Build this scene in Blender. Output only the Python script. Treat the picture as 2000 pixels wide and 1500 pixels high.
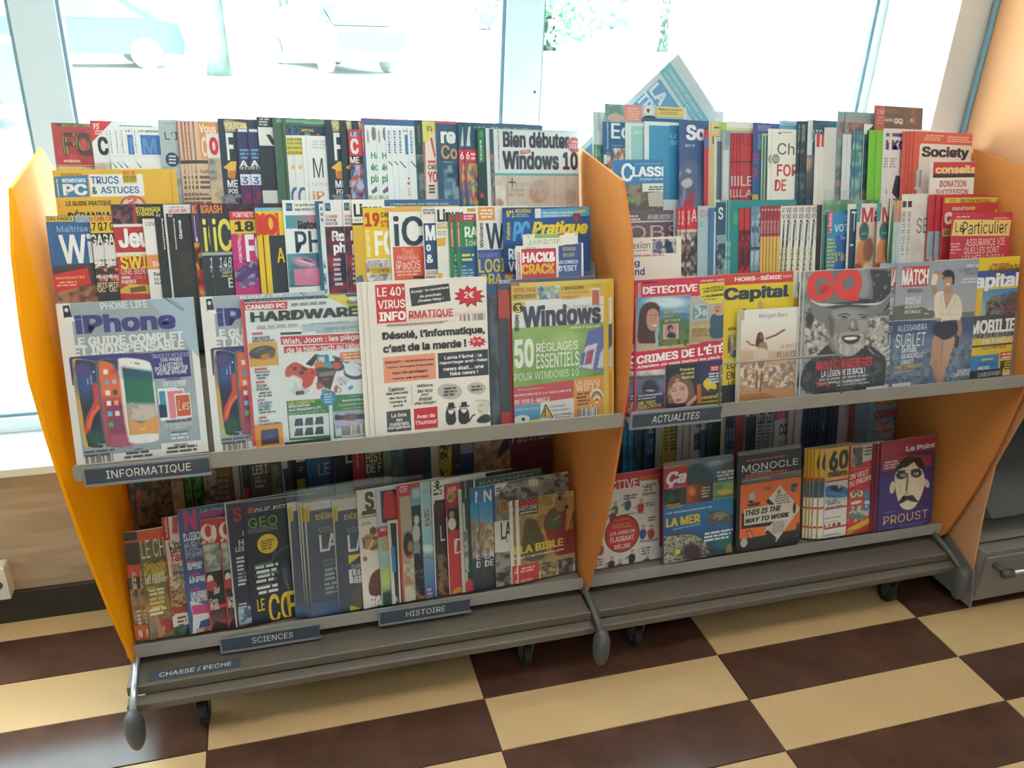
import bpy, math, random
import numpy as np
from mathutils import Vector, Matrix

# ------------------------------------------------------------------ scene
for o in list(bpy.data.objects):
    bpy.data.objects.remove(o)
SC = bpy.context.scene
COL = SC.collection
RX = np.array([0.9591619, -0.27950201, 0.04344048])      # camera right
RD = np.array([-0.07871965, -0.41127916, -0.90810389])   # camera down
RF = np.array([0.27168302, 0.86759903, -0.4164856])      # camera forward
FPX = 1613.93
EYE = np.array([0.0, 0.0, 1.5])
cam = bpy.data.cameras.new('camera')
cam.sensor_width = 36.0
cam.lens = FPX / 2000 * 36.0
cam.clip_start = 0.02
cam.clip_end = 500
camo = bpy.data.objects.new('camera', cam)
COL.objects.link(camo)
camo.matrix_world = Matrix(((RX[0], -RD[0], -RF[0], 0), (RX[1], -RD[1], -RF[1], 0), (RX[2], -RD[2], -RF[2], 1.5), (0, 0, 0, 1)))
SC.camera = camo
vs = SC.view_settings
vs.view_transform = 'Standard'
vs.look = 'None'
vs.gamma = 1
vs.use_curve_mapping = False
vs.exposure = -0.14
# daylight outside
W = bpy.data.worlds.new('sky')
SC.world = W
W.use_nodes = True
bg = W.node_tree.nodes['Background']
bg.inputs[0].default_value = (0.86, 0.95, 1.0, 1)
bg.inputs[1].default_value = 11.0
sun = bpy.data.lights.new('sun', 'SUN')
sun.energy = 90
sun.angle = 0.02
sun.color = (1, 0.97, 0.92)
suno = bpy.data.objects.new('sun', sun)
suno.rotation_euler = (math.radians(40), 0, math.radians(-25))
COL.objects.link(suno)
# the shop's ceiling lamps
def area(name, loc, sx, sy, e, col, rot=(0, 0, 0)):
    l = bpy.data.lights.new(name, 'AREA')
    l.shape = 'RECTANGLE'
    l.size, l.size_y, l.energy, l.color = sx, sy, e, col
    o = bpy.data.objects.new(name, l)
    o.location = loc
    o.rotation_euler = rot
    COL.objects.link(o)
    return o
area('ceiling_light_panel', (0.4, 0.5, 2.72), 2.6, 0.5, 33, (1, 0.93, 0.84))
area('ceiling_light_panel', (0.9, -0.9, 2.72), 2.6, 0.7, 12, (1, 0.86, 0.70))

# ------------------------------------------------------------------ camera rays
def ray(x, y):
    d = RX * ((x - 1000) / FPX) + RD * ((y - 750) / FPX) + RF
    return d / d[1]

# ------------------------------------------------------------------ colour, materials
def lin(c):
    if isinstance(c, str):
        c = [int(c[i:i + 2], 16) / 255 for i in (0, 2, 4)]
    return tuple(v / 12.92 if v <= 0.04045 else ((v + 0.055) / 1.055) ** 2.4 for v in c[:3])
def lina(c):
    c = np.asarray(c, float)
    return np.where(c <= 0.04045, c / 12.92, ((c + 0.055) / 1.055) ** 2.4)
def rgb(h):
    return np.array([int(h[i:i + 2], 16) / 255 for i in (0, 2, 4)])

def principled(name, col, rough=0.5, metal=0.0, spec=0.5, bump=0.0, bscale=60, var=0.0, vscale=4, stretch=None):
    m = bpy.data.materials.new(name)
    m.use_nodes = True
    nt = m.node_tree
    b = nt.nodes['Principled BSDF']
    c = lin(col)
    b.inputs['Base Color'].default_value = (*c, 1)
    b.inputs['Roughness'].default_value = rough
    b.inputs['Metallic'].default_value = metal
    b.inputs['Specular IOR Level'].default_value = spec
    tc = nt.nodes.new('ShaderNodeTexCoord')
    mp = nt.nodes.new('ShaderNodeMapping')
    nt.links.new(tc.outputs['Object'], mp.inputs[0])
    if stretch:
        mp.inputs['Scale'].default_value = stretch
    if var > 0:
        n = nt.nodes.new('ShaderNodeTexNoise')
        n.inputs['Scale'].default_value = vscale
        n.inputs['Detail'].default_value = 6
        nt.links.new(mp.outputs[0], n.inputs[0])
        r = nt.nodes.new('ShaderNodeMapRange')
        r.inputs[1].default_value = 0.3
        r.inputs[2].default_value = 0.7
        r.inputs[3].default_value = 1 - var
        r.inputs[4].default_value = 1 + var
        nt.links.new(n.outputs[0], r.inputs[0])
        h = nt.nodes.new('ShaderNodeMix')
        h.data_type = 'RGBA'
        h.blend_type = 'MULTIPLY'
        h.inputs[0].default_value = 1
        h.inputs[6].default_value = (*c, 1)
        nt.links.new(r.outputs[0], h.inputs[7])
        nt.links.new(h.outputs[2], b.inputs['Base Color'])
    if bump > 0:
        n = nt.nodes.new('ShaderNodeTexNoise')
        n.inputs['Scale'].default_value = bscale
        n.inputs['Detail'].default_value = 4
        nt.links.new(mp.outputs[0], n.inputs[0])
        bp = nt.nodes.new('ShaderNodeBump')
        bp.inputs['Strength'].default_value = bump
        bp.inputs['Distance'].default_value = 0.002
        nt.links.new(n.outputs[0], bp.inputs['Height'])
        nt.links.new(bp.outputs[0], b.inputs['Normal'])
    return m

def attr_mat(name, rough, spec):
    m = bpy.data.materials.new(name)
    m.use_nodes = True
    nt = m.node_tree
    b = nt.nodes['Principled BSDF']
    a = nt.nodes.new('ShaderNodeAttribute')
    a.attribute_name = 'Col'
    haze = nt.nodes.new('ShaderNodeMix')      # pale veil of window haze mixed into the ink colours
    haze.data_type = 'RGBA'
    haze.inputs[0].default_value = 0.055
    haze.inputs[7].default_value = (0.40, 0.43, 0.46, 1)
    nt.links.new(a.outputs['Color'], haze.inputs[6])
    nt.links.new(haze.outputs[2], b.inputs['Base Color'])
    b.inputs['Roughness'].default_value = rough
    b.inputs['Specular IOR Level'].default_value = spec
    return m
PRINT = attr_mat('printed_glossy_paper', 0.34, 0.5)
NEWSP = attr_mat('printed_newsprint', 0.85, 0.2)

def clear_mat(name, tint, gloss, rough, amount, fr_k=1.0):
    m = bpy.data.materials.new(name)
    m.use_nodes = True
    nt = m.node_tree
    nt.nodes.clear()
    out = nt.nodes.new('ShaderNodeOutputMaterial')
    tr = nt.nodes.new('ShaderNodeBsdfTransparent')
    tr.inputs[0].default_value = (*tint, 1)
    gl = nt.nodes.new('ShaderNodeBsdfGlossy')
    gl.inputs['Roughness'].default_value = rough
    gl.inputs[0].default_value = (*gloss, 1)
    mx = nt.nodes.new('ShaderNodeMixShader')
    fr = nt.nodes.new('ShaderNodeFresnel')
    fr.inputs[0].default_value = 1.45
    mm = nt.nodes.new('ShaderNodeMath')
    mm.operation = 'MULTIPLY_ADD'
    mm.inputs[1].default_value = fr_k
    mm.inputs[2].default_value = amount
    nt.links.new(fr.outputs[0], mm.inputs[0])
    ge = nt.nodes.new('ShaderNodeNewGeometry')       # only the entering face reflects: no total reflection inside a thin pane
    fb = nt.nodes.new('ShaderNodeMath')
    fb.operation = 'SUBTRACT'
    fb.inputs[0].default_value = 1.0
    nt.links.new(ge.outputs['Backfacing'], fb.inputs[1])
    ml_ = nt.nodes.new('ShaderNodeMath')
    ml_.operation = 'MULTIPLY'
    nt.links.new(mm.outputs[0], ml_.inputs[0])
    nt.links.new(fb.outputs[0], ml_.inputs[1])
    nt.links.new(ml_.outputs[0], mx.inputs[0])
    nt.links.new(tr.outputs[0], mx.inputs[1])
    nt.links.new(gl.outputs[0], mx.inputs[2])
    nt.links.new(mx.outputs[0], out.inputs[0])
    return m
GLASS = clear_mat('window_glass', (0.90, 0.985, 0.985), (1, 1, 1), 0.02, 0.0)
FILM = clear_mat('clear_plastic_film', (0.97, 0.975, 0.98), (1, 1, 1), 0.2, 0.0, 0.45)
FILM2 = clear_mat('crinkled_plastic_film', (0.93, 0.94, 0.95), (1, 1, 1), 0.22, 0.05, 0.8)

METAL = principled('grey_painted_steel', '7d7670', 0.42, 0.0, 0.5, 0.05, 300, 0.03, 30)
LIPM = principled('light_grey_shelf_steel', '938d88', 0.45, 0.0, 0.5, 0.04, 300, 0.03, 25)
BASEM = principled('taupe_base_shelf_steel', '655c53', 0.38, 0.1, 0.5, 0.05, 300, 0.03, 20)
DARKM = principled('dark_grey_plastic', '4b4c4c', 0.5, 0, 0.5, 0.15, 200)
BLACKM = principled('black_rubber', '1c1c1e', 0.6)
CHROME = principled('bare_steel_tube', 'b0b2b4', 0.28, 0.9, 0.5)
SIGNM = principled('slate_blue_sign_plastic', '3e4756', 0.35, 0, 0.5)
SIGNE = principled('clear_sign_channel_plastic', '7d828a', 0.25, 0, 0.5)
WHITEF = principled('white_window_frame', 'cfdfe8', 0.4, 0, 0.5, 0.02, 80)
GASK = principled('grey_window_gasket', '6f8f9c', 0.6)
SILLM = principled('white_window_sill', 'd8dcdc', 0.35, 0, 0.5, 0.02, 50)
WALLM = principled('white_plaster_wall', 'cfcfcd', 0.8, 0, 0.3, 0.1, 120, 0.03, 3)
WOODP = principled('brown_wood_panel', 'ae9782', 0.5, 0, 0.4, 0.1, 40, 0.16, 5, (1, 1, 9))
BASEB = principled('dark_baseboard', '33302f', 0.5, 0, 0.4, 0.05, 60, 0.08, 6)
TILEL = principled('cream_floor_tile', 'c4a276', 0.33, 0, 0.45, 0.03, 30, 0.05, 7)
TILED = principled('dark_brown_floor_tile', '53382e', 0.16, 0, 0.5, 0.03, 30, 0.26, 9)
GROUT = principled('dark_tile_joint', '4a4038', 0.8)
OUTLET = principled('white_outlet_plastic', 'd8d6d0', 0.4)
def panel_mat(name, col, trans):
    m = principled(name, col, 0.6, 0, 0.2, 0.03, 500)
    b = m.node_tree.nodes['Principled BSDF']
    nt = m.node_tree
    tl = nt.nodes.new('ShaderNodeBsdfTranslucent')
    tl.inputs[0].default_value = (*lin(col), 1)
    mx = nt.nodes.new('ShaderNodeMixShader')
    mx.inputs[0].default_value = trans
    out = [n for n in nt.nodes if n.type == 'OUTPUT_MATERIAL'][0]
    nt.links.new(b.outputs[0], mx.inputs[1])
    nt.links.new(tl.outputs[0], mx.inputs[2])
    nt.links.new(mx.outputs[0], out.inputs[0])
    return m
YELLOW = panel_mat('frosted_yellow_acrylic', 'f7ab00', 0.22)
ORANGE = panel_mat('frosted_orange_acrylic', 'da8c4a', 0.3)
PEACH = panel_mat('frosted_peach_acrylic', 'e2ab7c', 0.4)

# ------------------------------------------------------------------ objects
def link(name, me, parent=None, mat=None):
    o = bpy.data.objects.new(name, me)
    COL.objects.link(o)
    if parent is not None:
        o.parent = parent
    if mat is not None and not me.materials:
        me.materials.append(mat)
    return o
def tag(o, label=None, cat=None, group=None, kind=None):
    if label: o['label'] = label
    if cat: o['category'] = cat
    if group: o['group'] = group
    if kind: o['kind'] = kind
    return o
def empty(name, loc=(0, 0, 0), label=None, cat=None, group=None, rz=0):
    o = bpy.data.objects.new(name, None)
    o.empty_display_size = 0.05
    COL.objects.link(o)
    o.location = loc
    o.rotation_euler = (0, 0, rz)
    return tag(o, label, cat, group)

class MB:
    def __init__(s):
        s.v = []; s.f = []; s.m = []; s.mi = 0
    def add(s, vs_, fs):
        k = len(s.v)
        s.v += [tuple(p) for p in vs_]
        s.f += [tuple(i + k for i in f) for f in fs]
        s.m += [s.mi] * len(fs)
        return s
    def box(s, x0, x1, y0, y1, z0, z1, ch=0.0):
        if ch > 0:
            vs_ = []
            for z, i in ((z0, ch), (z0 + ch, 0), (z1 - ch, 0), (z1, ch)):
                vs_ += [(x0 + i, y0 + i, z), (x1 - i, y0 + i, z), (x1 - i, y1 - i, z), (x0 + i, y1 - i, z)]
            fs = [(3, 2, 1, 0), (12, 13, 14, 15)]
            for r in range(3):
                for k in range(4):
                    a = r * 4 + k; b = r * 4 + (k + 1) % 4
                    fs.append((a, b, b + 4, a + 4))
            return s.add(vs_, fs)
        return s.add([(x0, y0, z0), (x1, y0, z0), (x1, y1, z0), (x0, y1, z0), (x0, y0, z1), (x1, y0, z1), (x1, y1, z1), (x0, y1, z1)],
                     [(3, 2, 1, 0), (4, 5, 6, 7), (0, 1, 5, 4), (1, 2, 6, 5), (2, 3, 7, 6), (3, 0, 4, 7)])
    def prism(s, pts, axis, a0, a1):
        # pts: 2-D outline; axis 'x': (a, p, q) ; 'y': (p, a, q) ; 'z': (p, q, a)
        def P(p, a):
            return (a, p[0], p[1]) if axis == 'x' else (p[0], a, p[1]) if axis == 'y' else (p[0], p[1], a)
        n = len(pts)
        vs_ = [P(p, a0) for p in pts] + [P(p, a1) for p in pts]
        fs = [tuple(range(n - 1, -1, -1)), tuple(range(n, 2 * n))]
        for i in range(n):
            j = (i + 1) % n
            fs.append((i, j, j + n, i + n))
        return s.add(vs_, fs)
    def tube(s, pts, r, n=10, cap=True):
        pts = [Vector(p) for p in pts]
        rs = r if isinstance(r, (list, tuple)) else [r] * len(pts)
        base = len(s.v)
        vs_ = []; fs = []
        up = None
        for i, p in enumerate(pts):
            d = (pts[min(i + 1, len(pts) - 1)] - pts[max(i - 1, 0)]).normalized()
            if up is None:
                up = Vector((0, 0, 1)) if abs(d.z) < 0.9 else Vector((1, 0, 0))
            u = d.cross(up).normalized(); w = u.cross(d).normalized(); up = w
            for k in range(n):
                a = 2 * math.pi * k / n
                vs_.append(p + (u * math.cos(a) + w * math.sin(a)) * rs[i])
        for i in range(len(pts) - 1):
            for k in range(n):
                a = i * n + k; b = i * n + (k + 1) % n
                fs.append((a, b, b + n, a + n))
        if cap:
            fs.append(tuple(range(n - 1, -1, -1))); fs.append(tuple(range((len(pts) - 1) * n, len(pts) * n)))
        return s.add(vs_, fs)
    def mesh(s, name, mats, smooth=False):
        me = bpy.data.meshes.new(name)
        me.from_pydata(s.v, [], s.f)
        for m in (mats if isinstance(mats, (list, tuple)) else [mats]):
            me.materials.append(m)
        if any(s.m):
            me.polygons.foreach_set('material_index', s.m)
        if smooth:
            me.polygons.foreach_set('use_smooth', [True] * len(s.f))
        me.update()
        return me
    def build(s, name, mat, parent=None, smooth=False):
        return link(name, s.mesh(name, mat, smooth), parent)

# ------------------------------------------------------------------ lettering
_gl = {}
try:    # the sans serif face that ships with Blender; its built-in face otherwise
    import os
    FONT = bpy.data.fonts.load(os.path.join(bpy.utils.system_resource('DATAFILES'), 'fonts', 'Inter.woff2'))
except Exception:
    FONT = None
def glyphs(txt, bold, shear):
    k = (txt, bold, shear)
    if k in _gl: return _gl[k]
    cu = bpy.data.curves.new('t', 'FONT')
    cu.body = txt
    if FONT: cu.font = FONT
    cu.shear = shear
    cu.resolution_u = 1
    cu.space_line = 0.9
    o = bpy.data.objects.new('t', cu)
    me = o.to_mesh()
    n = len(me.vertices)
    co = np.zeros(n * 3); me.vertices.foreach_get('co', co); co = co.reshape(-1, 3)[:, :2]
    me.calc_loop_triangles()
    tr = np.zeros(len(me.loop_triangles) * 3, int); me.loop_triangles.foreach_get('vertices', tr)
    o.to_mesh_clear()
    bpy.data.objects.remove(o); bpy.data.curves.remove(cu)
    tr = tr.reshape(-1, 3)
    if bold > 0.01 and n:     # embolden by overlaying shifted outlines
        co = np.concatenate([co + np.array(d) * bold for d in (((-1, -.6), (1, -.6), (-1, .6), (1, .6)) if bold < .035 else ((-1, -.6), (1, -.6), (-1, .6), (1, .6), (0, -.6), (0, .6)))])
        lay = np.repeat(np.arange(len(co) // n), n)
        tr = np.concatenate([tr + n * i for i in range(len(co) // n)])
    else:
        lay = np.zeros(n, int)
    if n:
        lo = co.min(0); hi = co.max(0)
        co = (co - lo) / np.maximum(hi - lo, 1e-6)
    _gl[k] = (co, tr, lay)
    return _gl[k]

# ------------------------------------------------------------------ painted areas (printed pictures)
def vnoise(X, Y, scale, seed):
    r = np.random.RandomState(seed)
    G = r.rand(64, 64)
    out = 0; amp = 1; tot = 0
    for k in range(3):
        x = X / scale * 2 ** k + 7.3 * k; y = Y / scale * 2 ** k + 3.1 * k
        xi = np.floor(x).astype(int); yi = np.floor(y).astype(int)
        fx = x - xi; fy = y - yi
        fx = fx * fx * (3 - 2 * fx); fy = fy * fy * (3 - 2 * fy)
        g = lambda a, b: G[a % 64, b % 64]
        v = (g(xi, yi) * (1 - fx) + g(xi + 1, yi) * fx) * (1 - fy) + (g(xi, yi + 1) * (1 - fx) + g(xi + 1, yi + 1) * fx) * fy
        out = out + amp * v; tot += amp; amp *= 0.5
    return out / tot
def sdpoly(X, Y, pts):
    d = np.full(X.shape, 1e9); ins = np.zeros(X.shape, bool)
    n = len(pts)
    for i in range(n):
        x0, y0 = pts[i]; x1, y1 = pts[(i + 1) % n]
        ex, ey = x1 - x0, y1 - y0
        t = np.clip(((X - x0) * ex + (Y - y0) * ey) / (ex * ex + ey * ey + 1e-9), 0, 1)
        d = np.minimum(d, np.hypot(X - x0 - t * ex, Y - y0 - t * ey))
        c = ((y0 > Y) != (y1 > Y)) & (X < (x1 - x0) * (Y - y0) / (y1 - y0 + 1e-12) + x0)
        ins ^= c
    return np.where(ins, -d, d)
def smooth(pts, k=2):
    for _ in range(k):
        q = []
        n = len(pts)
        for i in range(n):
            a = pts[i]; b = pts[(i + 1) % n]
            q += [(a[0] * .75 + b[0] * .25, a[1] * .75 + b[1] * .25), (a[0] * .25 + b[0] * .75, a[1] * .25 + b[1] * .75)]
        pts = q
    return pts
def paint(X, Y, ops):
    C = np.zeros(X.shape + (3,)) + 0.5
    for op in ops:
        k = op[0]
        if k == 'c':
            C[:] = rgb(op[1])
        elif k == 'g':      # gradient from point to point
            _, x0, y0, x1, y1, c0, c1 = op
            t = np.clip(((X - x0) * (x1 - x0) + (Y - y0) * (y1 - y0)) / ((x1 - x0) ** 2 + (y1 - y0) ** 2), 0, 1)[..., None]
            C[:] = rgb(c0) * (1 - t) + rgb(c1) * t
        elif k == 'e':
            _, cx, cy, rx, ry, ang, col, soft = op
            ca, sa = math.cos(math.radians(ang)), math.sin(math.radians(ang))
            u = ((X - cx) * ca + (Y - cy) * sa) / rx; v = (-(X - cx) * sa + (Y - cy) * ca) / ry
            d = (np.hypot(u, v) - 1) * min(rx, ry)
            t = np.clip(0.5 - d / max(soft, 1e-3), 0, 1)[..., None]
            C = C * (1 - t) + rgb(col) * t
        elif k in ('p', 's'):
            pts = smooth(op[1]) if k == 's' else op[1]
            d = sdpoly(X, Y, pts)
            t = np.clip(0.5 - d / max(op[3], 1e-3), 0, 1)[..., None]
            C = C * (1 - t) + rgb(op[2]) * t
        elif k == 'l':      # line through points
            _, pts, wd, col, soft = op
            d = np.full(X.shape, 1e9)
            for (x0, y0), (x1, y1) in zip(pts[:-1], pts[1:]):
                ex, ey = x1 - x0, y1 - y0
                t = np.clip(((X - x0) * ex + (Y - y0) * ey) / (ex * ex + ey * ey + 1e-9), 0, 1)
                d = np.minimum(d, np.hypot(X - x0 - t * ex, Y - y0 - t * ey))
            t = np.clip(0.5 - (d - wd / 2) / max(soft, 1e-3), 0, 1)[..., None]
            C = C * (1 - t) + rgb(col) * t
        elif k == 'n':      # brightness noise
            C = np.clip(C * (1 + op[1] * 2 * (vnoise(X, Y, op[2], op[3])[..., None] - 0.5)), 0, 1)
        elif k == 'b':      # blobs of a second colour within a polygon: colour, threshold, scale, seed, polygon
            _, col, th, sc, seed, pts = op
            t = np.clip((vnoise(X, Y, sc, seed) - th) * 12 + 0.5, 0, 1)
            if pts: t = t * np.clip(0.5 - sdpoly(X, Y, pts) / 3, 0, 1)
            C = C * (1 - t[..., None]) + rgb(col) * t[..., None]
    return C

# ------------------------------------------------------------------ magazines
TIERS = {  # back plane foot Y, Z of the tray floor, lean in degrees
    1: (1.715, 1.000, 15), 2: (1.585, 0.872, 15), 3: (1.453, 0.716, 14),
    4: (1.775, 0.330, 12), 5: (1.575, 0.2105, 15)}
DEBUG = False
STATE = {}
ZO = dict(A=(0, 200, 3.75), B=(400, 200, 3.75), C=(800, 200, 3.75), D=(1150, 150, 3.75), E=(1500, 150, 3.75),
          F=(80, 540, 3.75), G=(460, 540, 3.75), H=(800, 540, 3.75), I=(1200, 500, 3.75), J=(1550, 480, 4.1667),
          K=(200, 850, 3.334), L=(550, 850, 3.75), M=(800, 850, 3.7511), N=(1130, 760, 3.75), O=(1500, 760, 3.75),
          P=(0, 0, 1), Q=(350, 840, 2.5))
def zpx(z, x, y):
    ox, oy, k = ZO[z]
    return ox + x / k, oy + y / k

class Frame:      # the plane of a cover: origin, right, up
    def __init__(s, o, r, u):
        s.o, s.r, s.u = o, r, u
        s.n = np.cross(r, u); s.n /= np.linalg.norm(s.n)   # points to the camera side (-y)
    def hit(s, px, py):
        d = ray(px, py)
        t = ((s.o - EYE) @ s.n) / (d @ s.n)
        q = EYE + d * t - s.o
        return float(q @ s.r), float(q @ s.u)
    def px(s, a, b, Z):      # local -> zoom pixels, arrays
        P = s.o[None] + a.reshape(-1, 1) * s.r + b.reshape(-1, 1) * s.u - EYE
        f = P @ RF
        x = 1000 + FPX * (P @ RX) / f; y = 750 + FPX * (P @ RD) / f
        ox, oy, k = ZO[Z]
        return ((x - ox) * k).reshape(a.shape), ((y - oy) * k).reshape(a.shape)

class Sheet:     # coloured flat geometry layered on a cover
    def __init__(s, w, h):
        s.w, s.h = w, h
        s.V = []; s.F = []; s.C = []; s.n = 0; s.y = -0.0004
    def put(s, P2, faces, cols, step=1e-5, lay=None):
        P2 = np.asarray(P2, float)
        x = np.clip(P2[:, 0], 0, s.w); z = np.clip(P2[:, 1], 0, s.h)
        yy = np.full(len(x), s.y)
        if lay is not None: yy = yy - lay * 1.2e-5; step = 2e-6
        s.V.append(np.column_stack([x, yy, z]))
        s.F += [tuple(int(i) + s.n for i in f) for f in faces]
        c = np.asarray(cols, float)
        if c.ndim == 1: c = np.tile(c, (len(x), 1))
        s.C.append(c)
        s.n += len(x)
        s.y -= step
    def mesh(s, name, mat):
        V = np.concatenate(s.V); C = np.concatenate(s.C)
        me = bpy.data.meshes.new(name)
        me.from_pydata(V.tolist(), [], s.F)
        a = me.color_attributes.new('Col', 'FLOAT_COLOR', 'POINT')
        a.data.foreach_set('color', np.column_stack([C, np.ones(len(C))]).astype(np.float32).ravel())
        me.materials.append(mat)
        return me

def art_on(fr, w, h, Z, base, art, mat, seed):
    cov = Sheet(w, h); cov.put([(0, 0), (w, 0), (w, h), (0, h)], [(0, 1, 2, 3)], lin(base))
    let = Sheet(w, h); let.y = -0.0004 - 1e-5 * (len(art) * 1.3 + 8)
    H = lambda x, y: fr.hit(*zpx(Z, x, y))
    rnd = random.Random(seed)
    for op in art:
        k = op[0]
        if k == 'tb':       # text on a sloping base line: left end, right end, height
            _, txt, x0, y0, x1, y1, hh, c = op[:8]
            fl = op[8] if len(op) > 8 else ''
            a = np.array(H(x0, y0)); b = np.array(H(x1, y1)); e = np.array(H(x0, y0 - hh)) - a
            co, tr, lay = glyphs(txt, 0.0 if 'n' in fl else 0.04 if 'B' in fl else 0.024, 0.25 if 'i' in fl else 0)
            let.put(a + co[:, :1] * (b - a) + co[:, 1:] * e, tr, lin(c), lay=lay)
        elif k == 't':
            _, txt, x0, y0, x1, y1, c = op[:7]
            fl = op[7] if len(op) > 7 else ''
            a = H(x0, y0); b = H(x1, y1)
            if a[1] - b[1] < 0.0028:
                if DEBUG: print('FLAT', txt, round((a[1] - b[1]) * 1000, 1))
                b = (b[0], a[1] - 0.0045)
            bold = 0.0 if 'n' in fl else 0.018 if 'm' in fl else 0.04 if 'B' in fl else 0.024
            co, tr, lay = glyphs(txt, bold, 0.25 if 'i' in fl else 0)
            if not len(tr): continue
            if 'v' in fl:     # reads upwards
                co = np.column_stack([1 - co[:, 1], co[:, 0]])
            if 'd' in fl:     # reads downwards
                co = np.column_stack([co[:, 1], 1 - co[:, 0]])
            X = a[0] + co[:, 0] * (b[0] - a[0]); Yy = b[1] + co[:, 1] * (a[1] - b[1])
            if 'o' in fl:     # dark edge behind the letters
                e = (a[1] - b[1]) * 0.05
                let.put(np.column_stack([X + e, Yy - e]), tr, lin('202028'))
            let.put(np.column_stack([X, Yy]), tr, lin(c), lay=lay)
        elif k == 'r':
            _, x0, y0, x1, y1, c = op
            a = H(x0, y0); b = H(x1, y1)
            if b[0] > w: b = (w, H(x0, y1)[1])
            cov.put([(a[0], b[1]), (b[0], b[1]), (b[0], a[1]), (a[0], a[1])], [(0, 1, 2, 3)], lin(c))
        elif k == 'p':
            P = [H(*q) for q in op[1]]
            cov.put(P, [tuple(range(len(P)))], lin(op[2]))
        elif k == 'e':
            _, cx, cy, rx, ry, c = op
            a = H(cx - rx, cy); b = H(cx + rx, cy); d = H(cx, cy - ry); e = H(cx, cy + ry)
            mx, my = (a[0] + b[0]) / 2, (d[1] + e[1]) / 2
            P = [(mx + math.cos(t) * (b[0] - a[0]) / 2, my + math.sin(t) * (d[1] - e[1]) / 2) for t in [i * math.pi / 14 for i in range(28)]]
            cov.put(P, [tuple(range(28))], lin(c))
        elif k == 'star':
            _, cx, cy, rx, ry, n, c = op
            P = [H(cx + rx * (1 if i % 2 == 0 else .62 + .1 * rnd.random()) * math.cos(i * math.pi / n), cy + ry * (1 if i % 2 == 0 else .62) * math.sin(i * math.pi / n)) for i in range(2 * n)]
            m = H(cx, cy)
            cov.put([m] + P, [(0, 1 + i, 1 + (i + 1) % (2 * n)) for i in range(2 * n)], lin(c))
        elif k == 'tl':       # lines of unreadably small print
            _, n, x0, y0, x1, y1, c = op
            a = H(x0, y0); b = H(x1, y1)
            P = []; F = []
            lh = (a[1] - b[1]) / n
            if lh < 0.0022:
                lh = 0.0026
            for i in range(n):
                x = a[0] + (b[0] - a[0]) * rnd.random() * 0.12
                end = b[0] - (b[0] - a[0]) * rnd.random() * 0.25
                while x < end:
                    ww = min(end - x, lh * (1.0 + 2.2 * rnd.random()))
                    z0 = a[1] - lh * (i + 0.78); z1 = a[1] - lh * (i + 0.2)
                    q = len(P)
                    P += [(x, z0), (x + ww, z0), (x + ww, z1), (x, z1)]; F.append((q, q + 1, q + 2, q + 3))
                    x += ww + lh * 0.35
            if F: let.put(P, F, lin(c))
        elif k == 'bc':       # bar code
            _, x0, y0, x1, y1 = op
            a = H(x0, y0); b = H(x1, y1)
            cov.put([(a[0], b[1]), (b[0], b[1]), (b[0], a[1]), (a[0], a[1])], [(0, 1, 2, 3)], lin('d8d4d0'))
            P = []; F = []
            n = 26
            for i in range(n):
                if rnd.random() < 0.62:
                    u0 = a[0] + (b[0] - a[0]) * (i + .1) / n; u1 = a[0] + (b[0] - a[0]) * (i + .75) / n
                    z0 = b[1] + (a[1] - b[1]) * .15; q = len(P)
                    P += [(u0, z0), (u1, z0), (u1, a[1]), (u0, a[1])]; F.append((q, q + 1, q + 2, q + 3))
            cov.put(P, F, lin('3a3838'))
        elif k in ('cv', 'ph'):
            if k == 'cv':
                _, x0, y0, x1, y1, nx, ny, ops = op
            else:
                _, x0, y0, x1, y1, cols, sc = op
                nx, ny = 22, 22
                sd = rnd.randrange(9999)
                ops = [('c', cols[0])] + [('b', c, 0.5 + 0.03 * i, sc, sd + i, None) for i, c in enumerate(cols[1:])]
            a = H(x0, y0); b = H(x1, y1)
            A0, A1 = max(a[0], 0), min(b[0], w); B0, B1 = max(b[1], 0), min(a[1], h)
            if A1 - A0 < 1e-4 or B1 - B0 < 1e-4: continue
            U, Vv = np.meshgrid(np.linspace(A0, A1, nx), np.linspace(B0, B1, ny))
            X, Y = fr.px(U, Vv, Z)
            C = lina(paint(X, Y, ops)).reshape(-1, 3)
            F = [(j * nx + i, j * nx + i + 1, (j + 1) * nx + i + 1, (j + 1) * nx + i) for j in range(ny - 1) for i in range(nx - 1)]
            cov.put(np.column_stack([U.ravel(), Vv.ravel()]), F, C)
    return cov, let

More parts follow.
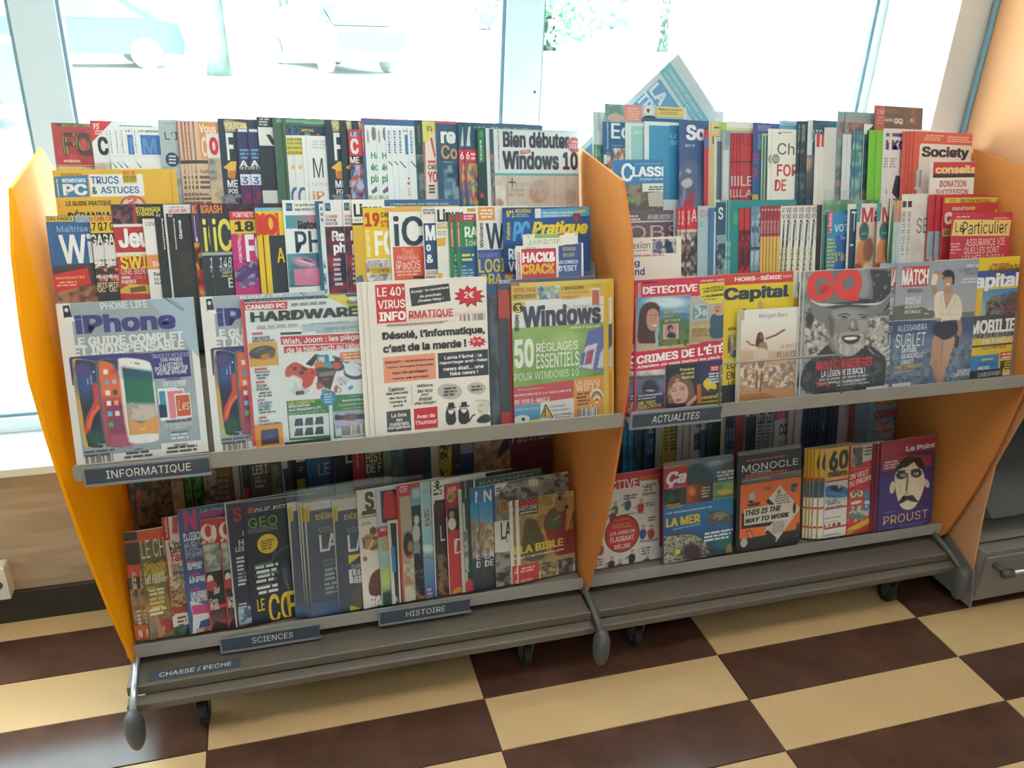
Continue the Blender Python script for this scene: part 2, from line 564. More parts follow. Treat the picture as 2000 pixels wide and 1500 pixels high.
_labels = {}
def MAG(tier, side, Z, xs, y, desc, base, art=(), w=0.21, t=0.0020, spine=None, h=None, back=None, rest=None, wrap=False,
        name='magazine', cat='magazine', mat=None, edge='d8d4cc', label=None, dy=0.0, af=-1, pile=False):
    """One magazine, or several copies fanned out to the left when xs is a list (zoom pixels of their left edges at height y)."""
    if not isinstance(xs, (list, tuple)): xs = [xs]
    xs = list(xs)
    Yb, Zb, lean = TIERS[tier]
    la = math.radians(lean)
    up = np.array([0, math.sin(la), math.cos(la)])
    nf = np.array([0, -math.cos(la), math.sin(la)])      # towards the camera
    key = (tier, side)
    st = STATE.setdefault(key, [])       # (L, R, aL, aR, t)
    lim = {1: .078, 2: .071, 3: .040, 4: .09, 5: .058}[tier]
    places = []
    cl = .0005 + 1e-5 * (len(art) * 1.3 + 14) + (.0036 if wrap else 0)
    hh = h
    # all copies on one tier stand parallel, slightly turned, each lying on the ones behind it
    slope = {1: .20, 2: .19, 3: .045, 4: .20, 5: .16 if side == 'L' else .06}[tier] if rest is None else 0.0
    cth = 1 / math.sqrt(1 + slope * slope)
    w0 = w; st0 = list(st); bestp = None
    # the hidden right-hand part may be a narrower format, so that a dense fan still fits on its shelf
    for wf in ((1,) if round(w0, 4) not in (.21, .2, .19, .18, .13) or rest is not None else (1, .85, .72, .6, .5, .42)):
        w = w0 * wf; st[:] = st0; places = []; over = 0.0
        for x in xs:
            px, py = zpx(Z, x, y)
            a = st[-1][4] - slope * st[-1][0] if st and rest is None else (rest or t)
            for _ in range(6):
                o = np.array([0, Yb, Zb]) + nf * a
                d = ray(px, py)
                tt = ((o - EYE) @ nf) / (d @ nf)
                P = EYE + d * tt
                L = P[0]; sh = (P - o) @ up
                if side == 'R' and L < .703: L = .703
                if side == 'L': L = max(L, {4: -.341, 5: -.337}.get(tier, -.40))
                ww = w
                if side == 'R' and P[0] < .703: ww -= .703 - P[0]
                ww = min(ww, ((.682 if side == 'L' else 1.765) - L) / cth)
                R = L + ww * cth
                c = slope * R + t + .0003
                for (l2, r2, a2, cl2, c2) in st:
                    if rest is None and l2 < R and r2 > L:
                        c = max(c, c2 + t + cl2)
                a = c - slope * L if rest is None else rest
            if ww < w:
                w = ww
            b = a - slope * (R - L)
            if rest is None:
                over += max(0, a - lim)
                st.append((L, R, a, cl, c))
            places.append((L, R, a, b))
            hh = h if h is not None else float(sh)
        if bestp is None or over < bestp[0] - 1e-6: bestp = (over, w, places, list(st))
        if over <= 0: break
    over, w, places, stn = bestp
    st[:] = stn
    if over > 0 and DEBUG: print('LIM', tier, side, desc, round(over, 4), round(w, 3))
    # frame of the last (front) copy, whose art is traced
    def frame(L, R, a, b):
        th = math.atan(slope)
        r = np.array([math.cos(th), 0, 0]) - nf * math.sin(th)
        r /= np.linalg.norm(r)
        return Frame(np.array([0, Yb, Zb + dy]) + nf * a + np.array([L, 0, 0]), r, up)
    frs = [frame(*p) for p in places]
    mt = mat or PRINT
    seed = int(xs[-1] * 7 + y * 13 + tier * 101)
    cov, let = art_on(frs[af], w, hh, Z, base, art, mt, seed)
    mc = cov.mesh('cover', mt)
    ml = let.mesh('lettering', mt) if let.n else None
    # body: page block with a spine strip on the left
    sp = lin(spine or base); pg = lin(edge)
    B = Sheet(w, hh)
    def q4(a_, b_, c_, d_, col):
        k = B.n
        B.V.append(np.array([a_, b_, c_, d_], float)); B.F.append((k, k + 1, k + 2, k + 3)); B.C.append(np.tile(np.array(col), (4, 1))); B.n += 4
    T = t
    e = 0.0004
    q4((0, 0, 0), (0, 0, hh), (0, T, hh), (0, T, 0), sp)
    q4((0, -e, 0), (0, -e, hh), (0, 0, hh), (0, 0, 0), sp)
    q4((0.0003, 0, hh), (w, 0, hh), (w, T, hh), (0.0003, T, hh), pg)
    q4((w, 0, 0), (w, T, 0), (w, T, hh), (w, 0, hh), pg)
    q4((0, 0, 0), (0, T, 0), (w, T, 0), (w, 0, 0), pg)
    q4((0, T, 0), (0, T, hh), (w, T, hh), (w, T, 0), lin(base))
    q4((0, 0, 0), (w, 0, 0), (w, 0, hh), (0, 0, hh), pg)
    mbody = B.mesh('page_block', mt)
    mw = None
    if wrap:
        rr = random.Random(seed)
        g = MB(); nx, nz = 9, 12
        vs_ = []
        for j in range(nz + 1):
            for i in range(nx + 1):
                ext = (0.02 if wrap is True else wrap) if j == nz else 0
                vs_.append((-0.002 + (w + 0.004) * i / nx + rr.uniform(-.001, .001), -0.0022 - rr.random() * 0.0012, (hh + ext) * j / nz))
        g.add(vs_, [(j * (nx + 1) + i, j * (nx + 1) + i + 1, (j + 1) * (nx + 1) + i + 1, (j + 1) * (nx + 1) + i) for j in range(nz) for i in range(nx)])
        mw = g.mesh('plastic_wrap', FILM if wrap is True else FILM2, True)
    tn = {1: 'top tier', 2: 'second tier', 3: 'front tier', 4: 'lower back tier', 5: 'bottom tier'}[tier]
    sn = {'L': 'left rack', 'R': 'right rack'}[side]
    labs = []
    for i in range(len(xs)):
        if label: d = label; tails = ['']
        else:
            d = desc
            tails = [', %s %s' % (sn, tn), ', %s' % tn, '']
        cp = ''
        if len(xs) > 1:
            N_ = ('zero', 'one', 'two', 'three', 'four', 'five', 'six', 'seven', 'eight', 'nine', 'ten')
            O_ = ('', '', 'second', 'third', 'fourth', 'fifth', 'sixth', 'seventh', 'eighth', 'ninth')
            od = ('rearmost' if pile else 'leftmost') if i == 0 else ('frontmost' if pile else 'rightmost') if i == len(xs) - 1 else O_[i + 1]
            cp = ', %s of %s copies' % (od, N_[len(xs)])
        for tl_ in tails:
            lab = d + cp + tl_
            if len(lab.split()) <= 16: break
        n = len(lab.split())
        if n > 16 or n < 4: print('LABEL LENGTH', n, lab)
        if lab in _labels: print('DUP LABEL', lab)
        _labels[lab] = 1
        labs.append(lab)
    for fr, lab in zip(frs, labs):
        o = link(name, mbody)
        m3 = Matrix(((fr.r[0], -fr.n[0], fr.u[0]), (fr.r[1], -fr.n[1], fr.u[1]), (fr.r[2], -fr.n[2], fr.u[2])))
        o.matrix_world = Matrix.Translation(Vector(fr.o.tolist())) @ m3.to_4x4()
        tag(o, lab, cat, 'magazines on the %s of the %s' % (tn, sn))
        link('cover', mc, o)
        if ml: link('lettering', ml, o)
        if mw: link('plastic_wrap', mw, o)
    return frs[-1]

# ------------------------------------------------------------------ the setting
TX, TY, TW, TH = -0.2104, 1.4157, 0.62206, 0.1559
g = MB(); g.box(-3.3, 3.5, -3.6, 1.99, -0.05, -0.0035)
floor = g.build('floor', GROUT); tag(floor, kind='structure')
def tile_mesh(m, ty1=None):
    b = MB(); b.box(0.0013, TW - 0.0013, 0.0013, (ty1 or TH) - 0.0013, -0.006, 0, 0.0008)
    return b.mesh('floor_tile', m)
tml, tmd = tile_mesh(TILEL), tile_mesh(TILED)
cl, cd = tile_mesh(TILEL, 0.08), tile_mesh(TILED, 0.08)
rest_l, rest_d = MB(), MB()
for b_ in range(-32, 4):
    for a_ in range(-5, 6):
        light = (a_ + b_) % 2 == 0
        x = TX + a_ * TW; y = TY + b_ * TH
        if -3 <= a_ <= 4 and b_ >= -9:
            me = (cl if light else cd) if b_ == 3 else (tml if light else tmd)
            o = link('floor_tile', me, floor)
            o.location = (x, y, 0)
        else:
            q = rest_l if light else rest_d
            x0, x1 = max(x, -3.2), min(x + TW, 3.4)
            if x1 - x0 < 0.02 or y < -3.5: continue
            q.box(x0 + .001, x1 - .001, y + .001, y + (0.08 if b_ == 3 else TH) - .001, -0.006, 0)
tag(rest_l.build('floor_tile', TILEL, floor), kind='stuff')
tag(rest_d.build('floor_tile', TILED, floor), kind='stuff')

def struct(name, mb, mat, parent=None):
    o = mb.build(name, mat, parent)
    if parent is None: tag(o, kind='structure')
    return o
struct('ceiling', MB().box(-3.3, 3.5, -3.6, 2.3, 2.78, 2.85), WALLM)
struct('wall_left', MB().box(-3.3, -3.2, -3.6, 2.3, 0, 2.78), WALLM)
struct('wall_front', MB().box(-3.2, 3.4, -3.6, -3.5, 0, 2.78), WALLM)
w = struct('wall_right', MB().box(3.4, 3.5, -3.6, 1.86, 0, 2.78), WALLM)
struct('wall_pillar_right', MB().box(1.705, 3.5, 1.86, 2.3, 0, 2.78, 0.002), WALLM)
bw = struct('wall_back', MB().box(-3.2, 1.705, 1.972, 2.26, 0, 0.43), WALLM)
for i, (a, b) in enumerate(((-3.2, -1.55), (-1.55, -0.20), (-0.20, 1.04), (1.04, 1.705))):
    struct('wood_panel', MB().box(a + .0012, b - .0012, 1.965, 1.972, 0.09, 0.43, 0.0008), WOODP, bw)
sc = MB()
for x in (-0.585, -0.50, -1.4, 0.1): 
    for z in (0.335, 0.16):
        sc.prism([(x + .004 * math.cos(t * math.pi / 5), z + .004 * math.sin(t * math.pi / 5)) for t in range(10)], 'y', 1.9635, 1.9655)
struct('screw', sc, CHROME, bw)
struct('baseboard_back', MB().box(-3.2, 1.705, 1.953, 1.965, 0, 0.092, 0.001), BASEB)
sill = struct('trim_sill', MB().box(-3.2, 1.705, 1.94, 2.15, 0.43, 0.455, 0.003), SILLM)
struct('trim_lintel', MB().box(-3.2, 1.705, 1.99, 2.3, 2.55, 2.78), WALLM)
# windows: white aluminium frame, gasket and pane
def window(n, x0, x1, wl, wr):
    f = MB()
    f.box(x0, x1, 2.13, 2.20, 0.455, 0.495, 0.002)
    f.box(x0, x1, 2.13, 2.20, 2.50, 2.55, 0.002)
    if wl: f.box(x0, x0 + wl, 2.13, 2.20, 0.455, 2.55, 0.002)
    if wr: f.box(x1 - wr, x1, 2.13, 2.20, 0.455, 2.55, 0.002)
    o = f.build('window_%d' % n, WHITEF); tag(o, kind='structure')
    gx0, gx1 = x0 + wl, x1 - wr
    k = MB()
    for a, b, c, d in ((gx0, gx0 + .007, .495, 2.5), (gx1 - .009, gx1, .495, 2.5), (gx0, gx1, .495, .503), (gx0, gx1, 2.492, 2.5)):
        k.box(a, b, 2.142, 2.175, c, d)
    k.build('glazing_gasket', GASK, o)
    MB().box(gx0 + .002, gx1 - .002, 2.155, 2.159, 0.497, 2.498).build('window_pane', GLASS, o)
    return o
window(1, -3.2, -0.393, 0.05, 0.089)
window(2, -0.393, 0.658, 0.0, 0.048)
window(3, 0.658, 1.705, 0.047, 0.018)
c = MB(); c.tube([(0.69, 2.131, 1.30), (0.69, 2.126, 1.30)], 0.003, 8)
c.build('screw', DARKM, bpy.data.objects['window_3'])
# power socket on the wood panel
so = MB().box(-0.80, -0.683, 1.925, 1.965, 0.092, 0.19, 0.004).build('power_outlet', OUTLET)
tag(so, 'white wall power socket box low on the wood panel, left photo edge', 'outlet')
k = MB(); k.tube([(-0.705, 1.926, 0.14), (-0.705, 1.922, 0.14)], 0.012, 16); k.build('socket', DARKM, so)

# ------------------------------------------------------------------ the two racks
def panel_x(i, z):
    if i == 0:
        t = min(1, max(0, (z - 0.2) / 0.7))
        return -0.343 - 0.052 * t
    return (None, 0.692, 1.772)[i]
def side_panel(i, mat, parent):
    pts = [(1.505, .20), (1.462, .36), (1.432, .52), (1.417, .66), (1.412, .78), (1.418, .90), (1.436, 1.0), (1.47, 1.10), (1.535, 1.192),
           (1.785, 1.216), (1.86, 1.16), (1.88, .9), (1.88, .2), (1.80, .15), (1.62, .15), (1.53, .17)]
    n = len(pts); th = 0.006
    v = [(panel_x(i, z) - th / 2, y, z) for y, z in pts] + [(panel_x(i, z) + th / 2, y, z) for y, z in pts]
    f = [tuple(range(n)), tuple(range(2 * n - 1, n - 1, -1))] + [(j, j + n, (j + 1) % n + n, (j + 1) % n) for j in range(n)]
    return MB().add(v, f).build('side_panel', mat, parent)
def lip(x0, x1, y, z0, z1, parent):
    r = 0.008; o = []
    for cx, cz, a0 in ((x1 - r, z1 - r, 0), (x0 + r, z1 - r, 90), (x0 + r, z0 + r, 180), (x1 - r, z0 + r, 270)):
        for k in range(5):
            a = math.radians(a0 + k * 22.5); o.append((cx + r * math.cos(a), cz + r * math.sin(a)))
    m = MB(); m.prism(o, 'y', y - 0.0015, y + 0.0015)
    return m.build('shelf_lip', LIPM, parent)
def slanted(x0, x1, yb, zb, lean, ht, name, parent, mat=METAL):
    la = math.radians(lean); t = 0.003
    p = [(yb + .0005, zb), (yb + .0005 + math.sin(la) * ht, zb + math.cos(la) * ht), (yb + t + .001 + math.sin(la) * ht, zb + math.cos(la) * ht), (yb + t + .001, zb)]
    return MB().prism(p, 'x', x0, x1).build(name, mat, parent)
def rack(x0, x1, label, first):
    R = empty('magazine_rack', (x0, 1.6, 0), label, 'rack')
    P = empty('tmp'); 
    parts = []
    if first:
        parts.append(side_panel(0, YELLOW, None))
        parts.append(side_panel(1, ORANGE, None))
        parts[0]['label'] = 'translucent yellow curved side panel'; parts[1]['label'] = 'translucent orange curved side panel'
    else:
        parts.append(side_panel(2, ORANGE, None)); parts[0]['label'] = 'translucent orange curved side panel'
    a, b = x0, x1
    for tr, (y0, y1, z) in {3: (1.402, 1.462, .712), 2: (1.492, 1.598, .868), 1: (1.624, 1.73, .996), 5: (1.523, 1.588, .2065), 4: (1.625, 1.80, .326)}.items():
        parts.append(MB().box(a, b, y0, y1, z - .003, z).build('shelf_tray', METAL, None))
    for tr, ht in ((3, .158), (2, .132), (1, .215), (5, .13), (4, .34)):
        yb, zb, ln = TIERS[tr]
        parts.append(slanted(a, b, yb, zb - .003, ln, ht, 'back_plate', None))
    parts.append(MB().box(a, b, 1.862, 1.866, .2, 1.05).build('rear_board', METAL, None))
    parts.append(lip(a - .003, b, 1.3985, .709, .741, None))
    parts.append(lip(a - .003, b, 1.5195, .195, .2275, None))
    parts.append(MB().box(a, b, 1.462, 1.85, .163, .170, .0012).build('base_shelf', BASEM, None))
    parts.append(MB().box(a, b, 1.455, 1.466, .150, .174, .002).box(a, b, 1.428, 1.456, .128, .150, .003).build('base_front_rail', BASEM, None))
    for yy in (1.47, 1.83):
        parts.append(MB().box(a + .03, b - .03, yy, yy + .03, .12, .163).build('cross_beam', DARKM, None))
    for cx in (a + .135, b - .145):
        for cy in (1.50, 1.80):
            k = MB()
            k.box(cx - .022, cx + .022, cy - .022, cy + .022, .10, .12)
            for s in (-1, 1):
                k.prism([(cy - .02, .10), (cy + .02, .10), (cy + .012, .03), (cy - .004, .02)], 'x', cx + s * .014 - .0015, cx + s * .014 + .0015)
            cs = k.build('caster', DARKM, None)
            ww = MB(); pr = [(cx - .011, .026), (cx - .009, .0305), (cx + .009, .0305), (cx + .011, .026)]
            n = 24; vv = []; ff = []
            for q in range(n):
                t = 2 * math.pi * q / n
                for px_, rr in pr: vv.append((px_, cy + .004 + rr * math.cos(t), .0306 + rr * math.sin(t)))
            for q in range(n):
                for e in range(3):
                    ff.append((q * 4 + e, q * 4 + e + 1, ((q + 1) % n) * 4 + e + 1, ((q + 1) % n) * 4 + e))
            ff.append(tuple(q * 4 for q in range(n))); ff.append(tuple(q * 4 + 3 for q in range(n))[::-1])
            ww.add(vv, ff)
            wo = ww.build('wheel', BLACKM, None, False); wo.parent = cs
            parts.append(cs)
    feet = ((-0.336, 0.69) if first else (1.745,))
    for fx in feet:
        k = MB(); k.tube([(fx, 1.60, .20), (fx, 1.52, .195), (fx, 1.455, .178), (fx, 1.40, .158)], .0075, 12)
        parts.append(k.build('support_arm', DARKM if fx > 0 else CHROME, None, True))
        # tear-shaped plastic end cap
        n, mrow = 16, 12; vv = []; ff = []
        for j in range(mrow + 1):
            t = j / mrow; ang = math.pi * t
            rad = math.sin(ang) ** .8 * (1 - .25 * t)
            z = .168 - .100 * (1 - math.cos(ang)) / 2
            for q in range(n):
                a2 = 2 * math.pi * q / n
                vv.append((fx + .0225 * rad * math.cos(a2), 1.392 + .030 * rad * math.sin(a2), z))
        for j in range(mrow):
            for q in range(n):
                ff.append((j * n + q, j * n + (q + 1) % n, (j + 1) * n + (q + 1) % n, (j + 1) * n + q))
        parts.append(MB().add(vv, ff).build('foot_cap', DARKM, None, True))
    bpy.data.objects.remove(P)
    for p in parts:
        p.parent = R
        p.matrix_parent_inverse = Matrix.Translation(-Vector(R.location))
    return R
RA = rack(-0.352, 0.684, 'left magazine rack with yellow end panel, stepped grey shelves on casters', True)
RB = rack(0.702, 1.765, 'right magazine rack ending in an orange panel, stepped grey shelves on casters', False)

# wire guard clipped on the right front lip
wg = MB()
wp = []
for x, y in ((1405, 800), (1407, 716), (1413, 710), (1636, 693), (1643, 699), (1644, 768)):
    d = ray(x, y); P_ = EYE + d * 1.393
    wp.append(P_)
wg.tube(wp, 0.0026, 10)
o = wg.build('wire_guard', METAL, RB, True); o.matrix_parent_inverse = Matrix.Translation(-Vector(RB.location))

# category signs
def sign(txt, x0, x1, y, z0, z1, lab, flat=False, tx=(0.2, 0.8), tz=(.2, .8), clip=True):
    w, h = x1 - x0, z1 - z0
    b = MB(); b.box(0, w, -.0012, 0.0012, 0, h, .0005)
    o = b.build('shelf_sign', SIGNM)
    co, tr, lay = glyphs(txt, 0.006, 0.06)
    v = [(w * (tx[0] + (tx[1] - tx[0]) * p[0]), -.0014, h * (tz[0] + (tz[1] - tz[0]) * p[1])) for p in co]
    me = bpy.data.meshes.new('lettering'); me.from_pydata(v, [], tr.tolist()); me.materials.append(CHALK)
    link('lettering', me, o)
    if clip:
        c = MB(); c.box(-.003, w + .003, -.0005, .003, h - .002, h + .003); c.box(-.003, w + .003, -.004, .003, -.004, 0); c.box(-.004, 0, -.003, .003, -.003, h + .002)
        c.build('sign_channel', SIGNE, o)
    o.location = (x0, y, z0)
    tag(o, lab, 'sign', 'category signs on the shelf edges')
    return o
CHALK = principled('chalk_white_lettering', 'e2e0da', 0.7)
o = sign('INFORMATIQUE', -.334, -.131, 1.390, .706, .736, 'slate sign reading INFORMATIQUE on the left rack front shelf edge', tx=(.16, .85), tz=(.22, .8))
o = sign('ACTUALITES', .700, .908, 1.390, .709, .739, 'slate sign reading ACTUALITES on the right rack front shelf edge', tx=(.22, .75), tz=(.22, .78))
sign('SCIENCES', -.163, .047, 1.512, .182, .215, 'slate sign reading SCIENCES on the left rack bottom shelf edge', tx=(.30, .72), tz=(.3, .78))
sign('HISTOIRE', .183, .395, 1.512, .189, .222, 'slate sign reading HISTOIRE on the left rack bottom shelf edge', tx=(.28, .72), tz=(.3, .78))
o = sign('CHASSE / PECHE', -.315, -.128, 1.4, 0, .026, 'slate sign reading CHASSE / PECHE lying flat on the base shelf', tx=(.12, .9), tz=(.2, .75), clip=False)
o.location = (-.313, 1.4665, .1725); o.rotation_euler = (-math.pi / 2 + .05, 0, -.02)
o.rotation_euler = (-math.pi / 2, 0, 0)

# ------------------------------------------------------------------ the taller rack at the right edge
R3 = empty('magazine_rack', (1.8, 1.6, 0), 'tall rack with peach orange end panel at the right photo edge', 'rack')
def put(o):
    o.parent = R3; o.matrix_parent_inverse = Matrix.Translation(-Vector(R3.location)); return o
pp = [(1.415, .14), (1.44, .32), (1.45, .45), (1.40, .70), (1.36, .95), (1.36, 1.3), (1.42, 1.7), (1.50, 1.9), (1.835, 2.0), (1.835, .25), (1.60, .22)]
put(MB().prism(pp, 'x', 1.800, 1.806).build('side_panel', PEACH))
put(MB().prism([(1.385, .03), (1.41, .138), (1.60, .218), (1.835, .245), (1.835, .03)], 'x', 1.800, 1.806).build('base_side_plate', METAL))
put(MB().box(1.795, 1.799, 1.835, 1.85, .3, 2.0).build('upright_rail', GASK))
put(MB().box(1.81, 2.9, 1.40, 1.84, .035, .205, .003).build('base_box', METAL))
put(MB().box(1.815, 2.9, 1.392, 1.399, .06, .19, .002).build('drawer_front', METAL))
k = MB(); k.tube([(1.85, 1.35, .165), (2.9, 1.35, .165)], .007, 12); put(k.build('handle', CHROME, None, True))
k = MB(); k.tube([(1.835, 1.35, .165), (1.862, 1.35, .165)], .013, 14); k.tube([(1.845, 1.40, .165), (1.845, 1.35, .165)], .009, 10)
put(k.build('handle_mount', DARKM, None, True))
put(MB().prism([(1.43, .215), (1.84, .215), (1.84, .55), (1.78, .55), (1.60, .26), (1.43, .22)], 'x', 1.81, 2.9).build('sloping_shelf', METAL))
put(MB().prism([(1.42, .30), (1.44, .29), (1.70, .50), (1.69, .52)], 'x', 1.815, 2.9).build('display_shelf', DARKM))
put(MB().box(1.81, 2.9, 1.40, 1.72, .62, .632, .001).build('shelf_tray', METAL))
put(MB().prism([(1.80, .6), (1.82, .6), (1.82, 1.9), (1.80, 1.9)], 'x', 1.81, 2.9).build('rear_board', METAL))
rr = random.Random(5)
for i in range(7):
    cc = ('d8a070', 'e8e0d8', 'c04838', 'e0b840', 'f0e8e0', '486890', 'e8d8c8')[i]
    b = MB().box(0, .21, 0, .28, 0, .0045, .0005)
    m_ = principled('printed_cover_' + ('sand', 'cream', 'red', 'mustard', 'ivory', 'blue', 'beige')[i], cc, .4, 0, .5, 0, 60, .3, 12)
    o = b.build('magazine', m_)
    o.location = (1.825 + rr.uniform(0, .01), 1.405 + rr.uniform(-.002, .006), .6325 + .0048 * i)
    tag(o, ('sand', 'cream', 'red', 'mustard', 'ivory', 'blue', 'beige')[i] + ' magazine lying in the flat pile on the rack at the right edge', 'magazine', 'flat pile on the right edge rack')

# ------------------------------------------------------------------ outside
def ground_mat():
    m = principled('pale_car_park_asphalt', 'd8d6d0', .9, 0, .2, 0, 60, .05, .4)
    return m
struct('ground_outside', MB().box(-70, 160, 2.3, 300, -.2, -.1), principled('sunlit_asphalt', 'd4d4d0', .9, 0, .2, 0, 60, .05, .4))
LEAF = principled('green_leaves', '7aa684', .7, 0, .3, 0, 60, .3, 3)
BARK = principled('tree_bark', '36403e', .9, 0, .2, .5, 20, .2, 5)
def tree(x, y, r, h, cr, cz, lab, n=900, seed=1):
    T = empty('tree', (x, y, -.1), lab, 'tree', 'trees outside the window')
    if r:
        k = MB(); k.tube([(0, 0, 0), (.02, 0, .5), (-.05, .05, h * .6), (.1, 0, h)], [r * 1.3, r, r * .9, r * .6], 12)
        k.tube([(0, 0, h * .7), (cr * .5, 0, h + cr * .4)], [r * .5, r * .2], 8); k.tube([(0, 0, h * .75), (-cr * .5, .1, h + cr * .3)], [r * .5, r * .2], 8)
        k.build('trunk', BARK, T, True)
    rr = random.Random(seed); L = MB()
    for i in range(n):
        while 1:
            p = Vector((rr.uniform(-1, 1), rr.uniform(-1, 1), rr.uniform(-1, 1)))
            if p.length < 1 and p.length > .35: break
        c = Vector((p.x * cr, p.y * cr, cz + p.z * cr * .8)); s = cr * .07
        u = Vector((rr.uniform(-1, 1), rr.uniform(-1, 1), rr.uniform(-1, 1))).normalized() * s; w_ = u.orthogonal().normalized() * s * .7
        L.add([c - u, c + w_, c + u, c - w_], [(0, 1, 2, 3)])
    tag(L.build('foliage', LEAF, T), kind='stuff')
    return T
def car(x, y, rz, col, lab, cname):
    C_ = empty('car', (x, y, -.1), lab, 'car', 'cars parked outside', rz)
    body = MB(); prof = [(-2.1, .3), (-2.15, .65), (-1.9, .92), (-1.2, .98), (-.7, 1.38), (.9, 1.42), (1.6, 1.0), (2.0, .9), (2.1, .55), (2.05, .3)]
    body.prism(prof, 'y', -.85, .85)
    body.build('body', principled('car_paint_' + cname, col, .3, .2, .5), C_)
    gl = MB()
    for s in (-1, 1):
        gl.prism([(-1.05, .98), (-.62, 1.31), (.82, 1.35), (1.35, 1.0)], 'y', s * .852 - .006, s * .852 + .006)
    gl.add([(-1.17, -.72, 1.01), (-1.17, .72, 1.01), (-.74, .66, 1.36), (-.74, -.66, 1.36)], [(0, 1, 2, 3)])
    gl.add([(1.58, -.72, 1.03), (1.58, .72, 1.03), (.98, .66, 1.39), (.98, -.66, 1.39)], [(3, 2, 1, 0)])
    gl.build('car_window', CARG, C_)
    for wx in (-1.35, 1.3):
        for s in (-1, 1):
            k = MB(); k.tube([(wx, s * .72, .32), (wx, s * .88, .32)], .32, 20); k.build('wheel', TYRE, C_)
    return C_
CARG = principled('tinted_car_glass', '384850', .1)
TYRE = principled('glare_paled_tyre', 'a0a8a8', .8)  # black rubber paled, the outdoor glare is put into its colour
tree(-.66, 19.3, .2, 4.5, 2.2, 5.2, 'tree with a bare trunk seen through the middle window', 700, 3)
tree(11.5, 34, .25, 3, 3.2, 2.6, 'bushy tree seen through the right window near the frame top', 1500, 4)
tree(1.3, 34, .18, 3.2, 1.0, 2.2, 'small tree right of the bare trunk beyond the middle window', 400, 5)
tree(17.5, 36, .2, 2.5, 1.6, 1.9, 'small shrub tree at the right end of the right window', 500, 6)
car(-3.6, 21, .25, '2b383d', 'grey car behind the bare trunk through the middle window', 'grey')
car(1.9, 22, -1.2, '34444a', 'dark teal car just right of the bare trunk outside', 'teal')
car(-8.6, 23, .2, 'e8eaea', 'white car at the left of the middle window', 'white')
car(15.5, 60, 1.57, '24323c', 'dark blue car far away beside the middle window post', 'blue')
car(30, 74, .1, '28363c', 'distant slate car seen through the right window', 'slate')
car(-4.6, 11.5, .3, '36464a', 'dark car seen through the left window', 'pale')
kerb = struct('kerb_outside', MB().box(-9, -1.2, 10.3, 10.7, -.1, -.02, .01), principled('kerb_stone', '9aa4a4', .9))

# ------------------------------------------------------------------ magazines: left rack, top tier
def T(s, x0, y0, x1, y1, c, f=''): return ('t', s, x0, y0, x1, y1, c, f)
def Rc(x0, y0, x1, y1, c): return ('r', x0, y0, x1, y1, c)
def TL(n, x0, y0, x1, y1, c): return ('tl', n, x0, y0, x1, y1, c)
def micro(d):
    return [T('micro', 978 + d, 205, 1004 + d, 372, '2c62a8', 'v'), T('LE MAGAZINE', 1015 + d, 203, 1240 + d, 222, '33404c'),
            Rc(1025 + d, 238, 1240 + d, 385, '3a74b8'), T('M', 1040 + d, 260, 1150 + d, 375, '5f90c8', 'm'), Rc(985 + d, 392, 1260 + d, 398, 'b8c0c8'),
            ('p', [(985 + d, 430), (995 + d, 430), (1040 + d, 480), (1028 + d, 480)], '44688c'), TL(2, 1035 + d, 540, 1150 + d, 610, 'd06a66'),
            T('Le', 1050 + d, 625, 1120 + d, 680, 'e08a60', 'n')]
def fone(d):
    return [Rc(90 + d, 115, 120 + d, 900, '1d2a3c'), ('p', [(135 + d, 140), (150 + d, 125), (300 + d, 150), (315 + d, 200), (290 + d, 215), (150 + d, 215)], 'b0a274'),
            T('YOUSCAN', 142 + d, 145, 305 + d, 200, 'e4dcb0'), T('F', 150 + d, 222, 222 + d, 425, 'dfe6ea'),
            ('p', [(135 + d, 478), (190 + d, 432), (232 + d, 432), (222 + d, 565), (170 + d, 552), (168 + d, 492)], 'e0b850'),
            ('p', [(170 + d, 552), (222 + d, 565), (228 + d, 500), (176 + d, 500)], 'c87a3c'),
            T('ME', 163 + d, 568, 245 + d, 622, 'e6e8ea'), T('POS', 172 + d, 632, 245 + d, 668, 'e6e8ea'), ('ph', 120 + d, 672, 380 + d, 900, ['2a3a4c', '3c2c4c', '7c8894'], 40),
            ('ph', 300 + d, 215, 420 + d, 660, ['26384c', '44566c', 'a03a4c'], 60)]
MAG(1, 'L', 'A', 372, 148, 'bagged red magazine with big yellow letters, leftmost', 'b04048', [
    Rc(400, 150, 1000, 190, '40583c'), T('DES CENTAINES', 455, 156, 680, 182, 'c8c060', 'n'), ('ph', 400, 195, 1050, 455, ['b83c44', 'c44a50', 'a83440'], 60),
    T('FO', 448, 218, 690, 392, '4a4038', 'B'), T('FO', 455, 222, 684, 385, 'ded04c', 'm'), ('e', 611, 300, 22, 34, 'c24850'), T('WINDOWS', 465, 420, 590, 440, 'e8d8d0'), Rc(400, 458, 1000, 468, 'd8c060'),
    ('ph', 400, 468, 1000, 900, ['c8a8b0', '6a7890', 'd8c070'], 50)], wrap=True, spine='8c3040')
MAG(1, 'L', 'A', 655, 131, 'white magazine with a red corner flash and big black C', 'dfe2e4', [
    ('p', [(655, 131), (822, 135), (668, 292)], 'cc3c44'), T('95', 678, 152, 730, 198, 'f0e4e0', 'i'), TL(2, 690, 200, 760, 240, 'e8c0bc'),
    T('C', 708, 250, 800, 388, '23282c', 'B'), TL(1, 860, 165, 1140, 180, '4c5054'), ('ph', 690, 440, 1200, 900, ['d8d8d8', 'b8c4cc', 'c8a8a0'], 70)])
MAG(1, 'L', 'A', [785, 828, 868, 965], 176, 'white magazine with blue vertical masthead and blue square', 'e4e8ea', micro(0), t=.002)
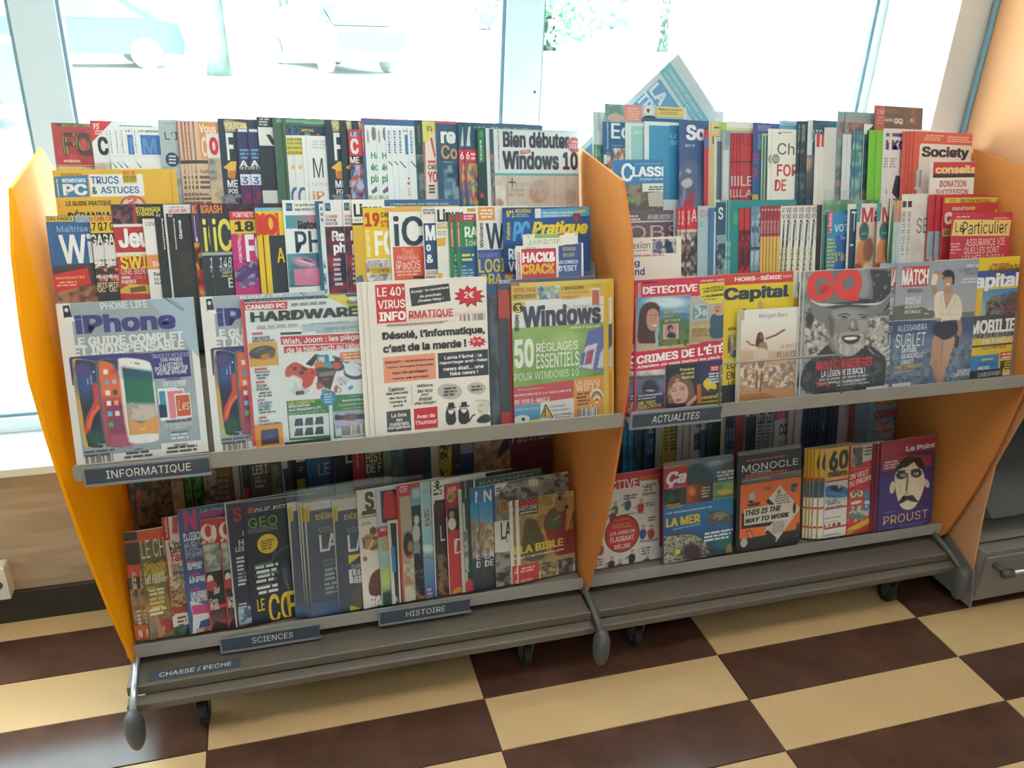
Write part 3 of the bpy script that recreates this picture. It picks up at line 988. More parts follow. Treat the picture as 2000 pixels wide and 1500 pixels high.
MAG(1, 'L', 'A', 1155, 125, 'pale blue-grey magazine with a navy wave disc', 'a9bac2', [
    TL(1, 1185, 148, 1290, 162, '78909c'), T("L'INF", 1203, 215, 1420, 277, '27323a', 'n'), ('ph', 1170, 470, 1500, 720, ['a4b4be', 'b4c0c6', '8ca0ae'], 70), ('e', 1262, 420, 50, 53, '26446c'),
    T('~', 1235, 388, 1290, 402, 'd8e0e4'), T('~', 1235, 412, 1290, 426, 'd8e0e4'), T('~', 1235, 436, 1290, 450, 'd8e0e4'), T('LIBRA', 1222, 536, 1330, 560, 'c4cc78'), TL(2, 1222, 575, 1330, 620, '7c8c98'),
    ('p', [(1270, 690), (1285, 655), (1300, 690), (1295, 720), (1275, 720)], '33424c')], spine='bcc8cc')
MAG(1, 'L', 'A', [1290, 1322, 1348, 1374, 1408], 141, 'magazine with maroon spine strip and peach lower cover', 'd4b89c', [
    Rc(1400, 100, 1443, 418, '9c4450'), T('Vous et Votre Mac', 1417, 165, 1437, 405, 'e6d0d0', 'v'), Rc(1443, 100, 1800, 418, 'dc9460'), T('Vous', 1455, 160, 1582, 225, 'f0e4d8'),
    T('O', 1470, 250, 1530, 400, 'e8d8cc'), Rc(1410, 422, 1800, 452, '4a4640'), T('Confi', 1465, 492, 1530, 520, '3c3834', 'm'), TL(3, 1455, 530, 1580, 640, '6c6058'), T('Dom', 1465, 662, 1530, 684, '3c3834'), TL(2, 1455, 690, 1580, 750, '6c6058')], t=.0018, spine='9c4450')
MAG(1, 'L', 'B', 5, 225, 'cream magazine with a red oval on white', 'c4b09c', [
    Rc(5, 225, 400, 412, 'dddad8'), ('e', 66, 320, 34, 66, 'cc2c38'), ('e', 66, 320, 11, 34, 'ddd4d2'), ('ph', 5, 415, 400, 900, ['c0a890', '7c7468', '9aa8ac', 'd0b494'], 60)])
MAG(1, 'L', 'B', 92, 116, 'navy magazine with white F and golden 1, left of the purple-spined pair', '26364a', fone(0))
MAG(1, 'L', 'B', [228, 310], 192, 'navy magazine with dark red spine and white bands', '2a3c64', [
    Rc(310, 185, 318, 900, '943048'), Rc(322, 195, 700, 226, 'd4dae0'), TL(3, 335, 335, 420, 420, '6f98c8'), T('A', 335, 425, 395, 470, 'e4e8ec'), T('NTS', 332, 468, 420, 492, 'c8c070'),
    Rc(325, 525, 700, 605, 'd4d8e0'), T('3', 350, 545, 400, 600, '4860a0'), ('ph', 320, 610, 700, 900, ['4c2c60', '7c2c50', '342c5c'], 40)], spine='943048')
MAG(1, 'L', 'B', 377, 106, 'dark navy magazine with a white panel and black V', '1f2d3e', [
    TL(3, 392, 112, 480, 175, 'b8c4cc'), Rc(388, 180, 700, 322, 'd8dcde'), T('V', 450, 235, 560, 312, '222a30', 'B'), Rc(412, 645, 800, 900, 'ccd0d2')])
MAG(1, 'L', 'B', [494, 564], 119, 'green magazine with a bright red spine stripe', '3c6656', [
    Rc(560, 120, 590, 900, 'c43a48'), T('CREATION', 571, 420, 583, 700, 'e8c8c8', 'v'), Rc(590, 122, 1200, 168, '64a080'), T('Pratiques astuces', 722, 146, 868, 164, 'd0e4d8', 'n')], spine='c43a48')
MAG(1, 'L', 'B', [587, 640], 171, 'magazine with navy header, yellow text rows and red lines', 'dfe0e0', [
    Rc(640, 165, 900, 247, '24405e'), T('G', 650, 180, 700, 240, '4c6c94', 'n'), T('SPÉCIAL', 705, 190, 802, 216, 'e0d040'), T('Go', 730, 220, 770, 245, 'd8dce0', 'n'), ('e', 830, 235, 12, 8, 'c84048'),
    Rc(645, 258, 720, 388, 'd6c85c'), T('CODE', 655, 264, 712, 280, '3c3c30'), T('TUTO', 655, 292, 712, 310, '3c3c30'), T('ACTU', 655, 324, 712, 342, '3c3c30'), T('JEUX', 655, 358, 712, 378, '3c3c30'),
    Rc(656, 392, 664, 900, 'c04a50'), ('e', 700, 475, 14, 14, 'd8b070'), ('e', 720, 690, 36, 70, '5068a0'), ('e', 726, 700, 26, 58, 'dfe0e0')])
MAG(1, 'L', 'B', [708, 738], 249, 'white magazine with a large dark M and orange initials', 'e2e4e6', [
    TL(3, 780, 275, 900, 345, 'c0c4c8'), T('M', 788, 408, 872, 552, '36424c', 'n'), T('FAITES', 785, 590, 900, 612, 'a8acb0', 'n'), T('iP', 788, 650, 880, 712, 'dc9468', 'm')])
MAG(1, 'L', 'B', [877, 985, 1075], 131, 'navy magazine with white F and golden 1', '26364a', fone(985))
MAG(1, 'L', 'B', 1048, 198, 'red magazine with a blue and white title, before the white group', 'c83440', [
    Rc(1052, 215, 1400, 250, '4a6ca4'), T('LE', 1064, 218, 1115, 250, 'dce0ea'), T('C', 1062, 262, 1130, 380, 'e0dce0', 'B'), ('e', 1095, 325, 18, 22, 'c83440'), Rc(1050, 390, 1400, 455, '2c2c34'), T('ME', 1062, 398, 1132, 446, 'e8e8ea'),
    ('ph', 1055, 458, 1400, 900, ['3c68a4', '2c3c5c', 'c85048', '9ac0dc'], 28)])
MAG(1, 'L', 'B', 1141, 113, 'blue magazine with a red and white vertical spine title', '3a6490', [
    Rc(1141, 100, 1500, 134, 'bc4850'), Rc(1141, 134, 1170, 372, 'c03c48'), T('CREATOR', 1147, 150, 1163, 345, 'e8d8dc', 'v'), ('ph', 1143, 372, 1168, 560, ['5c6c78', '8a7c70'], 30), Rc(1143, 560, 1172, 900, '2c6098')])
MAG(1, 'L', 'B', [1167, 1250], 166, 'white magazine with green letters and grey oval', 'e0e7e9', [
    ('e', 1276, 250, 9, 52, 'b8bcc2'), T('GEEKITUDE', 1270, 212, 1282, 290, '8c949c', 'v'), ('e', 1318, 230, 16, 50, '8a7088'), T('Hack', 1297, 366, 1420, 415, '2f8a58'), T('éco', 1297, 445, 1380, 500, '2f8a58'), T('plus', 1297, 530, 1400, 600, '2f8a58'),
    ('p', [(1300, 650), (1340, 612), (1345, 650), (1310, 670)], '6a5c78'), ('ph', 1265, 680, 1450, 900, ['c8d4d0', '98b098'], 40)])
MAG(1, 'L', 'B', [1320, 1362, 1402, 1484], 182, 'white magazine with blue vertical masthead near the rack middle', 'e2e8ec', [(o[0],) + tuple(o[1:]) for o in micro(1484 - 965)], t=.002)
MAG(1, 'L', 'B', 1535, 131, 'dark teal magazine with dotted white spine', '20454c', [
    Rc(1527, 131, 1540, 900, 'c8d4d8'), T('L ENTREPRISE', 1560, 170, 1575, 310, 'a8b060', 'v'), ('ph', 1545, 380, 1700, 900, ['20454c', '3c5c60', '6c8488'], 30)])
MAG(1, 'L', 'B', 1592, 136, 'cream magazine with yellow corner flash and red border', 'e0d6ce', [
    ('p', [(1592, 136), (1690, 136), (1690, 200), (1625, 300), (1592, 290)], 'd8cc70'), T('N°4', 1625, 170, 1665, 215, '5c5c40'), ('p', [(1600, 290), (1612, 290), (1614, 900), (1602, 900)], 'c04a50'),
    ('p', [(1648, 260), (1664, 260), (1690, 395), (1680, 400)], 'c04a50'), Rc(1632, 425, 1690, 445, 'c45c5c'), T('CREE', 1632, 455, 1720, 492, '3c3c44'), T('YOU', 1632, 505, 1740, 585, 'b83c44'), TL(3, 1632, 600, 1700, 670, '4c4c54')])
MAG(1, 'L', 'B', 1690, 137, 'steel-blue magazine with white re over orange Co', '2c5674', [
    Rc(1692, 137, 1900, 163, 'bc5060'), T('re', 1725, 212, 1838, 303, 'e0e6e8', 'B'), T('Co', 1728, 312, 1850, 417, 'd09468', 'm'), TL(1, 1740, 430, 1840, 445, '90a8b8'),
    ('ph', 1745, 460, 1900, 900, ['2c5674', '48708c', '7a98ac', '1f4460'], 60)])
MAG(1, 'L', 'C', [350, 393], 147, 'blue magazine with red ribbon and white scribble', '2d5470', [
    ('p', [(415, 320), (430, 180), (446, 178), (440, 250), (446, 320)], 'c8d4dc'), T('dr B a l a', 470, 172, 860, 200, 'b8a0b4', 'n'),
    ('p', [(393, 345), (490, 345), (490, 440), (418, 440), (420, 600), (393, 665)], 'cc3c4c'), T('6', 412, 362, 440, 418, 'f0e4e4'), TL(2, 446, 365, 490, 425, 'e8d0d4'),
    ('ph', 420, 445, 560, 900, ['4a6c90', '3a8098', 'a05068', 'c8b050'], 26)], w=.19)
MAG(1, 'L', 'C', 490, 196, 'dark magazine with a green spine panel of white capitals', '1d4440', [
    Rc(500, 200, 552, 440, '257a54'), T('EXCEL', 512, 280, 532, 435, 'dfe8e4', 'd'), Rc(500, 440, 552, 900, '1c3c44'), ('e', 525, 233, 16, 26, '3c9068'), ('e', 530, 682, 14, 18, 'cc3c54')])
MAG(1, 'L', 'C', 556, 188, 'thin pale magazine beside the green-spined one', 'cdd6da', [TL(9, 562, 250, 575, 700, '8ca0ac')])
MAG(1, 'L', 'C', 586, 194, 'slate magazine with an orange patch just left of the white title cover', '3a5068', [('ph', 588, 380, 640, 900, ['34485c', 'b08060', '5c7084'], 30)])
MAG(1, 'L', 'C', 614, 191, 'white beginner magazine with bold dark two-line title and pink disc', 'e5ebee', [
    Rc(614, 185, 1290, 198, '8cc4d0'), T('micro INFORMATIQUE', 641, 205, 660, 495, '5c6c7c', 'v'), Rc(612, 517, 1300, 536, '62b0bc'),
    ('cv', 614, 536, 1300, 900, 60, 40, [('g', 614, 540, 1240, 560, 'd8c8bc', 'c8bcb0'), ('l', [(720, 536), (715, 760)], 10, 'b89a88', 3), ('l', [(1060, 536), (1060, 760)], 8, 'b8a898', 3), ('l', [(1150, 536), (1150, 760)], 8, 'b8a898', 3), ('p', [(614, 600), (700, 620), (700, 760), (614, 760)], 'e4dcd4', 4),
      ('e', 945, 655, 68, 85, 10, 'b8988a', 14), ('e', 945, 615, 58, 40, 0, 'b8b0a8', 14), ('e', 980, 660, 40, 60, 0, 'c8aa98', 14), ('e', 940, 640, 6, 4, 0, '705850', 4), ('e', 975, 640, 6, 4, 0, '705850', 4), ('e', 1180, 690, 40, 60, 0, 'b8a098', 14), ('e', 650, 740, 40, 35, 0, 'c09488', 10), ('n', .06, 30, 3)]),
    T('+', 725, 550, 775, 620, '3a4450', 'n'), T('DE 20', 770, 590, 838, 615, 'b06058', 'n'), T('DOSSIERS', 742, 632, 840, 655, '6c6460', 'n'), T('PRATIQUES', 728, 663, 840, 688, '6c6460', 'n'),
    T('Bien débuter', 680, 207, 1168, 340, '27364a', 'B'), T('Windows 10', 677, 352, 1232, 496, '27364a', 'B'), ('e', 1205, 312, 52, 56, 'c84858'), ('p', [(812, 352), (885, 345), (882, 372), (810, 380)], 'cc5060'),
    T('AVEC', 822, 352, 875, 370, 'f0dcdc'), T('Edition', 1178, 278, 1235, 300, 'f0d8dc', 'm'), T('2019', 1165, 305, 1240, 340, 'f0e0e4')], w=.218, wrap=.008)
# cards standing in front of the top tier's left end
for xx, yy, rr_ in ((432, 492, .0815), (381, 497, .0845)):
    MAG(1, 'L', 'A', xx, yy, 'x', 'dcae3c', [
        Rc(381, 497, 1200, 540, 'd8b03c'), T('SEULEMENT 3€90', 445, 520, 600, 536, '8a6c20'), ('p', [(395, 545), (642, 532), (655, 690), (400, 697)], '3a7cac'), Rc(650, 528, 1060, 685, 'dfe2e4'),
        T('WINDOWS', 450, 558, 630, 586, 'e8ecee'), T('i', 410, 560, 438, 692, 'e4c8a0', 'B'), T('PC', 457, 598, 645, 680, 'e4eaec', 'B'), T('TRUCS', 662, 542, 872, 596, '2f6aa0', 'm'),
        T('&', 672, 618, 715, 672, '2c3c4c', 'm'), T('ASTUCES', 735, 618, 1022, 664, '2f6aa0', 'm'), Rc(893, 500, 1005, 592, 'd6b434'), T('BEST OF', 900, 502, 990, 528, 'c85838'), T('FICHES', 903, 538, 1000, 563, '4c6030'), T('PRATIQUES', 908, 568, 995, 580, '4c6030'),
        T('LE GUIDE PRATIQUE', 482, 724, 818, 755, '3c3010'), ('e', 975, 750, 95, 68, 'c0504c'), ('e', 975, 750, 78, 54, 'd8c8b8'), T('2', 930, 700, 1010, 745, 'c45c54'), T('DÉPANNAGE', 495, 790, 905, 860, '3c3010'), T('L', 432, 730, 446, 765, 'c86040')],
        w=.197, rest=rr_, label='yellow and blue tips magazine, %s of the pair before the top tier left end' % ('rear' if rr_ < .083 else 'front'))

# ------------------------------------------------------------------ left rack, second tier
MAG(2, 'L', 'A', 330, 832, 'blue magazine with large white W and red news box, leftmost', '2c629c', [
    Rc(330, 836, 542, 872, 'd8c048'), T('196 PAGES', 342, 840, 528, 864, '403820'), ('ph', 542, 800, 800, 875, ['9ab0c4', '8ca4b8'], 30), ('p', [(385, 1200), (700, 1170), (715, 1600), (400, 1600)], '443840'),
    ('ph', 400, 1350, 800, 1500, ['8c5c48', '5c4038', 'a87858'], 40), T('Windows 10', 360, 905, 395, 1172, 'e6ecf0', 'v'), T('Maîtrisez', 412, 905, 680, 945, '9ac0dc', 'n'), T('Win', 425, 965, 800, 1170, 'e8ecee', 'm'),
    ('p', [(385, 1262), (640, 1210), (670, 1330), (405, 1395)], 'c82c30'), T('NOUVEAUTÉS', 410, 1275, 620, 1288, 'e8c060'), TL(2, 412, 1310, 600, 1345, 'e8a090')])
MAG(2, 'L', 'A', [652, 738], 832, 'black and yellow magazine with red headline', '22262c', [
    Rc(738, 832, 1100, 948, 'd8b83c'), T('EN CADEAU', 722, 836, 900, 866, 'cc4028'), T('17 GAGES', 728, 878, 960, 935, '2c2820'), T('GAMES', 742, 965, 980, 1040, 'dfe0e0'), Rc(742, 1045, 1100, 1200, 'd4d4d4'),
    ('ph', 742, 1150, 1000, 1210, ['dcdcdc', '222222', 'dcdcdc'], 12), ('ph', 742, 1200, 1000, 1310, ['b83434', 'c8c4bc', '282828'], 25), Rc(742, 1312, 1100, 1500, '282c34'), T('CARTES', 745, 1320, 900, 1350, 'e0c890'), T('TRUC', 748, 1358, 860, 1385, 'e0c890')])
MAG(2, 'L', 'A', 808, 747, 'red games magazine with white title and yellow headline', 'b22c34', [
    ('ph', 808, 740, 990, 892, ['6c3440', '44507c', '8c4450', '2c2838'], 30), Rc(990, 740, 1400, 892, '26262a'), T('STRANGER', 992, 768, 1175, 798, 'ddd050'), T('THINGS 3', 995, 802, 1160, 830, 'ddd050'), Rc(815, 893, 1400, 902, 'ddd8d4'),
    Rc(820, 1102, 1400, 1112, 'ddd0cc'), T('Jeux', 858, 925, 1180, 1058, 'e8e8e8', 'B'), T('SWITCH', 875, 1120, 1280, 1207, 'ddc82c'), T('UNE BENTO', 885, 1216, 1120, 1252, 'ecd8d0', 'n'), T('ANIMAL', 888, 1272, 960, 1292, 'e8dcd8'), T('POKEDEX', 890, 1302, 1000, 1324, 'e8dcd8'), T('LINK S', 970, 1268, 1070, 1290, 'c88880', 'n'),
    ('p', [(880, 1370), (950, 1330), (1100, 1335), (1100, 1400), (880, 1400)], 'd0a838'), ('p', [(950, 1360), (1060, 1340), (1075, 1380), (960, 1395)], '6c5428')])
MAG(2, 'L', 'A', 1042, 852, 'white magazine with an orange block, before the black pair', 'e2dedb', [
    T('LINUX', 1065, 876, 1180, 902, '3a3838', 'n'), T('Python', 1058, 850, 1120, 866, 'c85850', 'n'), Rc(1068, 1118, 1300, 1215, 'dc9058'), T('De', 1118, 1165, 1190, 1200, 'f0dccc'), T('Deb', 1125, 1245, 1190, 1270, '3c3c40'), T('12.2', 1128, 1285, 1190, 1330, '4a4c54')])
MAG(2, 'L', 'A', 1128, 815, 'black magazine with white vertical gothic title and white spine, left one', '22262c', [
    Rc(1128, 810, 1200, 845, '1c1e22'), Rc(1128, 845, 1160, 1600, 'dcdcda'), T('62', 1140, 818, 1175, 836, 'd8d8d8'), T('RolePlaying', 1178, 850, 1215, 1076, 'e4e4e2', 'v')])
MAG(2, 'L', 'A', 1192, 748, 'white magazine with red rounded games header', 'd9d6d4', [
    T('GUIDE OFFICIEL', 1240, 762, 1350, 774, '907c80'), T('JEUX DE', 1228, 783, 1370, 806, 'c43440'), Rc(1290, 815, 1500, 1500, '33343c'), T('NEWS', 1298, 822, 1372, 842, 'dcdcdc'), T('L', 1355, 870, 1392, 970, 'e0e0e0', 'n')])
MAG(2, 'L', 'A', 1215, 815, 'black magazine with white vertical gothic title and white spine, right one', '22262c', [
    Rc(1215, 812, 1290, 848, '1c1e22'), Rc(1215, 848, 1246, 1600, 'dcdcda'), T('62', 1230, 820, 1264, 838, 'd8d8d8'), T('RolePlaying', 1264, 850, 1300, 1076, 'e4e4e2', 'v'), T('Game', 1300, 862, 1338, 1000, 'e4e4e2', 'v'), ('ph', 1290, 1100, 1500, 1500, ['26282c', '3c3228', '2c2c30'], 60)])
MAG(2, 'L', 'A', 1393, 745, 'purple magazine with flame logo and fiery lower picture', '4c3a66', [
    T('K', 1402, 750, 1445, 812, 'd88850', 'B'), Rc(1400, 815, 1420, 1030, '7c60a0'), ('ph', 1402, 1030, 1600, 1500, ['b03428', 'd8982c', '3c2020', '7c1c20'], 40), T('L', 1418, 830, 1450, 1020, 'dcd8dc')])
MAG(2, 'L', 'A', 1458, 745, 'black games magazine with orange flame logo band', '2a2230', [
    T('KRASH', 1465, 750, 1628, 812, 'd4814c', 'B'), ('ph', 1630, 740, 1960, 800, ['26202c', '4c2c48', '26202c'], 30)])
MAG(2, 'L', 'B', [-50, 22], 820, 'black magazine with white spine and yellow letters', '2a3440', [
    Rc(22, 815, 42, 1600, 'd6dce0'), T('iCrea', 50, 850, 420, 1082, 'ddd058', 'm'), Rc(40, 1098, 300, 1112, 'a0a8b0'), T('148', 98, 1135, 200, 1205, 'e0e4e8', 'in'), T('PAGES', 110, 1205, 205, 1240, 'c8ccd0', 'in'), TL(2, 118, 1240, 210, 1280, 'a8a468'),
    T('E', 170, 1285, 210, 1355, 'd0d4d8')])
MAG(2, 'L', 'B', 176, 796, 'pink magazine with yellow 18 band and white F', 'c02c78', [
    Rc(176, 790, 500, 860, 'c42c40'), T('FORTNITE', 204, 806, 358, 840, 'e8dce0'), Rc(180, 862, 500, 955, 'd8bc30'), T('18', 215, 870, 362, 944, '2c3038', 'B'), T('FORTNITE', 240, 1008, 276, 1170, 'ece0e8', 'v'), T('$10', 240, 965, 272, 1005, 'dcd050', 'v'),
    T('FOR', 290, 965, 540, 1160, 'ece4ea', 'B'), ('cv', 215, 1160, 420, 1350, 30, 30, [('c', 'c03078'), ('b', '4c3868', .5, 50, 7, None), ('e', 290, 1250, 40, 60, 20, '503c74', 8), ('e', 330, 1310, 60, 30, -20, '6c5088', 10), ('b', '8c98b8', .62, 26, 9, None)])])
MAG(2, 'L', 'B', 362, 772, 'navy magazine with yellow letters behind the yellow pair', '27384c', [Rc(362, 772, 800, 795, '6ca8cc'), T('CAHIER', 500, 748, 700, 775, 'd8c040'), ])
MAG(2, 'L', 'B', [368, 415], 796, 'yellow-edged magazine with red bracketed O and navy panel', 'e2bc24', [
    T('[O]', 418, 812, 548, 972, 'cc3028', 'm'), ('e', 480, 895, 62, 78, 'cc3028'), ('e', 480, 895, 22, 52, 'e2bc24'), Rc(468, 975, 900, 1600, '25303e'), T('CODEZ VOUS MEME', 442, 1035, 458, 1222, 'b84c30', 'v'), T('A', 524, 1065, 590, 1172, 'ddb02c', 'm')], spine='e0b820')
MAG(2, 'L', 'B', 566, 716, 'white photo-editing magazine with teal band and pink picture', 'dfe5e6', [
    Rc(592, 738, 642, 795, '1f607c'), T('Ps', 600, 750, 632, 780, '5cb0cc', 'm'), T('Le guide pour', 655, 740, 820, 762, '33404a'), T('bien DÉBUTER', 658, 770, 830, 792, '33404a'),
    ('cv', 588, 828, 900, 918, 30, 12, [('g', 588, 870, 820, 850, '3c98a4', 'b8708c')]), T('Retouche', 678, 868, 930, 925, '27303a', 'B'), T('PHO', 655, 942, 980, 1092, '2c3c54', 'm'),
    ('cv', 600, 1110, 900, 1340, 50, 45, [('g', 620, 1130, 830, 1300, '4c8c9c', '38506c'), ('e', 730, 1170, 90, 36, 12, 'c08ca8', 20), ('e', 752, 1160, 40, 8, 20, '2c3448', 4), ('e', 742, 1172, 60, 10, 15, 'e0b8cc', 6), ('p', [(655, 1222), (900, 1205), (900, 1340), (660, 1340)], 'cc7c9c', 5), ('n', .1, 30, 4)]), T('PHOTO', 630, 1150, 646, 1320, '503c50', 'v')])
MAG(2, 'L', 'B', 806, 724, 'teal and white magazine edge beside the photo-editing cover', '2c5c78', [Rc(812, 728, 830, 800, '1f5878'), Rc(806, 905, 830, 1340, '5c90a0')])
MAG(2, 'L', 'B', 834, 742, 'pale magazine edge with a teal lower picture', 'd2dade', [('ph', 840, 1150, 900, 1400, ['2c4c60', '78a0ac', 'd0d8dc'], 30), TL(3, 842, 760, 870, 880, '6c8090')])
MAG(2, 'L', 'B', [866, 1006], 716, 'photo magazine with dark crimson cover and teal app square', 'e0dcdc', [
    Rc(1018, 735, 1060, 792, '1f5474'), T('Ps', 1026, 748, 1054, 778, '5cb0cc', 'm'), T('LE NUMERO', 1022, 822, 1110, 842, 'c04850'), T('POUR', 1026, 850, 1100, 868, '4c4c54'), T('DEBUTER', 1026, 876, 1110, 894, '4c4c54'),
    ('ph', 1010, 908, 1400, 1600, ['6c2440', '382c50', '8c2c3c', '28243c'], 60), T('Ret', 1066, 938, 1190, 1010, 'e8e4e4', 'B'), T('phr', 1076, 1022, 1200, 1112, 'e8e4e4', 'B'), TL(6, 1070, 1130, 1150, 1340, 'b8b0b8')], af=1)
MAG(2, 'L', 'B', 1070, 716, 'white magazine with dark title, yellow cover and blue header strip', 'd6ac38', [
    Rc(1070, 700, 1400, 892, 'e8e5e0'), T('Linux', 1086, 742, 1300, 835, '2c3844', 'B'), T('>REF', 1085, 852, 1150, 872, '4c5058', 'n'), Rc(1070, 885, 1400, 893, '2c3038'), Rc(1312, 700, 1900, 762, '315f88'),
    T("L'indispensable pour maîtriser Linux", 1360, 736, 1785, 752, 'e0e8ec', 'n'), ('p', [(1110, 1280), (1150, 1262), (1180, 1350), (1100, 1350)], '5c6c8c')], w=.225)
MAG(2, 'L', 'B', 1155, 772, 'yellow sticker magazine with red 19', 'e2be2c', [
    Rc(1312, 768, 1700, 810, 'dfa850'), T('19', 1166, 808, 1282, 908, 'c43430', 'B'), T('CADEAUX', 1287, 806, 1440, 838, '343028'), T('STICKERS', 1287, 865, 1460, 910, 'c43430'), T('FORTNITE', 1178, 932, 1216, 1128, 'f0ece0', 'v'),
    T('FOR', 1238, 940, 1480, 1115, 'f0ece4', 'B'), Rc(1165, 1150, 1500, 1600, 'dcd6d0'), ('ph', 1170, 1160, 1350, 1310, ['dcd6d0', '7c7088', 'b0a4ac'], 30), Rc(1205, 1210, 1500, 1245, 'e0c030'), T('19 STICKERS', 1212, 1216, 1350, 1230, '33302c'), T('A L INTERIEUR', 1232, 1234, 1350, 1246, '33302c')])
MAG(2, 'L', 'B', 1346, 802, 'white magazine with navy letters and coral tablet panel', 'e5e3e1', [
    T('iCr', 1376, 832, 1700, 1045, '263a54', 'm'), Rc(1376, 1060, 1720, 1290, 'd85c48'), T('Tout', 1445, 1072, 1525, 1112, 'ecc0b0', 'n'), T('nouveau', 1410, 1122, 1560, 1148, 'ecc0b0', 'n'), T('iPadOS', 1400, 1162, 1580, 1218, 'f0e0d8', 'n'), TL(2, 1395, 1230, 1590, 1268, 'e8a898'), ('p', [(1525, 1290), (1530, 1272), (1600, 1268), (1600, 1290)], '2c3444')])
MAG(2, 'L', 'B', 1590, 768, 'white magazine with navy box of stacked white letters', 'e0dcda', [
    T('RÉPARER', 1596, 778, 1700, 794, '4c545c'), T('SON PC', 1598, 800, 1700, 818, '333c44'), Rc(1600, 886, 1900, 1212, '2f4468'), T('Ma', 1612, 900, 1740, 1010, 'e6eaee', 'B'), T('o', 1620, 1040, 1656, 1088, 'e6eaee', 'B'), T('&', 1622, 1115, 1675, 1175, 'e6eaee'), T('3 GUIDES', 1602, 1238, 1720, 1258, 'c06858'), T('Dans', 1620, 1270, 1690, 1285, '44444c')])
MAG(2, 'L', 'C', 188, 764, 'white magazine with dark title and yellow bracket drawing', 'e4e1dc', [
    T('Linux', 200, 782, 395, 872, '2e3a46', 'B'), T('REFER', 205, 884, 290, 902, '5c646c', 'n'), Rc(198, 910, 500, 918, 'd8a838'), TL(2, 200, 940, 280, 975, 'a0a4a8'), ('p', [(198, 995), (265, 990), (262, 1050), (200, 1055)], 'd8a440'),
    Rc(420, 775, 480, 800, 'c8983c'), ('p', [(195, 1250), (240, 1250), (240, 1290), (195, 1290)], 'd8a440'), ('ph', 200, 1060, 280, 1240, ['e4e1dc', 'dcdcd8'], 20)])
MAG(2, 'L', 'C', [282, 332], 817, 'green magazine with crimson spine strip and white letters', '35804a', [
    Rc(342, 815, 372, 1062, 'b02c44'), T('RASPBERRY PI', 350, 880, 368, 1055, 'e8d0d4', 'v'), T('RASPI', 400, 910, 620, 985, 'e4ece6'), T('Idées', 405, 1003, 560, 1045, 'd0e4d4', 'n'), Rc(372, 1062, 700, 1600, '2a5a8c'), Rc(372, 815, 700, 866, 'b8405c'), TL(2, 385, 825, 480, 860, 'e8ccd4'),
    TL(2, 372, 1105, 480, 1165, 'c8d060'), TL(1, 372, 1190, 430, 1212, '58b0a8'), TL(3, 372, 1220, 480, 1280, '98b4d0')])
MAG(2, 'L', 'C', 486, 767, 'white magazine with orange tab, navy W and blue lower half', 'dcd8d4', [
    Rc(500, 768, 625, 862, 'd89450'), TL(3, 512, 780, 612, 850, 'ecd8c0'), T('Windows', 506, 882, 542, 1065, '3a444c', 'v'), T('Win', 555, 880, 800, 1065, '26405c', 'm'), Rc(486, 1082, 900, 1600, '44589c'), T('POLYGRAPHES', 500, 1108, 660, 1130, '8c98c8', 'n'),
    T('LOGICI', 505, 1148, 790, 1235, 'd4c43c', 'm'), T('ORA', 512, 1258, 680, 1330, 'd4c43c', 'm')])
MAG(2, 'L', 'C', 680, 772, 'blue magazine with sky and yellow slanted title', '23508f', w=.2101, art=[
    Rc(680, 765, 915, 800, '1c3c74'), T('N°1', 708, 790, 765, 842, 'dccc40'), T('NOUVEAU', 770, 782, 890, 808, 'dccc40', 'i'), TL(2, 772, 815, 890, 840, '8cb0d0'), ('p', [(912, 785), (1315, 762), (1318, 830), (915, 850)], '48a0c8'), Rc(918, 778, 962, 845, 'd4dce0'),
    T('NOS CONSEILS POUR BIEN', 975, 802, 1195, 808, 'e0ecf0'), T('CONFIGURER VOTRE PC', 975, 826, 1175, 834, 'e0ecf0'), ('p', [(1205, 795), (1290, 782), (1292, 800), (1208, 812)], 'd8b040'), ('e', 1222, 850, 34, 40, '4c4c70'), ('e', 1222, 850, 18, 22, '983c48'),
    T('PC', 750, 872, 882, 1015, '4aa4dc', 'iB'), T('Pratique', 892, 872, 1305, 985, 'e0cc38', 'iB'), T('Pratique', 706, 880, 742, 1005, 'e0cc38', 'v'), Rc(682, 1040, 900, 1290, '1f3f70'), T('RE', 722, 1072, 800, 1150, 'dce4ec'), T('VO', 722, 1165, 810, 1235, 'dce4ec'),
    ('ph', 690, 1250, 760, 1450, ['2c2c38', 'a83c30', 'c89c40'], 25)])
MAG(2, 'L', 'C', 830, 968, 'cream magazine with green lettering, behind the red headline magazine', 'dcd9cc', [
    Rc(915, 968, 1100, 990, '88a860'), T('L', 865, 972, 880, 990, '708c50'), T('ANDROID', 868, 1006, 1105, 1052, '98a880', 'n'), Rc(1205, 962, 1300, 975, 'b0c098'), ('p', [(1085, 952), (1130, 948), (1132, 970), (1087, 974)], 'c03c4c')], w=.118, rest=.0735)
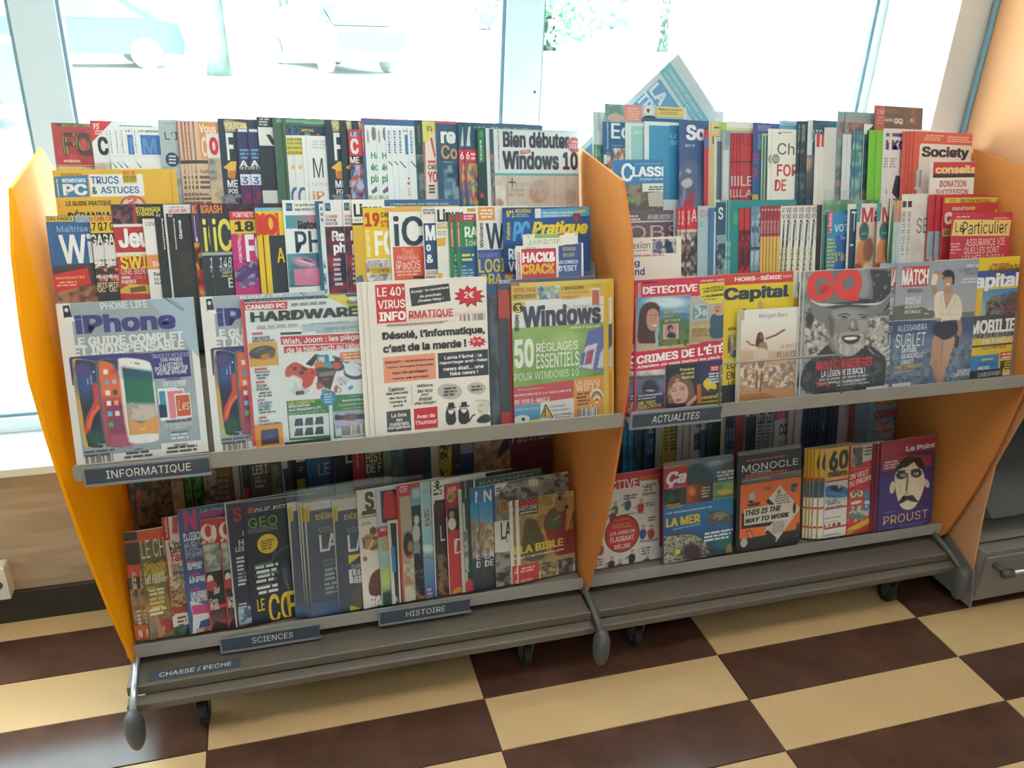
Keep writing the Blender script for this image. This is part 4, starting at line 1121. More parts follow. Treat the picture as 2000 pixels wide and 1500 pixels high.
for k_, (xx, rr_) in enumerate(((888, .0768), (776, .080))):
    MAG(2, 'L', 'C', xx, 1052 if k_ else 1042, 'x', 'd9d8d8', [
        Rc(818, 1075, 1082, 1600, 'c02c40'), T('HACK&', 824, 1100, 1068, 1166, 'eceaea', 'B'), T('CRACK', 820, 1186, 1062, 1252, 'd8b434', 'B'), ('p', [(1090, 1052), (1258, 1030), (1258, 1300), (1092, 1300)], '37508e'),
        Rc(785, 1098, 815, 1400, 'b83444'), T('INFORMATIQUE', 788, 1102, 808, 1300, 'e8dcdc', 'v'), T('INTERVIEW', 1118, 1062, 1216, 1084, 'b8b060'), T('EXCLUSIVE', 1122, 1104, 1208, 1128, 'b8b060'), T('LES CONSEILS', 1090, 1158, 1232, 1178, 'dce0ea'), T("D'ESET", 1092, 1196, 1228, 1232, 'dce0ea'), T('TRIMESTRIEL', 850, 1062, 930, 1068, '70707c', 'n')],
        w=.113, rest=rr_, label='small red, white and blue magazine, %s of the pair standing before the blue slanted-title cover' % ('front' if k_ else 'rear'))

# ------------------------------------------------------------------ left rack, front display tier
def phones(dx):
    a = lambda pts: [(x + dx, y) for x, y in pts]
    icons = []
    for r_ in range(6):
        for c_ in range(3):
            col = [['e8e0e0', 'd83c3c', 'e04848'], ['5c9cd8', 'c8a8a0', 'e0c8a0'], ['e8e4e0', '4c4c54', '8c4c64'], ['e8e8e8', 'e0a848', 'e4e0dc'], ['6cb0e0', 'dcdccc', 'c84c6c'], ['3cb878', '3c5c88', 'c0546c']][r_][c_]
            icons.append(('p', a([(455 + 8 * r_ + 55 * c_, 680 + 77 * r_ - 4 * c_), (488 + 8 * r_ + 55 * c_, 680 + 77 * r_ - 4 * c_), (492 + 8 * r_ + 55 * c_, 715 + 77 * r_ - 4 * c_), (459 + 8 * r_ + 55 * c_, 717 + 77 * r_ - 4 * c_)]), col, 5))
    return [('g', 300 + dx, 600, 320 + dx, 1260, '9098a4', '9aa4ac'), ('p', a([(150, 570), (830, 560), (840, 690), (240, 690), (240, 780), (210, 780)]), '38347c', 2),
            ('s', a([(222, 620), (245, 595), (380, 615), (480, 660), (480, 1250), (350, 1258), (310, 1240)]), 'c8a048', 2),
            ('s', a([(245, 625), (262, 605), (380, 620), (500, 680), (500, 1250), (362, 1256), (338, 1232)]), '14223c', 2),
            ('e', 330 + dx, 760, 70, 130, 0, '2c4c8c', 60), ('e', 300 + dx, 680, 60, 50, 0, '4c3c7c', 40), ('l', a([(400, 800), (410, 920), (350, 1050), (345, 1130)]), 46, 'c84040', 16), ('l', a([(440, 940), (380, 1010), (350, 1100)]), 26, 'e06c34', 14), ('e', 400 + dx, 1180, 60, 60, 0, '1c4c3c', 30),
            ('l', a([(342, 750), (345, 790)]), 5, 'e0e0ec', 3), ('l', a([(365, 725), (372, 790)]), 5, 'd8d0e8', 3), ('e', 386 + dx, 697, 7, 7, 0, 'f0f0f0', 3), ('l', a([(420, 1228), (480, 1226)]), 5, 'e0e0e0', 2),
            ('s', a([(392, 640), (410, 602), (560, 600), (660, 1250), (490, 1250), (462, 1215)]), '5c6470', 2), ('s', a([(418, 645), (430, 612), (560, 650), (660, 1240), (500, 1240), (478, 1210)]), 'd8683c', 2),
            ('p', a([(458, 900), (640, 900), (660, 1235), (490, 1235)]), '8c3058', 60), ('p', a([(505, 1160), (640, 1150), (650, 1235), (515, 1235)]), 'a84868', 6), ('p', a([(450, 612), (560, 645), (560, 632), (470, 605)]), '24242c', 3)] + icons + [
            ('s', a([(556, 620), (572, 588), (770, 608), (822, 650), (878, 1180), (850, 1215), (670, 1232), (628, 1200)]), 'd4a8a0', 2), ('s', a([(566, 622), (580, 592), (768, 612), (816, 652), (870, 1178), (845, 1208), (674, 1226), (640, 1195)]), 'e8e6e6', 2),
            ('p', a([(594, 667), (810, 698), (863, 1145), (650, 1160)]), '1c6c58', 2), ('p', a([(596, 667), (810, 698), (818, 760), (604, 740)]), '24506c', 40), ('p', a([(622, 930), (840, 930), (856, 1060), (640, 1060)]), 'c8b4ac', 30), ('b', 'a8988c', .55, 50, 5, a([(620, 920), (840, 930), (852, 1040), (636, 1040)])),
            ('p', a([(640, 1050), (740, 1075), (855, 1015), (863, 1145), (650, 1160)]), 'd89850', 8), ('l', a([(690, 634), (718, 640)]), 9, '50545c', 2), ('e', 660 + dx, 630, 4, 4, 0, '50545c', 2), ('e', 770 + dx, 1186, 21, 22, 0, 'c4c0c0', 2), ('e', 770 + dx, 1186, 18, 19, 0, 'e8e6e6', 2), ('l', a([(720, 1118), (770, 1116)]), 4, 'ecd8c0', 2)]
MAG(3, 'L', 'F', [100, 1162], 152, 'bagged silver phone guide with indigo title and three phones', 'e2dfdd', [
    Rc(208, 182, 1172, 1195, '98a3ac'), ('p', [(1020, 150), (780, 150), (1172, 600), (1172, 152)], 'a0b4c4'), ('p', [(158, 215), (205, 210), (228, 300), (170, 312)], '2c3034'), Rc(172, 300, 245, 328, 'e4e4e2'), ('e', 186, 246, 14, 16, 'd8dce0'),
    ('p', [(905, 155), (940, 152), (1045, 235), (1042, 255)], '28306c'), ('p', [(918, 157), (935, 155), (1040, 238), (1040, 248)], 'a8b8c8'),
    Rc(205, 598, 1100, 730, '38347c'), ('cv', 215, 590, 885, 1262, 130, 130, phones(0)),
    T('PHONE LIFE', 432, 192, 782, 226, 'dcdedf', 'm'), T('iPhone', 240, 285, 992, 380, '3a3680', 'B'), ('t', 'iPad', 622, 312, 708, 342, 'd8d8e4', 'n'), T('Watch', 625, 348, 700, 358, 'b8b8d0', 'n'), T('NOUVEL', 318, 278, 390, 284, 'b8b8d0'),
    T('LE GUIDE COMPLET', 220, 450, 1046, 465, 'dfe0e0', 'B'), T('ET INDISPENSABLE', 232, 515, 1054, 530, 'dfe0e0', 'B'),
    T('TRUCS ET ASTUCES', 806, 570, 1082, 582, '9c9cc8'), T('100 PAGES', 872, 600, 1036, 614, 'dcdce8'), T('ILLUSTRÉES', 864, 628, 1042, 646, 'dcdce8'), T('POUR DOMPTER', 835, 664, 1076, 678, 'dcdce8'), T('VOTRE iPHONE', 846, 696, 1070, 708, 'dcdce8'),
    T('PANORAMA', 915, 745, 1025, 756, '3c3c7c'), T('TOUTE LA GAMME', 888, 768, 1065, 776, 'e0e0e4'), T('VUE A LA LOUPE', 893, 788, 1062, 798, 'e0e0e4'),
    Rc(852, 822, 1020, 1045, 'e0e4e8'), Rc(862, 842, 928, 1030, '3c86a8'), Rc(862, 940, 928, 1030, '1c3454'), Rc(915, 828, 1070, 1040, 'e8dcdc'), Rc(925, 842, 1060, 1030, 'd87c88'), Rc(975, 860, 1108, 1028, 'e4e0dc'), Rc(985, 872, 1100, 1016, 'c0502c'), T('Les', 1000, 905, 1090, 975, 'ecd8c8', 'in'),
    T('IPHONE AU VOLANT', 915, 1052, 1108, 1060, '3c3c7c'), T('ET SI VOUS PASSIEZ', 912, 1076, 1112, 1084, 'dcdcdc'), T('À CARPLAY ?', 950, 1098, 1084, 1106, 'dcdcdc'), T('NOUVEAUTÉ', 955, 1132, 1075, 1142, '3c3c7c'), TL(2, 945, 1146, 1100, 1186, 'd8d8d8'),
    TL(2, 310, 1275, 545, 1308, '58585c'), ('bc', 322, 1318, 535, 1362), T('VIDÉO', 685, 1255, 748, 1268, '3c3c7c'), TL(2, 598, 1285, 850, 1315, '5c5c60'), T('PRATIQUE', 978, 1226, 1075, 1236, '34343c'), TL(2, 895, 1248, 1160, 1275, '5c5c60')],
    w=.222, t=.006, af=0, wrap=True, edge='c8c4be')
MAG(3, 'L', 'G', 32, 168, 'hardware magazine with red spine, black title and green boxes', 'd9dfe2', [
    Rc(20, 150, 1000, 192, '2c3844'), T('NUMERO SPECIAL ETE', 105, 172, 660, 160, '90989c', 'n'), ('p', [(652, 138), (800, 132), (940, 235), (940, 275)], 'd6c648'), T('Nouvelle', 812, 172, 920, 200, '5c5430'), T('formule !', 830, 205, 925, 232, '5c5430'),
    ('p', [(32, 160), (60, 158), (152, 1240), (105, 1245)], 'c42c34'), ('p', [(60, 195), (382, 182), (378, 240), (68, 248)], 'cc3038'), T('CANARD PC', 72, 210, 364, 228, 'f0e8e6', 'B'), TL(1, 395, 188, 740, 205, '8c9094'),
    T('HARDWARE', 105, 262, 905, 287, '1c222a', 'B'), TL(1, 110, 355, 490, 372, 'a8acb0'), TL(1, 510, 340, 930, 332, '9ca0a4'), Rc(485, 350, 935, 405, 'a8bcc8'), T('DURABILITÉ, CARTES MÉMOIRE', 645, 372, 925, 376, '5c6c78', 'n'), T('RASPBERRY DOUBLESHOCK 4', 592, 398, 928, 396, '4c5c68', 'n'),
    ('p', [(328, 410), (482, 404), (484, 422), (329, 430)], '30343c'), ('p', [(328, 440), (945, 412), (950, 485), (334, 500)], 'c8343c'), ('p', [(352, 512), (955, 485), (958, 545), (356, 578)], 'c8343c'),
    T('Wish, Joom : les pièges', 342, 455, 930, 468, 'eeeaea', 'm'), T('de la high-tech au rabais', 372, 520, 938, 530, 'eeeaea', 'm'),
    Rc(118, 412, 200, 424, 'c85858'), T('Les souris', 124, 436, 250, 456, '33383c'), T('pour joueurs', 124, 464, 285, 476, '33383c'),
    ('cv', 92, 490, 318, 648, 44, 34, [('c', 'd89c38'), ('e', 195, 555, 98, 46, -10, '2c2a2c', 4), ('e', 250, 570, 40, 30, -10, '4c4848', 5), ('p', [(185, 575), (240, 560), (260, 600), (190, 618)], 'b87830', 3), ('l', [(100, 605), (140, 590)], 5, '2c2a2c', 2), ('e', 175, 535, 50, 12, -20, '605c5c', 8), ('l', [(230, 555), (250, 590)], 3, '202020', 1), ('l', [(250, 550), (270, 585)], 3, '202020', 1)]),
    Rc(138, 672, 230, 684, 'c85858'), T('Périphériques', 140, 692, 252, 706, '4c80a8'), TL(2, 145, 716, 252, 748, '5c6468'), Rc(148, 768, 212, 778, 'c85858'), T('Guide', 150, 788, 228, 806, '3a3e44', 'm'), T("d'achat", 152, 814, 248, 830, '3a3e44', 'm'), TL(2, 155, 846, 300, 876, '5c6468'),
    Rc(160, 900, 215, 910, 'c85858'), T('Les stars', 162, 914, 270, 930, '4c80a8'), T('oubliées', 164, 938, 262, 954, '4c80a8'), T('des GPU', 166, 962, 252, 978, '3a3e44', 'm'), TL(1, 170, 990, 328, 992, '5c6468'), Rc(170, 1028, 228, 1038, 'c85858'), T('Choisir', 172, 1048, 248, 1062, '3a3e44', 'm'), T('un écran rétro', 174, 1072, 330, 1076, '3a3e44', 'm'),
    ('cv', 138, 1088, 358, 1262, 40, 36, [('c', 'dc9030'), ('p', [(185, 1125), (310, 1112), (322, 1220), (192, 1235)], '3c2c2c', 3), ('p', [(200, 1140), (300, 1128), (306, 1195), (204, 1205)], '343c78', 4), ('l', [(230, 1172), (275, 1168)], 5, '7c84c0', 3)]),
    ('cv', 318, 565, 965, 890, 150, 80, [('c', 'd9dfe2'), ('g', 320, 700, 960, 700, 'dadddf', 'dfe2e4'), ('b', 'bfc4c8', .55, 40, 11, [(330, 740), (480, 700), (600, 860), (420, 880)]),
      ('p', [(512, 640), (585, 568), (615, 575), (560, 660)], '22262c', 3), ('p', [(590, 580), (680, 570), (690, 640), (600, 650)], '2c7ca4', 4), ('p', [(605, 590), (650, 585), (655, 625), (610, 628)], 'c8ccd0', 3),
      ('l', [(720, 590), (800, 620), (890, 668), (945, 690)], 24, '3890b4', 4), ('e', 870, 690, 80, 62, 10, '2c78a4', 4), ('e', 862, 678, 68, 48, 10, 'd9dfe2', 4), ('e', 868, 712, 76, 42, 8, '24406c', 4), ('e', 862, 698, 62, 30, 8, 'd9dfe2', 4), ('p', [(720, 590), (775, 592), (785, 640), (735, 645)], '3c4450', 3),
      ('e', 735, 655, 62, 36, 10, '2c2c44', 4), ('e', 742, 652, 34, 26, 0, 'c8483c', 4), ('e', 672, 655, 38, 30, 0, '4c94b4', 5), ('e', 615, 650, 40, 30, 0, 'c8703c', 5), ('e', 640, 700, 90, 34, 0, '2a2c34', 8),
      ('p', [(600, 700), (700, 680), (735, 690), (695, 830), (600, 790)], '50202c', 4), ('p', [(612, 705), (728, 690), (722, 722), (610, 735)], '807c84', 3), ('l', [(640, 755), (680, 752)], 5, 'b8a8ac', 3),
      ('s', [(372, 660), (430, 622), (478, 640), (520, 668), (580, 672), (608, 700), (578, 740), (560, 800), (505, 825), (484, 800), (488, 745), (420, 715), (395, 740), (365, 735), (362, 700)], 'c43c30', 3), ('s', [(478, 650), (520, 668), (530, 690), (480, 690)], '40363c', 3), ('e', 434, 674, 15, 14, 0, '281c20', 2), ('e', 485, 705, 17, 15, 0, '281c20', 2), ('e', 535, 690, 9, 8, 0, 'e06050', 2), ('e', 562, 700, 8, 8, 0, '2c2428', 2), ('e', 405, 660, 10, 9, 0, '7c1c20', 2), ('l', [(486, 755), (488, 778)], 7, 'e8dcdc', 2),
      ('p', [(440, 842), (500, 835), (504, 862), (444, 870)], '3c444c', 3), ('l', [(540, 860), (590, 790)], 16, 'e8e8e6', 4), ('p', [(588, 780), (625, 772), (640, 815), (600, 830)], 'c03c3c', 3), ('p', [(725, 800), (748, 795), (745, 850), (722, 852)], 'c8342c', 3), ('l', [(748, 808), (775, 825), (760, 850)], 5, '34343c', 2),
      ('p', [(820, 815), (850, 795), (868, 808), (838, 835)], '4884bc', 3), ('e', 785, 760, 50, 30, 0, 'c8c8cc', 10), ('b', '8c9098', .6, 22, 5, [(560, 780), (700, 800), (780, 740), (820, 800), (640, 860)])]),
    Rc(765, 558, 945, 622, 'd4703c'), TL(3, 775, 562, 935, 616, 'ecc8a0'),
    ('p', [(372, 912), (680, 892), (695, 1185), (395, 1200)], '2c7840'), ('p', [(388, 1018), (682, 998), (688, 1160), (402, 1185)], 'd4dcdc'), T('Les meilleures', 384, 912, 585, 922, 'd4c850', 'm'), T('alternatives', 386, 938, 545, 948, 'e0e4e0', 'm'), T('aux Raspberry Pi', 388, 966, 624, 972, 'e0e4e0', 'm'), T('Banana Pi, Orange Pi, etc.', 390, 996, 662, 992, 'b0c8b4', 'n'),
    ] + [('p', [(440 + 75 * c_ + 2 * r_, 1042 + 72 * r_ - 6 * c_), (490 + 75 * c_, 1036 + 72 * r_ - 6 * c_), (496 + 75 * c_, 1092 + 72 * r_ - 6 * c_), (430 + 75 * c_, 1096 + 72 * r_ - 6 * c_)], ('2c3860', '3c3c44', '343848')[(c_ + r_) % 3]) for r_ in range(2) for c_ in range(3)] + [
    ('p', [(705, 870), (955, 855), (968, 1165), (722, 1185)], '2c7840'), ('p', [(715, 990), (960, 970), (966, 1150), (735, 1172)], 'c8d4dc'), T('Cigarette', 822, 868, 945, 876, '60c0c8', 'n'), T('électronique', 780, 900, 945, 906, 'e4e8e4', 'm'), T('Commencer avec', 754, 932, 946, 934, 'c8d8cc', 'n'), T('le bon matériel', 790, 960, 946, 958, 'c8d8cc', 'n'),
    ('cv', 722, 992, 966, 1090, 40, 18, [('c', '98a0b8'), ('l', [(738, 1032), (960, 1022)], 38, '24242e', 4), ('e', 840, 1030, 50, 26, 0, '5c4c54', 6), ('e', 850, 1030, 18, 14, 0, 'a83c44', 5), ('e', 780, 1010, 20, 6, 0, 'c8d0dc', 5), ('p', [(722, 1060), (966, 1050), (966, 1090), (722, 1090)], 'b8a8c4', 10)]),
    ('e', 680, 888, 60, 56, '2f82b0'), TL(4, 640, 855, 722, 925, 'a8d0e0'), ('bc', 775, 1100, 968, 1158), Rc(360, 1215, 700, 1232, '303438')], w=.217, t=.005, spine='c42c34', wrap=.004)
VI = [Rc(1020, 62, 1252, 334, 'c8404a'), Rc(1040, 345, 1900, 366, 'e0ccc4'), T('LE 40', 1034, 82, 1212, 140, 'eee6e2', 'm'), T('VIRUS', 1040, 176, 1242, 228, 'eee6e2', 'm'), T('INFO', 1048, 262, 1248, 318, 'eee6e2', 'B'), T('e', 1218, 78, 1234, 98, 'eee6e2'),
    T('RMATIQUE', 1268, 252, 1592, 294, 'c03844', 'm'), ('p', [(1272, 86), (1562, 50), (1576, 178), (1290, 220)], '44464c'), ('tb', 'Scoop : la couverture', 1284, 128, 1558, 92, 24, 'e4e2e0'), ('tb', 'du prochain', 1348, 160, 1505, 142, 24, 'e4e2e0'), ('tb', 'Pirates Mag !', 1338, 194, 1520, 172, 24, 'e4e2e0'),
    ('star', 1714, 146, 118, 82, 11, '6c3c44'), ('star', 1708, 140, 112, 74, 11, 'c43444'), T('2€', 1672, 112, 1745, 155, 'f0e4e2', 'm'), ('p', [(1262, 282), (1835, 250), (1838, 268), (1262, 335)], 'e0beb6'), ('bc', 1668, 278, 1826, 326), Rc(1640, 280, 1658, 326, 'a09490'), TL(2, 1070, 352, 1600, 330, '907c7c'),
    T('Désolé, l’informatique,', 1072, 408, 1826, 425, '3c3e46', 'B'), T('c’est de la merde !', 1078, 502, 1690, 515, '3c3e46', 'B'), ('star', 1770, 478, 72, 44, 10, 'c43444'), T('0 %', 1735, 462, 1800, 480, 'f0e0e0', 'm'),
    ('p', [(1080, 592), (1462, 560), (1468, 748), (1088, 782)], 'dc9078'), T('QWANT : révélations sur', 1092, 622, 1454, 612, '4c3c3c', 'm'), T('l’anti-Google français', 1106, 660, 1446, 650, '4c3c3c', 'm'), T('(qui dit protéger', 1148, 698, 1408, 700, '4c3c3c', 'm'), T('votre vie privée)', 1150, 740, 1410, 738, '4c3c3c', 'm'),
    ('p', [(1480, 562), (1848, 532), (1854, 720), (1488, 748)], '3e424c'), T('Lama Fâché : le', 1528, 582, 1804, 586, 'eceae8', 'm'), T('reportage anti-fake', 1494, 622, 1842, 622, 'eceae8', 'm'), T('news était... une', 1522, 664, 1816, 668, 'eceae8', 'm'), T('fake news !', 1566, 698, 1776, 708, 'eceae8', 'm'),
    T('Casinos :', 1118, 812, 1250, 832, '3c3c44', 'm'), T('les secrets', 1102, 850, 1266, 854, '3c3c44', 'm'), T('de leurs', 1126, 884, 1248, 888, '3c3c44', 'm'), T('cartes à', 1128, 912, 1250, 920, '3c3c44', 'm'), T('puce', 1156, 940, 1226, 954, '3c3c44', 'm'),
    T('Méfiance,', 1326, 790, 1448, 806, '3c3c44', 'im'), T('des virus', 1330, 826, 1444, 842, '3c3c44', 'im'), T('pour', 1358, 858, 1416, 874, '3c3c44', 'im'), T('Android', 1338, 884, 1440, 902, '3c3c44', 'im'), T('chez Google !', 1308, 920, 1472, 930, '3c3c44', 'im'),
    ('p', [(1104, 990), (1280, 970), (1288, 1126), (1112, 1142)], '56555a'), T('La liste', 1140, 1004, 1252, 1022, 'e4e0de', 'm'), T('des', 1174, 1038, 1222, 1056, 'e4e0de', 'm'), T('matériels', 1128, 1068, 1270, 1084, 'e4e0de', 'm'), T('dangereux', 1118, 1098, 1280, 1112, 'e4e0de', 'm'),
    ('p', [(1304, 970), (1478, 950), (1482, 1105), (1312, 1122)], 'c8343c'), T('Avec de', 1326, 1012, 1460, 1028, 'f0dcd8', 'm'), T('l’humour', 1320, 1056, 1474, 1072, 'f0dcd8', 'm'),
    ('cv', 1475, 768, 1868, 1098, 100, 84, [('c', 'dcd4cc'), ('e', 1568, 842, 92, 58, 3, 'b0aca8', 2), ('e', 1766, 818, 70, 44, 3, 'b0aca8', 2),
      ('s', [(1535, 985), (1560, 965), (1595, 965), (1612, 990), (1618, 1082), (1542, 1094)], '34363c', 2), ('e', 1578, 978, 22, 30, 0, 'd8d0c8', 2), ('p', [(1552, 942), (1606, 934), (1600, 958), (1558, 962)], '303238', 2), ('l', [(1545, 964), (1612, 958)], 9, '303238', 2), ('p', [(1560, 925), (1598, 920), (1600, 955), (1558, 958)], '303238', 2), ('l', [(1560, 974), (1596, 972)], 7, '202228', 2),
      ('s', [(1628, 980), (1652, 958), (1690, 960), (1710, 985), (1716, 1076), (1634, 1086)], '34363c', 2), ('e', 1672, 970, 22, 30, 0, 'd8d0c8', 2), ('p', [(1654, 920), (1694, 916), (1696, 950), (1652, 952)], '303238', 2), ('l', [(1640, 954), (1710, 948)], 9, '303238', 2), ('l', [(1654, 966), (1690, 964)], 7, '202228', 2), ('l', [(1712, 1060), (1735, 1020), (1752, 1012)], 10, '34363c', 2),
      ('s', [(1752, 1075), (1790, 1020), (1840, 1005), (1868, 1020), (1868, 1072)], '3c3e44', 2), ('s', [(1768, 950), (1776, 920), (1840, 905), (1862, 950), (1850, 1000), (1800, 1020), (1772, 990)], 'c8beb4', 3), ('l', [(1760, 912), (1800, 905), (1850, 912), (1858, 935)], 10, 'b0a898', 3), ('l', [(1790, 945), (1808, 942)], 4, '34363c', 2), ('l', [(1778, 985), (1800, 986)], 4, '5c4c4c', 2)]),
    TL(3, 1515, 812, 1622, 872, '5c5a5a'), TL(2, 1722, 798, 1812, 835, '5c5a5a'), Rc(1290, 800, 1293, 945, 'a09c98')]
MAG(3, 'L', 'H', 470, 60, 'slate-blue magazine showing between the newspapers and the red spine', '3c4c60', [Rc(560, 60, 700, 130, '2c5484'), ('ph', 580, 130, 700, 1100, ['4c5868', '5c646c', '3c4450'], 60)], t=.003)
MAG(3, 'L', 'G', [884, 922, 962], 42, 'newspaper with red nameplate and bold French headline', 'dcd4cc', VI, w=.233, t=.0026, mat=NEWSP, name='newspaper', cat='newspaper', edge='c8b8a8')
MAG(3, 'L', 'H', 645, 30, 'magazine with red and navy spine just right of the newspapers', 'b4302c', [
    Rc(645, 20, 1500, 100, '2c3c60'), T('SERIE', 650, 28, 740, 48, 'c8d0dc'), ('p', [(742, 40), (1200, 40), (1200, 90), (742, 90)], 'a8685c'), Rc(645, 310, 742, 1000, '1d2c40'), T('La série indispensable', 716, 130, 736, 305, 'd0a048', 'v'), Rc(645, 1000, 900, 1200, 'b4302c')], wrap=.012, t=.004)
WI = [Rc(742, 30, 1500, 178, 'd8b83c'), ('p', [(742, 178), (1422, 150), (1422, 165), (742, 205)], 'd8b83c'), T('OFFRE PACK', 760, 86, 922, 110, 'c8502c', 'm'), T('DÉCOUVERTE', 760, 126, 922, 156, '3c3828', 'm'), ('ph', 935, 72, 1105, 210, ['c07c88', '8ca0c4', 'd8d8dc', '4c78a0', 'a0b070'], 30),
    T('2 MAGAZINES', 1112, 74, 1278, 90, '3c3828', 'm'), T('68 PAGES', 1300, 56, 1400, 72, '907c30', 'n'), T('+ UN LOGICIEL', 1114, 114, 1314, 118, 'c8502c', 'm'), T('COMPLET', 1114, 146, 1244, 162, 'c8502c', 'm'), Rc(742, 182, 1420, 200, 'e0dcd8'), ('p', [(742, 205), (1422, 160), (1422, 360), (742, 415)], 'e2dedb'), Rc(1330, 88, 1395, 215, 'd4d0d4'), Rc(1336, 100, 1388, 205, 'b85c48'),
    ('p', [(745, 262), (745, 190), (845, 185), (845, 255)], 'd8b83c'), ('e', 796, 230, 40, 38, '3c3828'), T('3', 772, 210, 812, 262, 'e0c850'), T('€', 814, 198, 832, 220, 'e0c850', 'n'), T('& Internet', 1140, 214, 1420, 215, '8c8ca0', 'n'), T('Windows', 762, 280, 802, 400, '2c3040', 'v'), T('Windows', 822, 218, 1400, 338, '353350', 'B'), ('p', [(1170, 365), (1398, 335), (1398, 385), (1172, 412)], 'c83c50'), T('PRATIQUE', 1180, 368, 1390, 370, 'f0dcdc', 'm'),
    ('cv', 742, 380, 1422, 815, 90, 60, [('g', 760, 420, 1000, 800, '8cac58', '74a048'), ('n', .12, 120, 6), ('e', 1150, 470, 120, 70, 0, 'a8bc74', 60), ('p', [(1310, 400), (1422, 360), (1422, 700), (1240, 672)], '5a64a8', 2), ('p', [(1288, 512), (1375, 486), (1340, 680), (1238, 662)], 'd0d0dc', 2), ('p', [(1300, 545), (1352, 530), (1330, 640), (1280, 650)], '9c4860', 3), ('p', [(1262, 560), (1290, 556), (1270, 650), (1250, 652)], '4c58a0', 3), ('p', [(1395, 560), (1422, 520), (1422, 670), (1375, 672)], 'c8ccd8', 3), ('l', [(1240, 682), (1422, 690)], 6, '8c8c98', 3), ('e', 1380, 740, 60, 40, 0, '60883c', 20)]),
    T('50', 762, 462, 912, 662, 'e6e8dc', 'B'), T('RÉGLAGES', 925, 472, 1232, 532, 'e2e6d8', 'm'), T('ESSENTIELS', 925, 568, 1240, 650, 'e2e6d8', 'm'), T('POUR WINDOWS 10', 765, 712, 1238, 725, 'e2e6d8', 'n'),
    ('p', [(742, 818), (1200, 755), (1202, 888), (748, 948)], 'c43c4c'), T('RENFORCEZ LA SÉCURITÉ', 765, 862, 1182, 840, 'f0e0e0', 'm'), T('DE VOS E-MAILS', 768, 906, 1024, 912, 'f0e0e0', 'm'), TL(1, 765, 830, 1000, 808, 'e8b8b8'),
    ('p', [(1200, 752), (1422, 718), (1422, 1000), (1208, 1035)], 'd88c34'), T('UN SOUCI', 1212, 765, 1392, 778, 'ecd8b0', 'm'), T('WIFI ?', 1218, 796, 1390, 826, 'ecd8b0', 'm'), TL(4, 1220, 850, 1322, 940, '7c4c20'),
    ('cv', 1318, 818, 1420, 940, 28, 28, [('c', 'd88c34'), ('e', 1370, 905, 54, 84, 0, 'ecd8b8', 2), ('e', 1370, 908, 44, 70, 0, '4c5c80', 2), ('e', 1370, 910, 36, 58, 0, 'd88c34', 2), ('e', 1372, 915, 28, 42, 0, 'ecd8b8', 2), ('e', 1372, 918, 18, 28, 0, '4c5c80', 2), ('e', 1374, 922, 12, 18, 0, 'd88c34', 2), ('p', [(1318, 880), (1366, 915), (1366, 940), (1318, 940)], 'd88c34', 1), ('p', [(1420, 880), (1378, 915), (1378, 940), (1420, 940)], 'd88c34', 1), ('e', 1372, 922, 9, 9, 0, 'ecd8b8', 2)]),
    ('p', [(746, 952), (955, 925), (958, 1040), (750, 1070)], '4a90bc'), T('FICHES PRATIQUES', 762, 972, 942, 962, 'd8e8f0', 'n'), ('e', 820, 1045, 60, 30, 'dcdcdc'), ('e', 832, 1045, 14, 12, '3c3c3c'), ('p', [(958, 925), (1200, 888), (1205, 1040), (958, 1060)], 'd8d4d0'), ('p', [(960, 1032), (990, 935), (1000, 935), (1055, 1035)], '3c3420'), ('p', [(970, 1030), (993, 948), (1043, 1030)], 'd8b040'), T('!', 986, 965, 998, 1024, '302c20'),
    T('Comment', 1025, 942, 1142, 950, '3c3c44', 'in'), T('bien réagir', 1042, 972, 1170, 976, '3c3c44', 'in'), T('aux alertes', 1056, 1004, 1184, 1000, '3c3c44', 'in'), T('Windows', 1065, 1026, 1170, 1030, '3c3c44', 'in'), ('bc', 1228, 970, 1385, 1020)]
MAG(3, 'L', 'H', 802, 50, 'yellow and green computing magazine, rear copy poking out at the right', 'd8b83c', [(o[0],) + tuple((v + 58 if (isinstance(v, (int, float)) and i in (2, 4)) else v) for i, v in enumerate(o[1:], 1)) if o[0] == 't' else o for o in []] + [
    ('p', [(802, 40), (1482, 25), (1482, 150), (802, 200)], 'd8b83c'), ('p', [(1300, 160), (1482, 148), (1482, 360), (1300, 380)], 'e2dedb'), T('S', 1402, 212, 1452, 330, '353350', 'B'), Rc(1422, 330, 1455, 362, 'c83c50'), T('E', 1430, 335, 1450, 358, 'f0dcdc'), T('ES', 1430, 45, 1452, 72, '8c7c40'), Rc(1428, 80, 1452, 200, 'b85c48'),
    ('p', [(1400, 380), (1482, 340), (1482, 660), (1400, 690)], '4a5698'), ('p', [(1440, 560), (1482, 500), (1482, 660), (1430, 670)], 'c8ccd8'), ('p', [(1300, 720), (1482, 700), (1482, 1000), (1300, 1030)], 'd88c34'), T('I', 1430, 745, 1445, 760, 'ecd8b0'), T('?', 1430, 770, 1450, 795, 'ecd8b0')], w=.212, t=.003, spine='2c3040')
MAG(3, 'L', 'H', 743, 72, 'yellow, white and green computing magazine with bold dark title, front copy', 'd8b83c', WI, w=.2115, t=.003, wrap=.012, spine='2c3040')

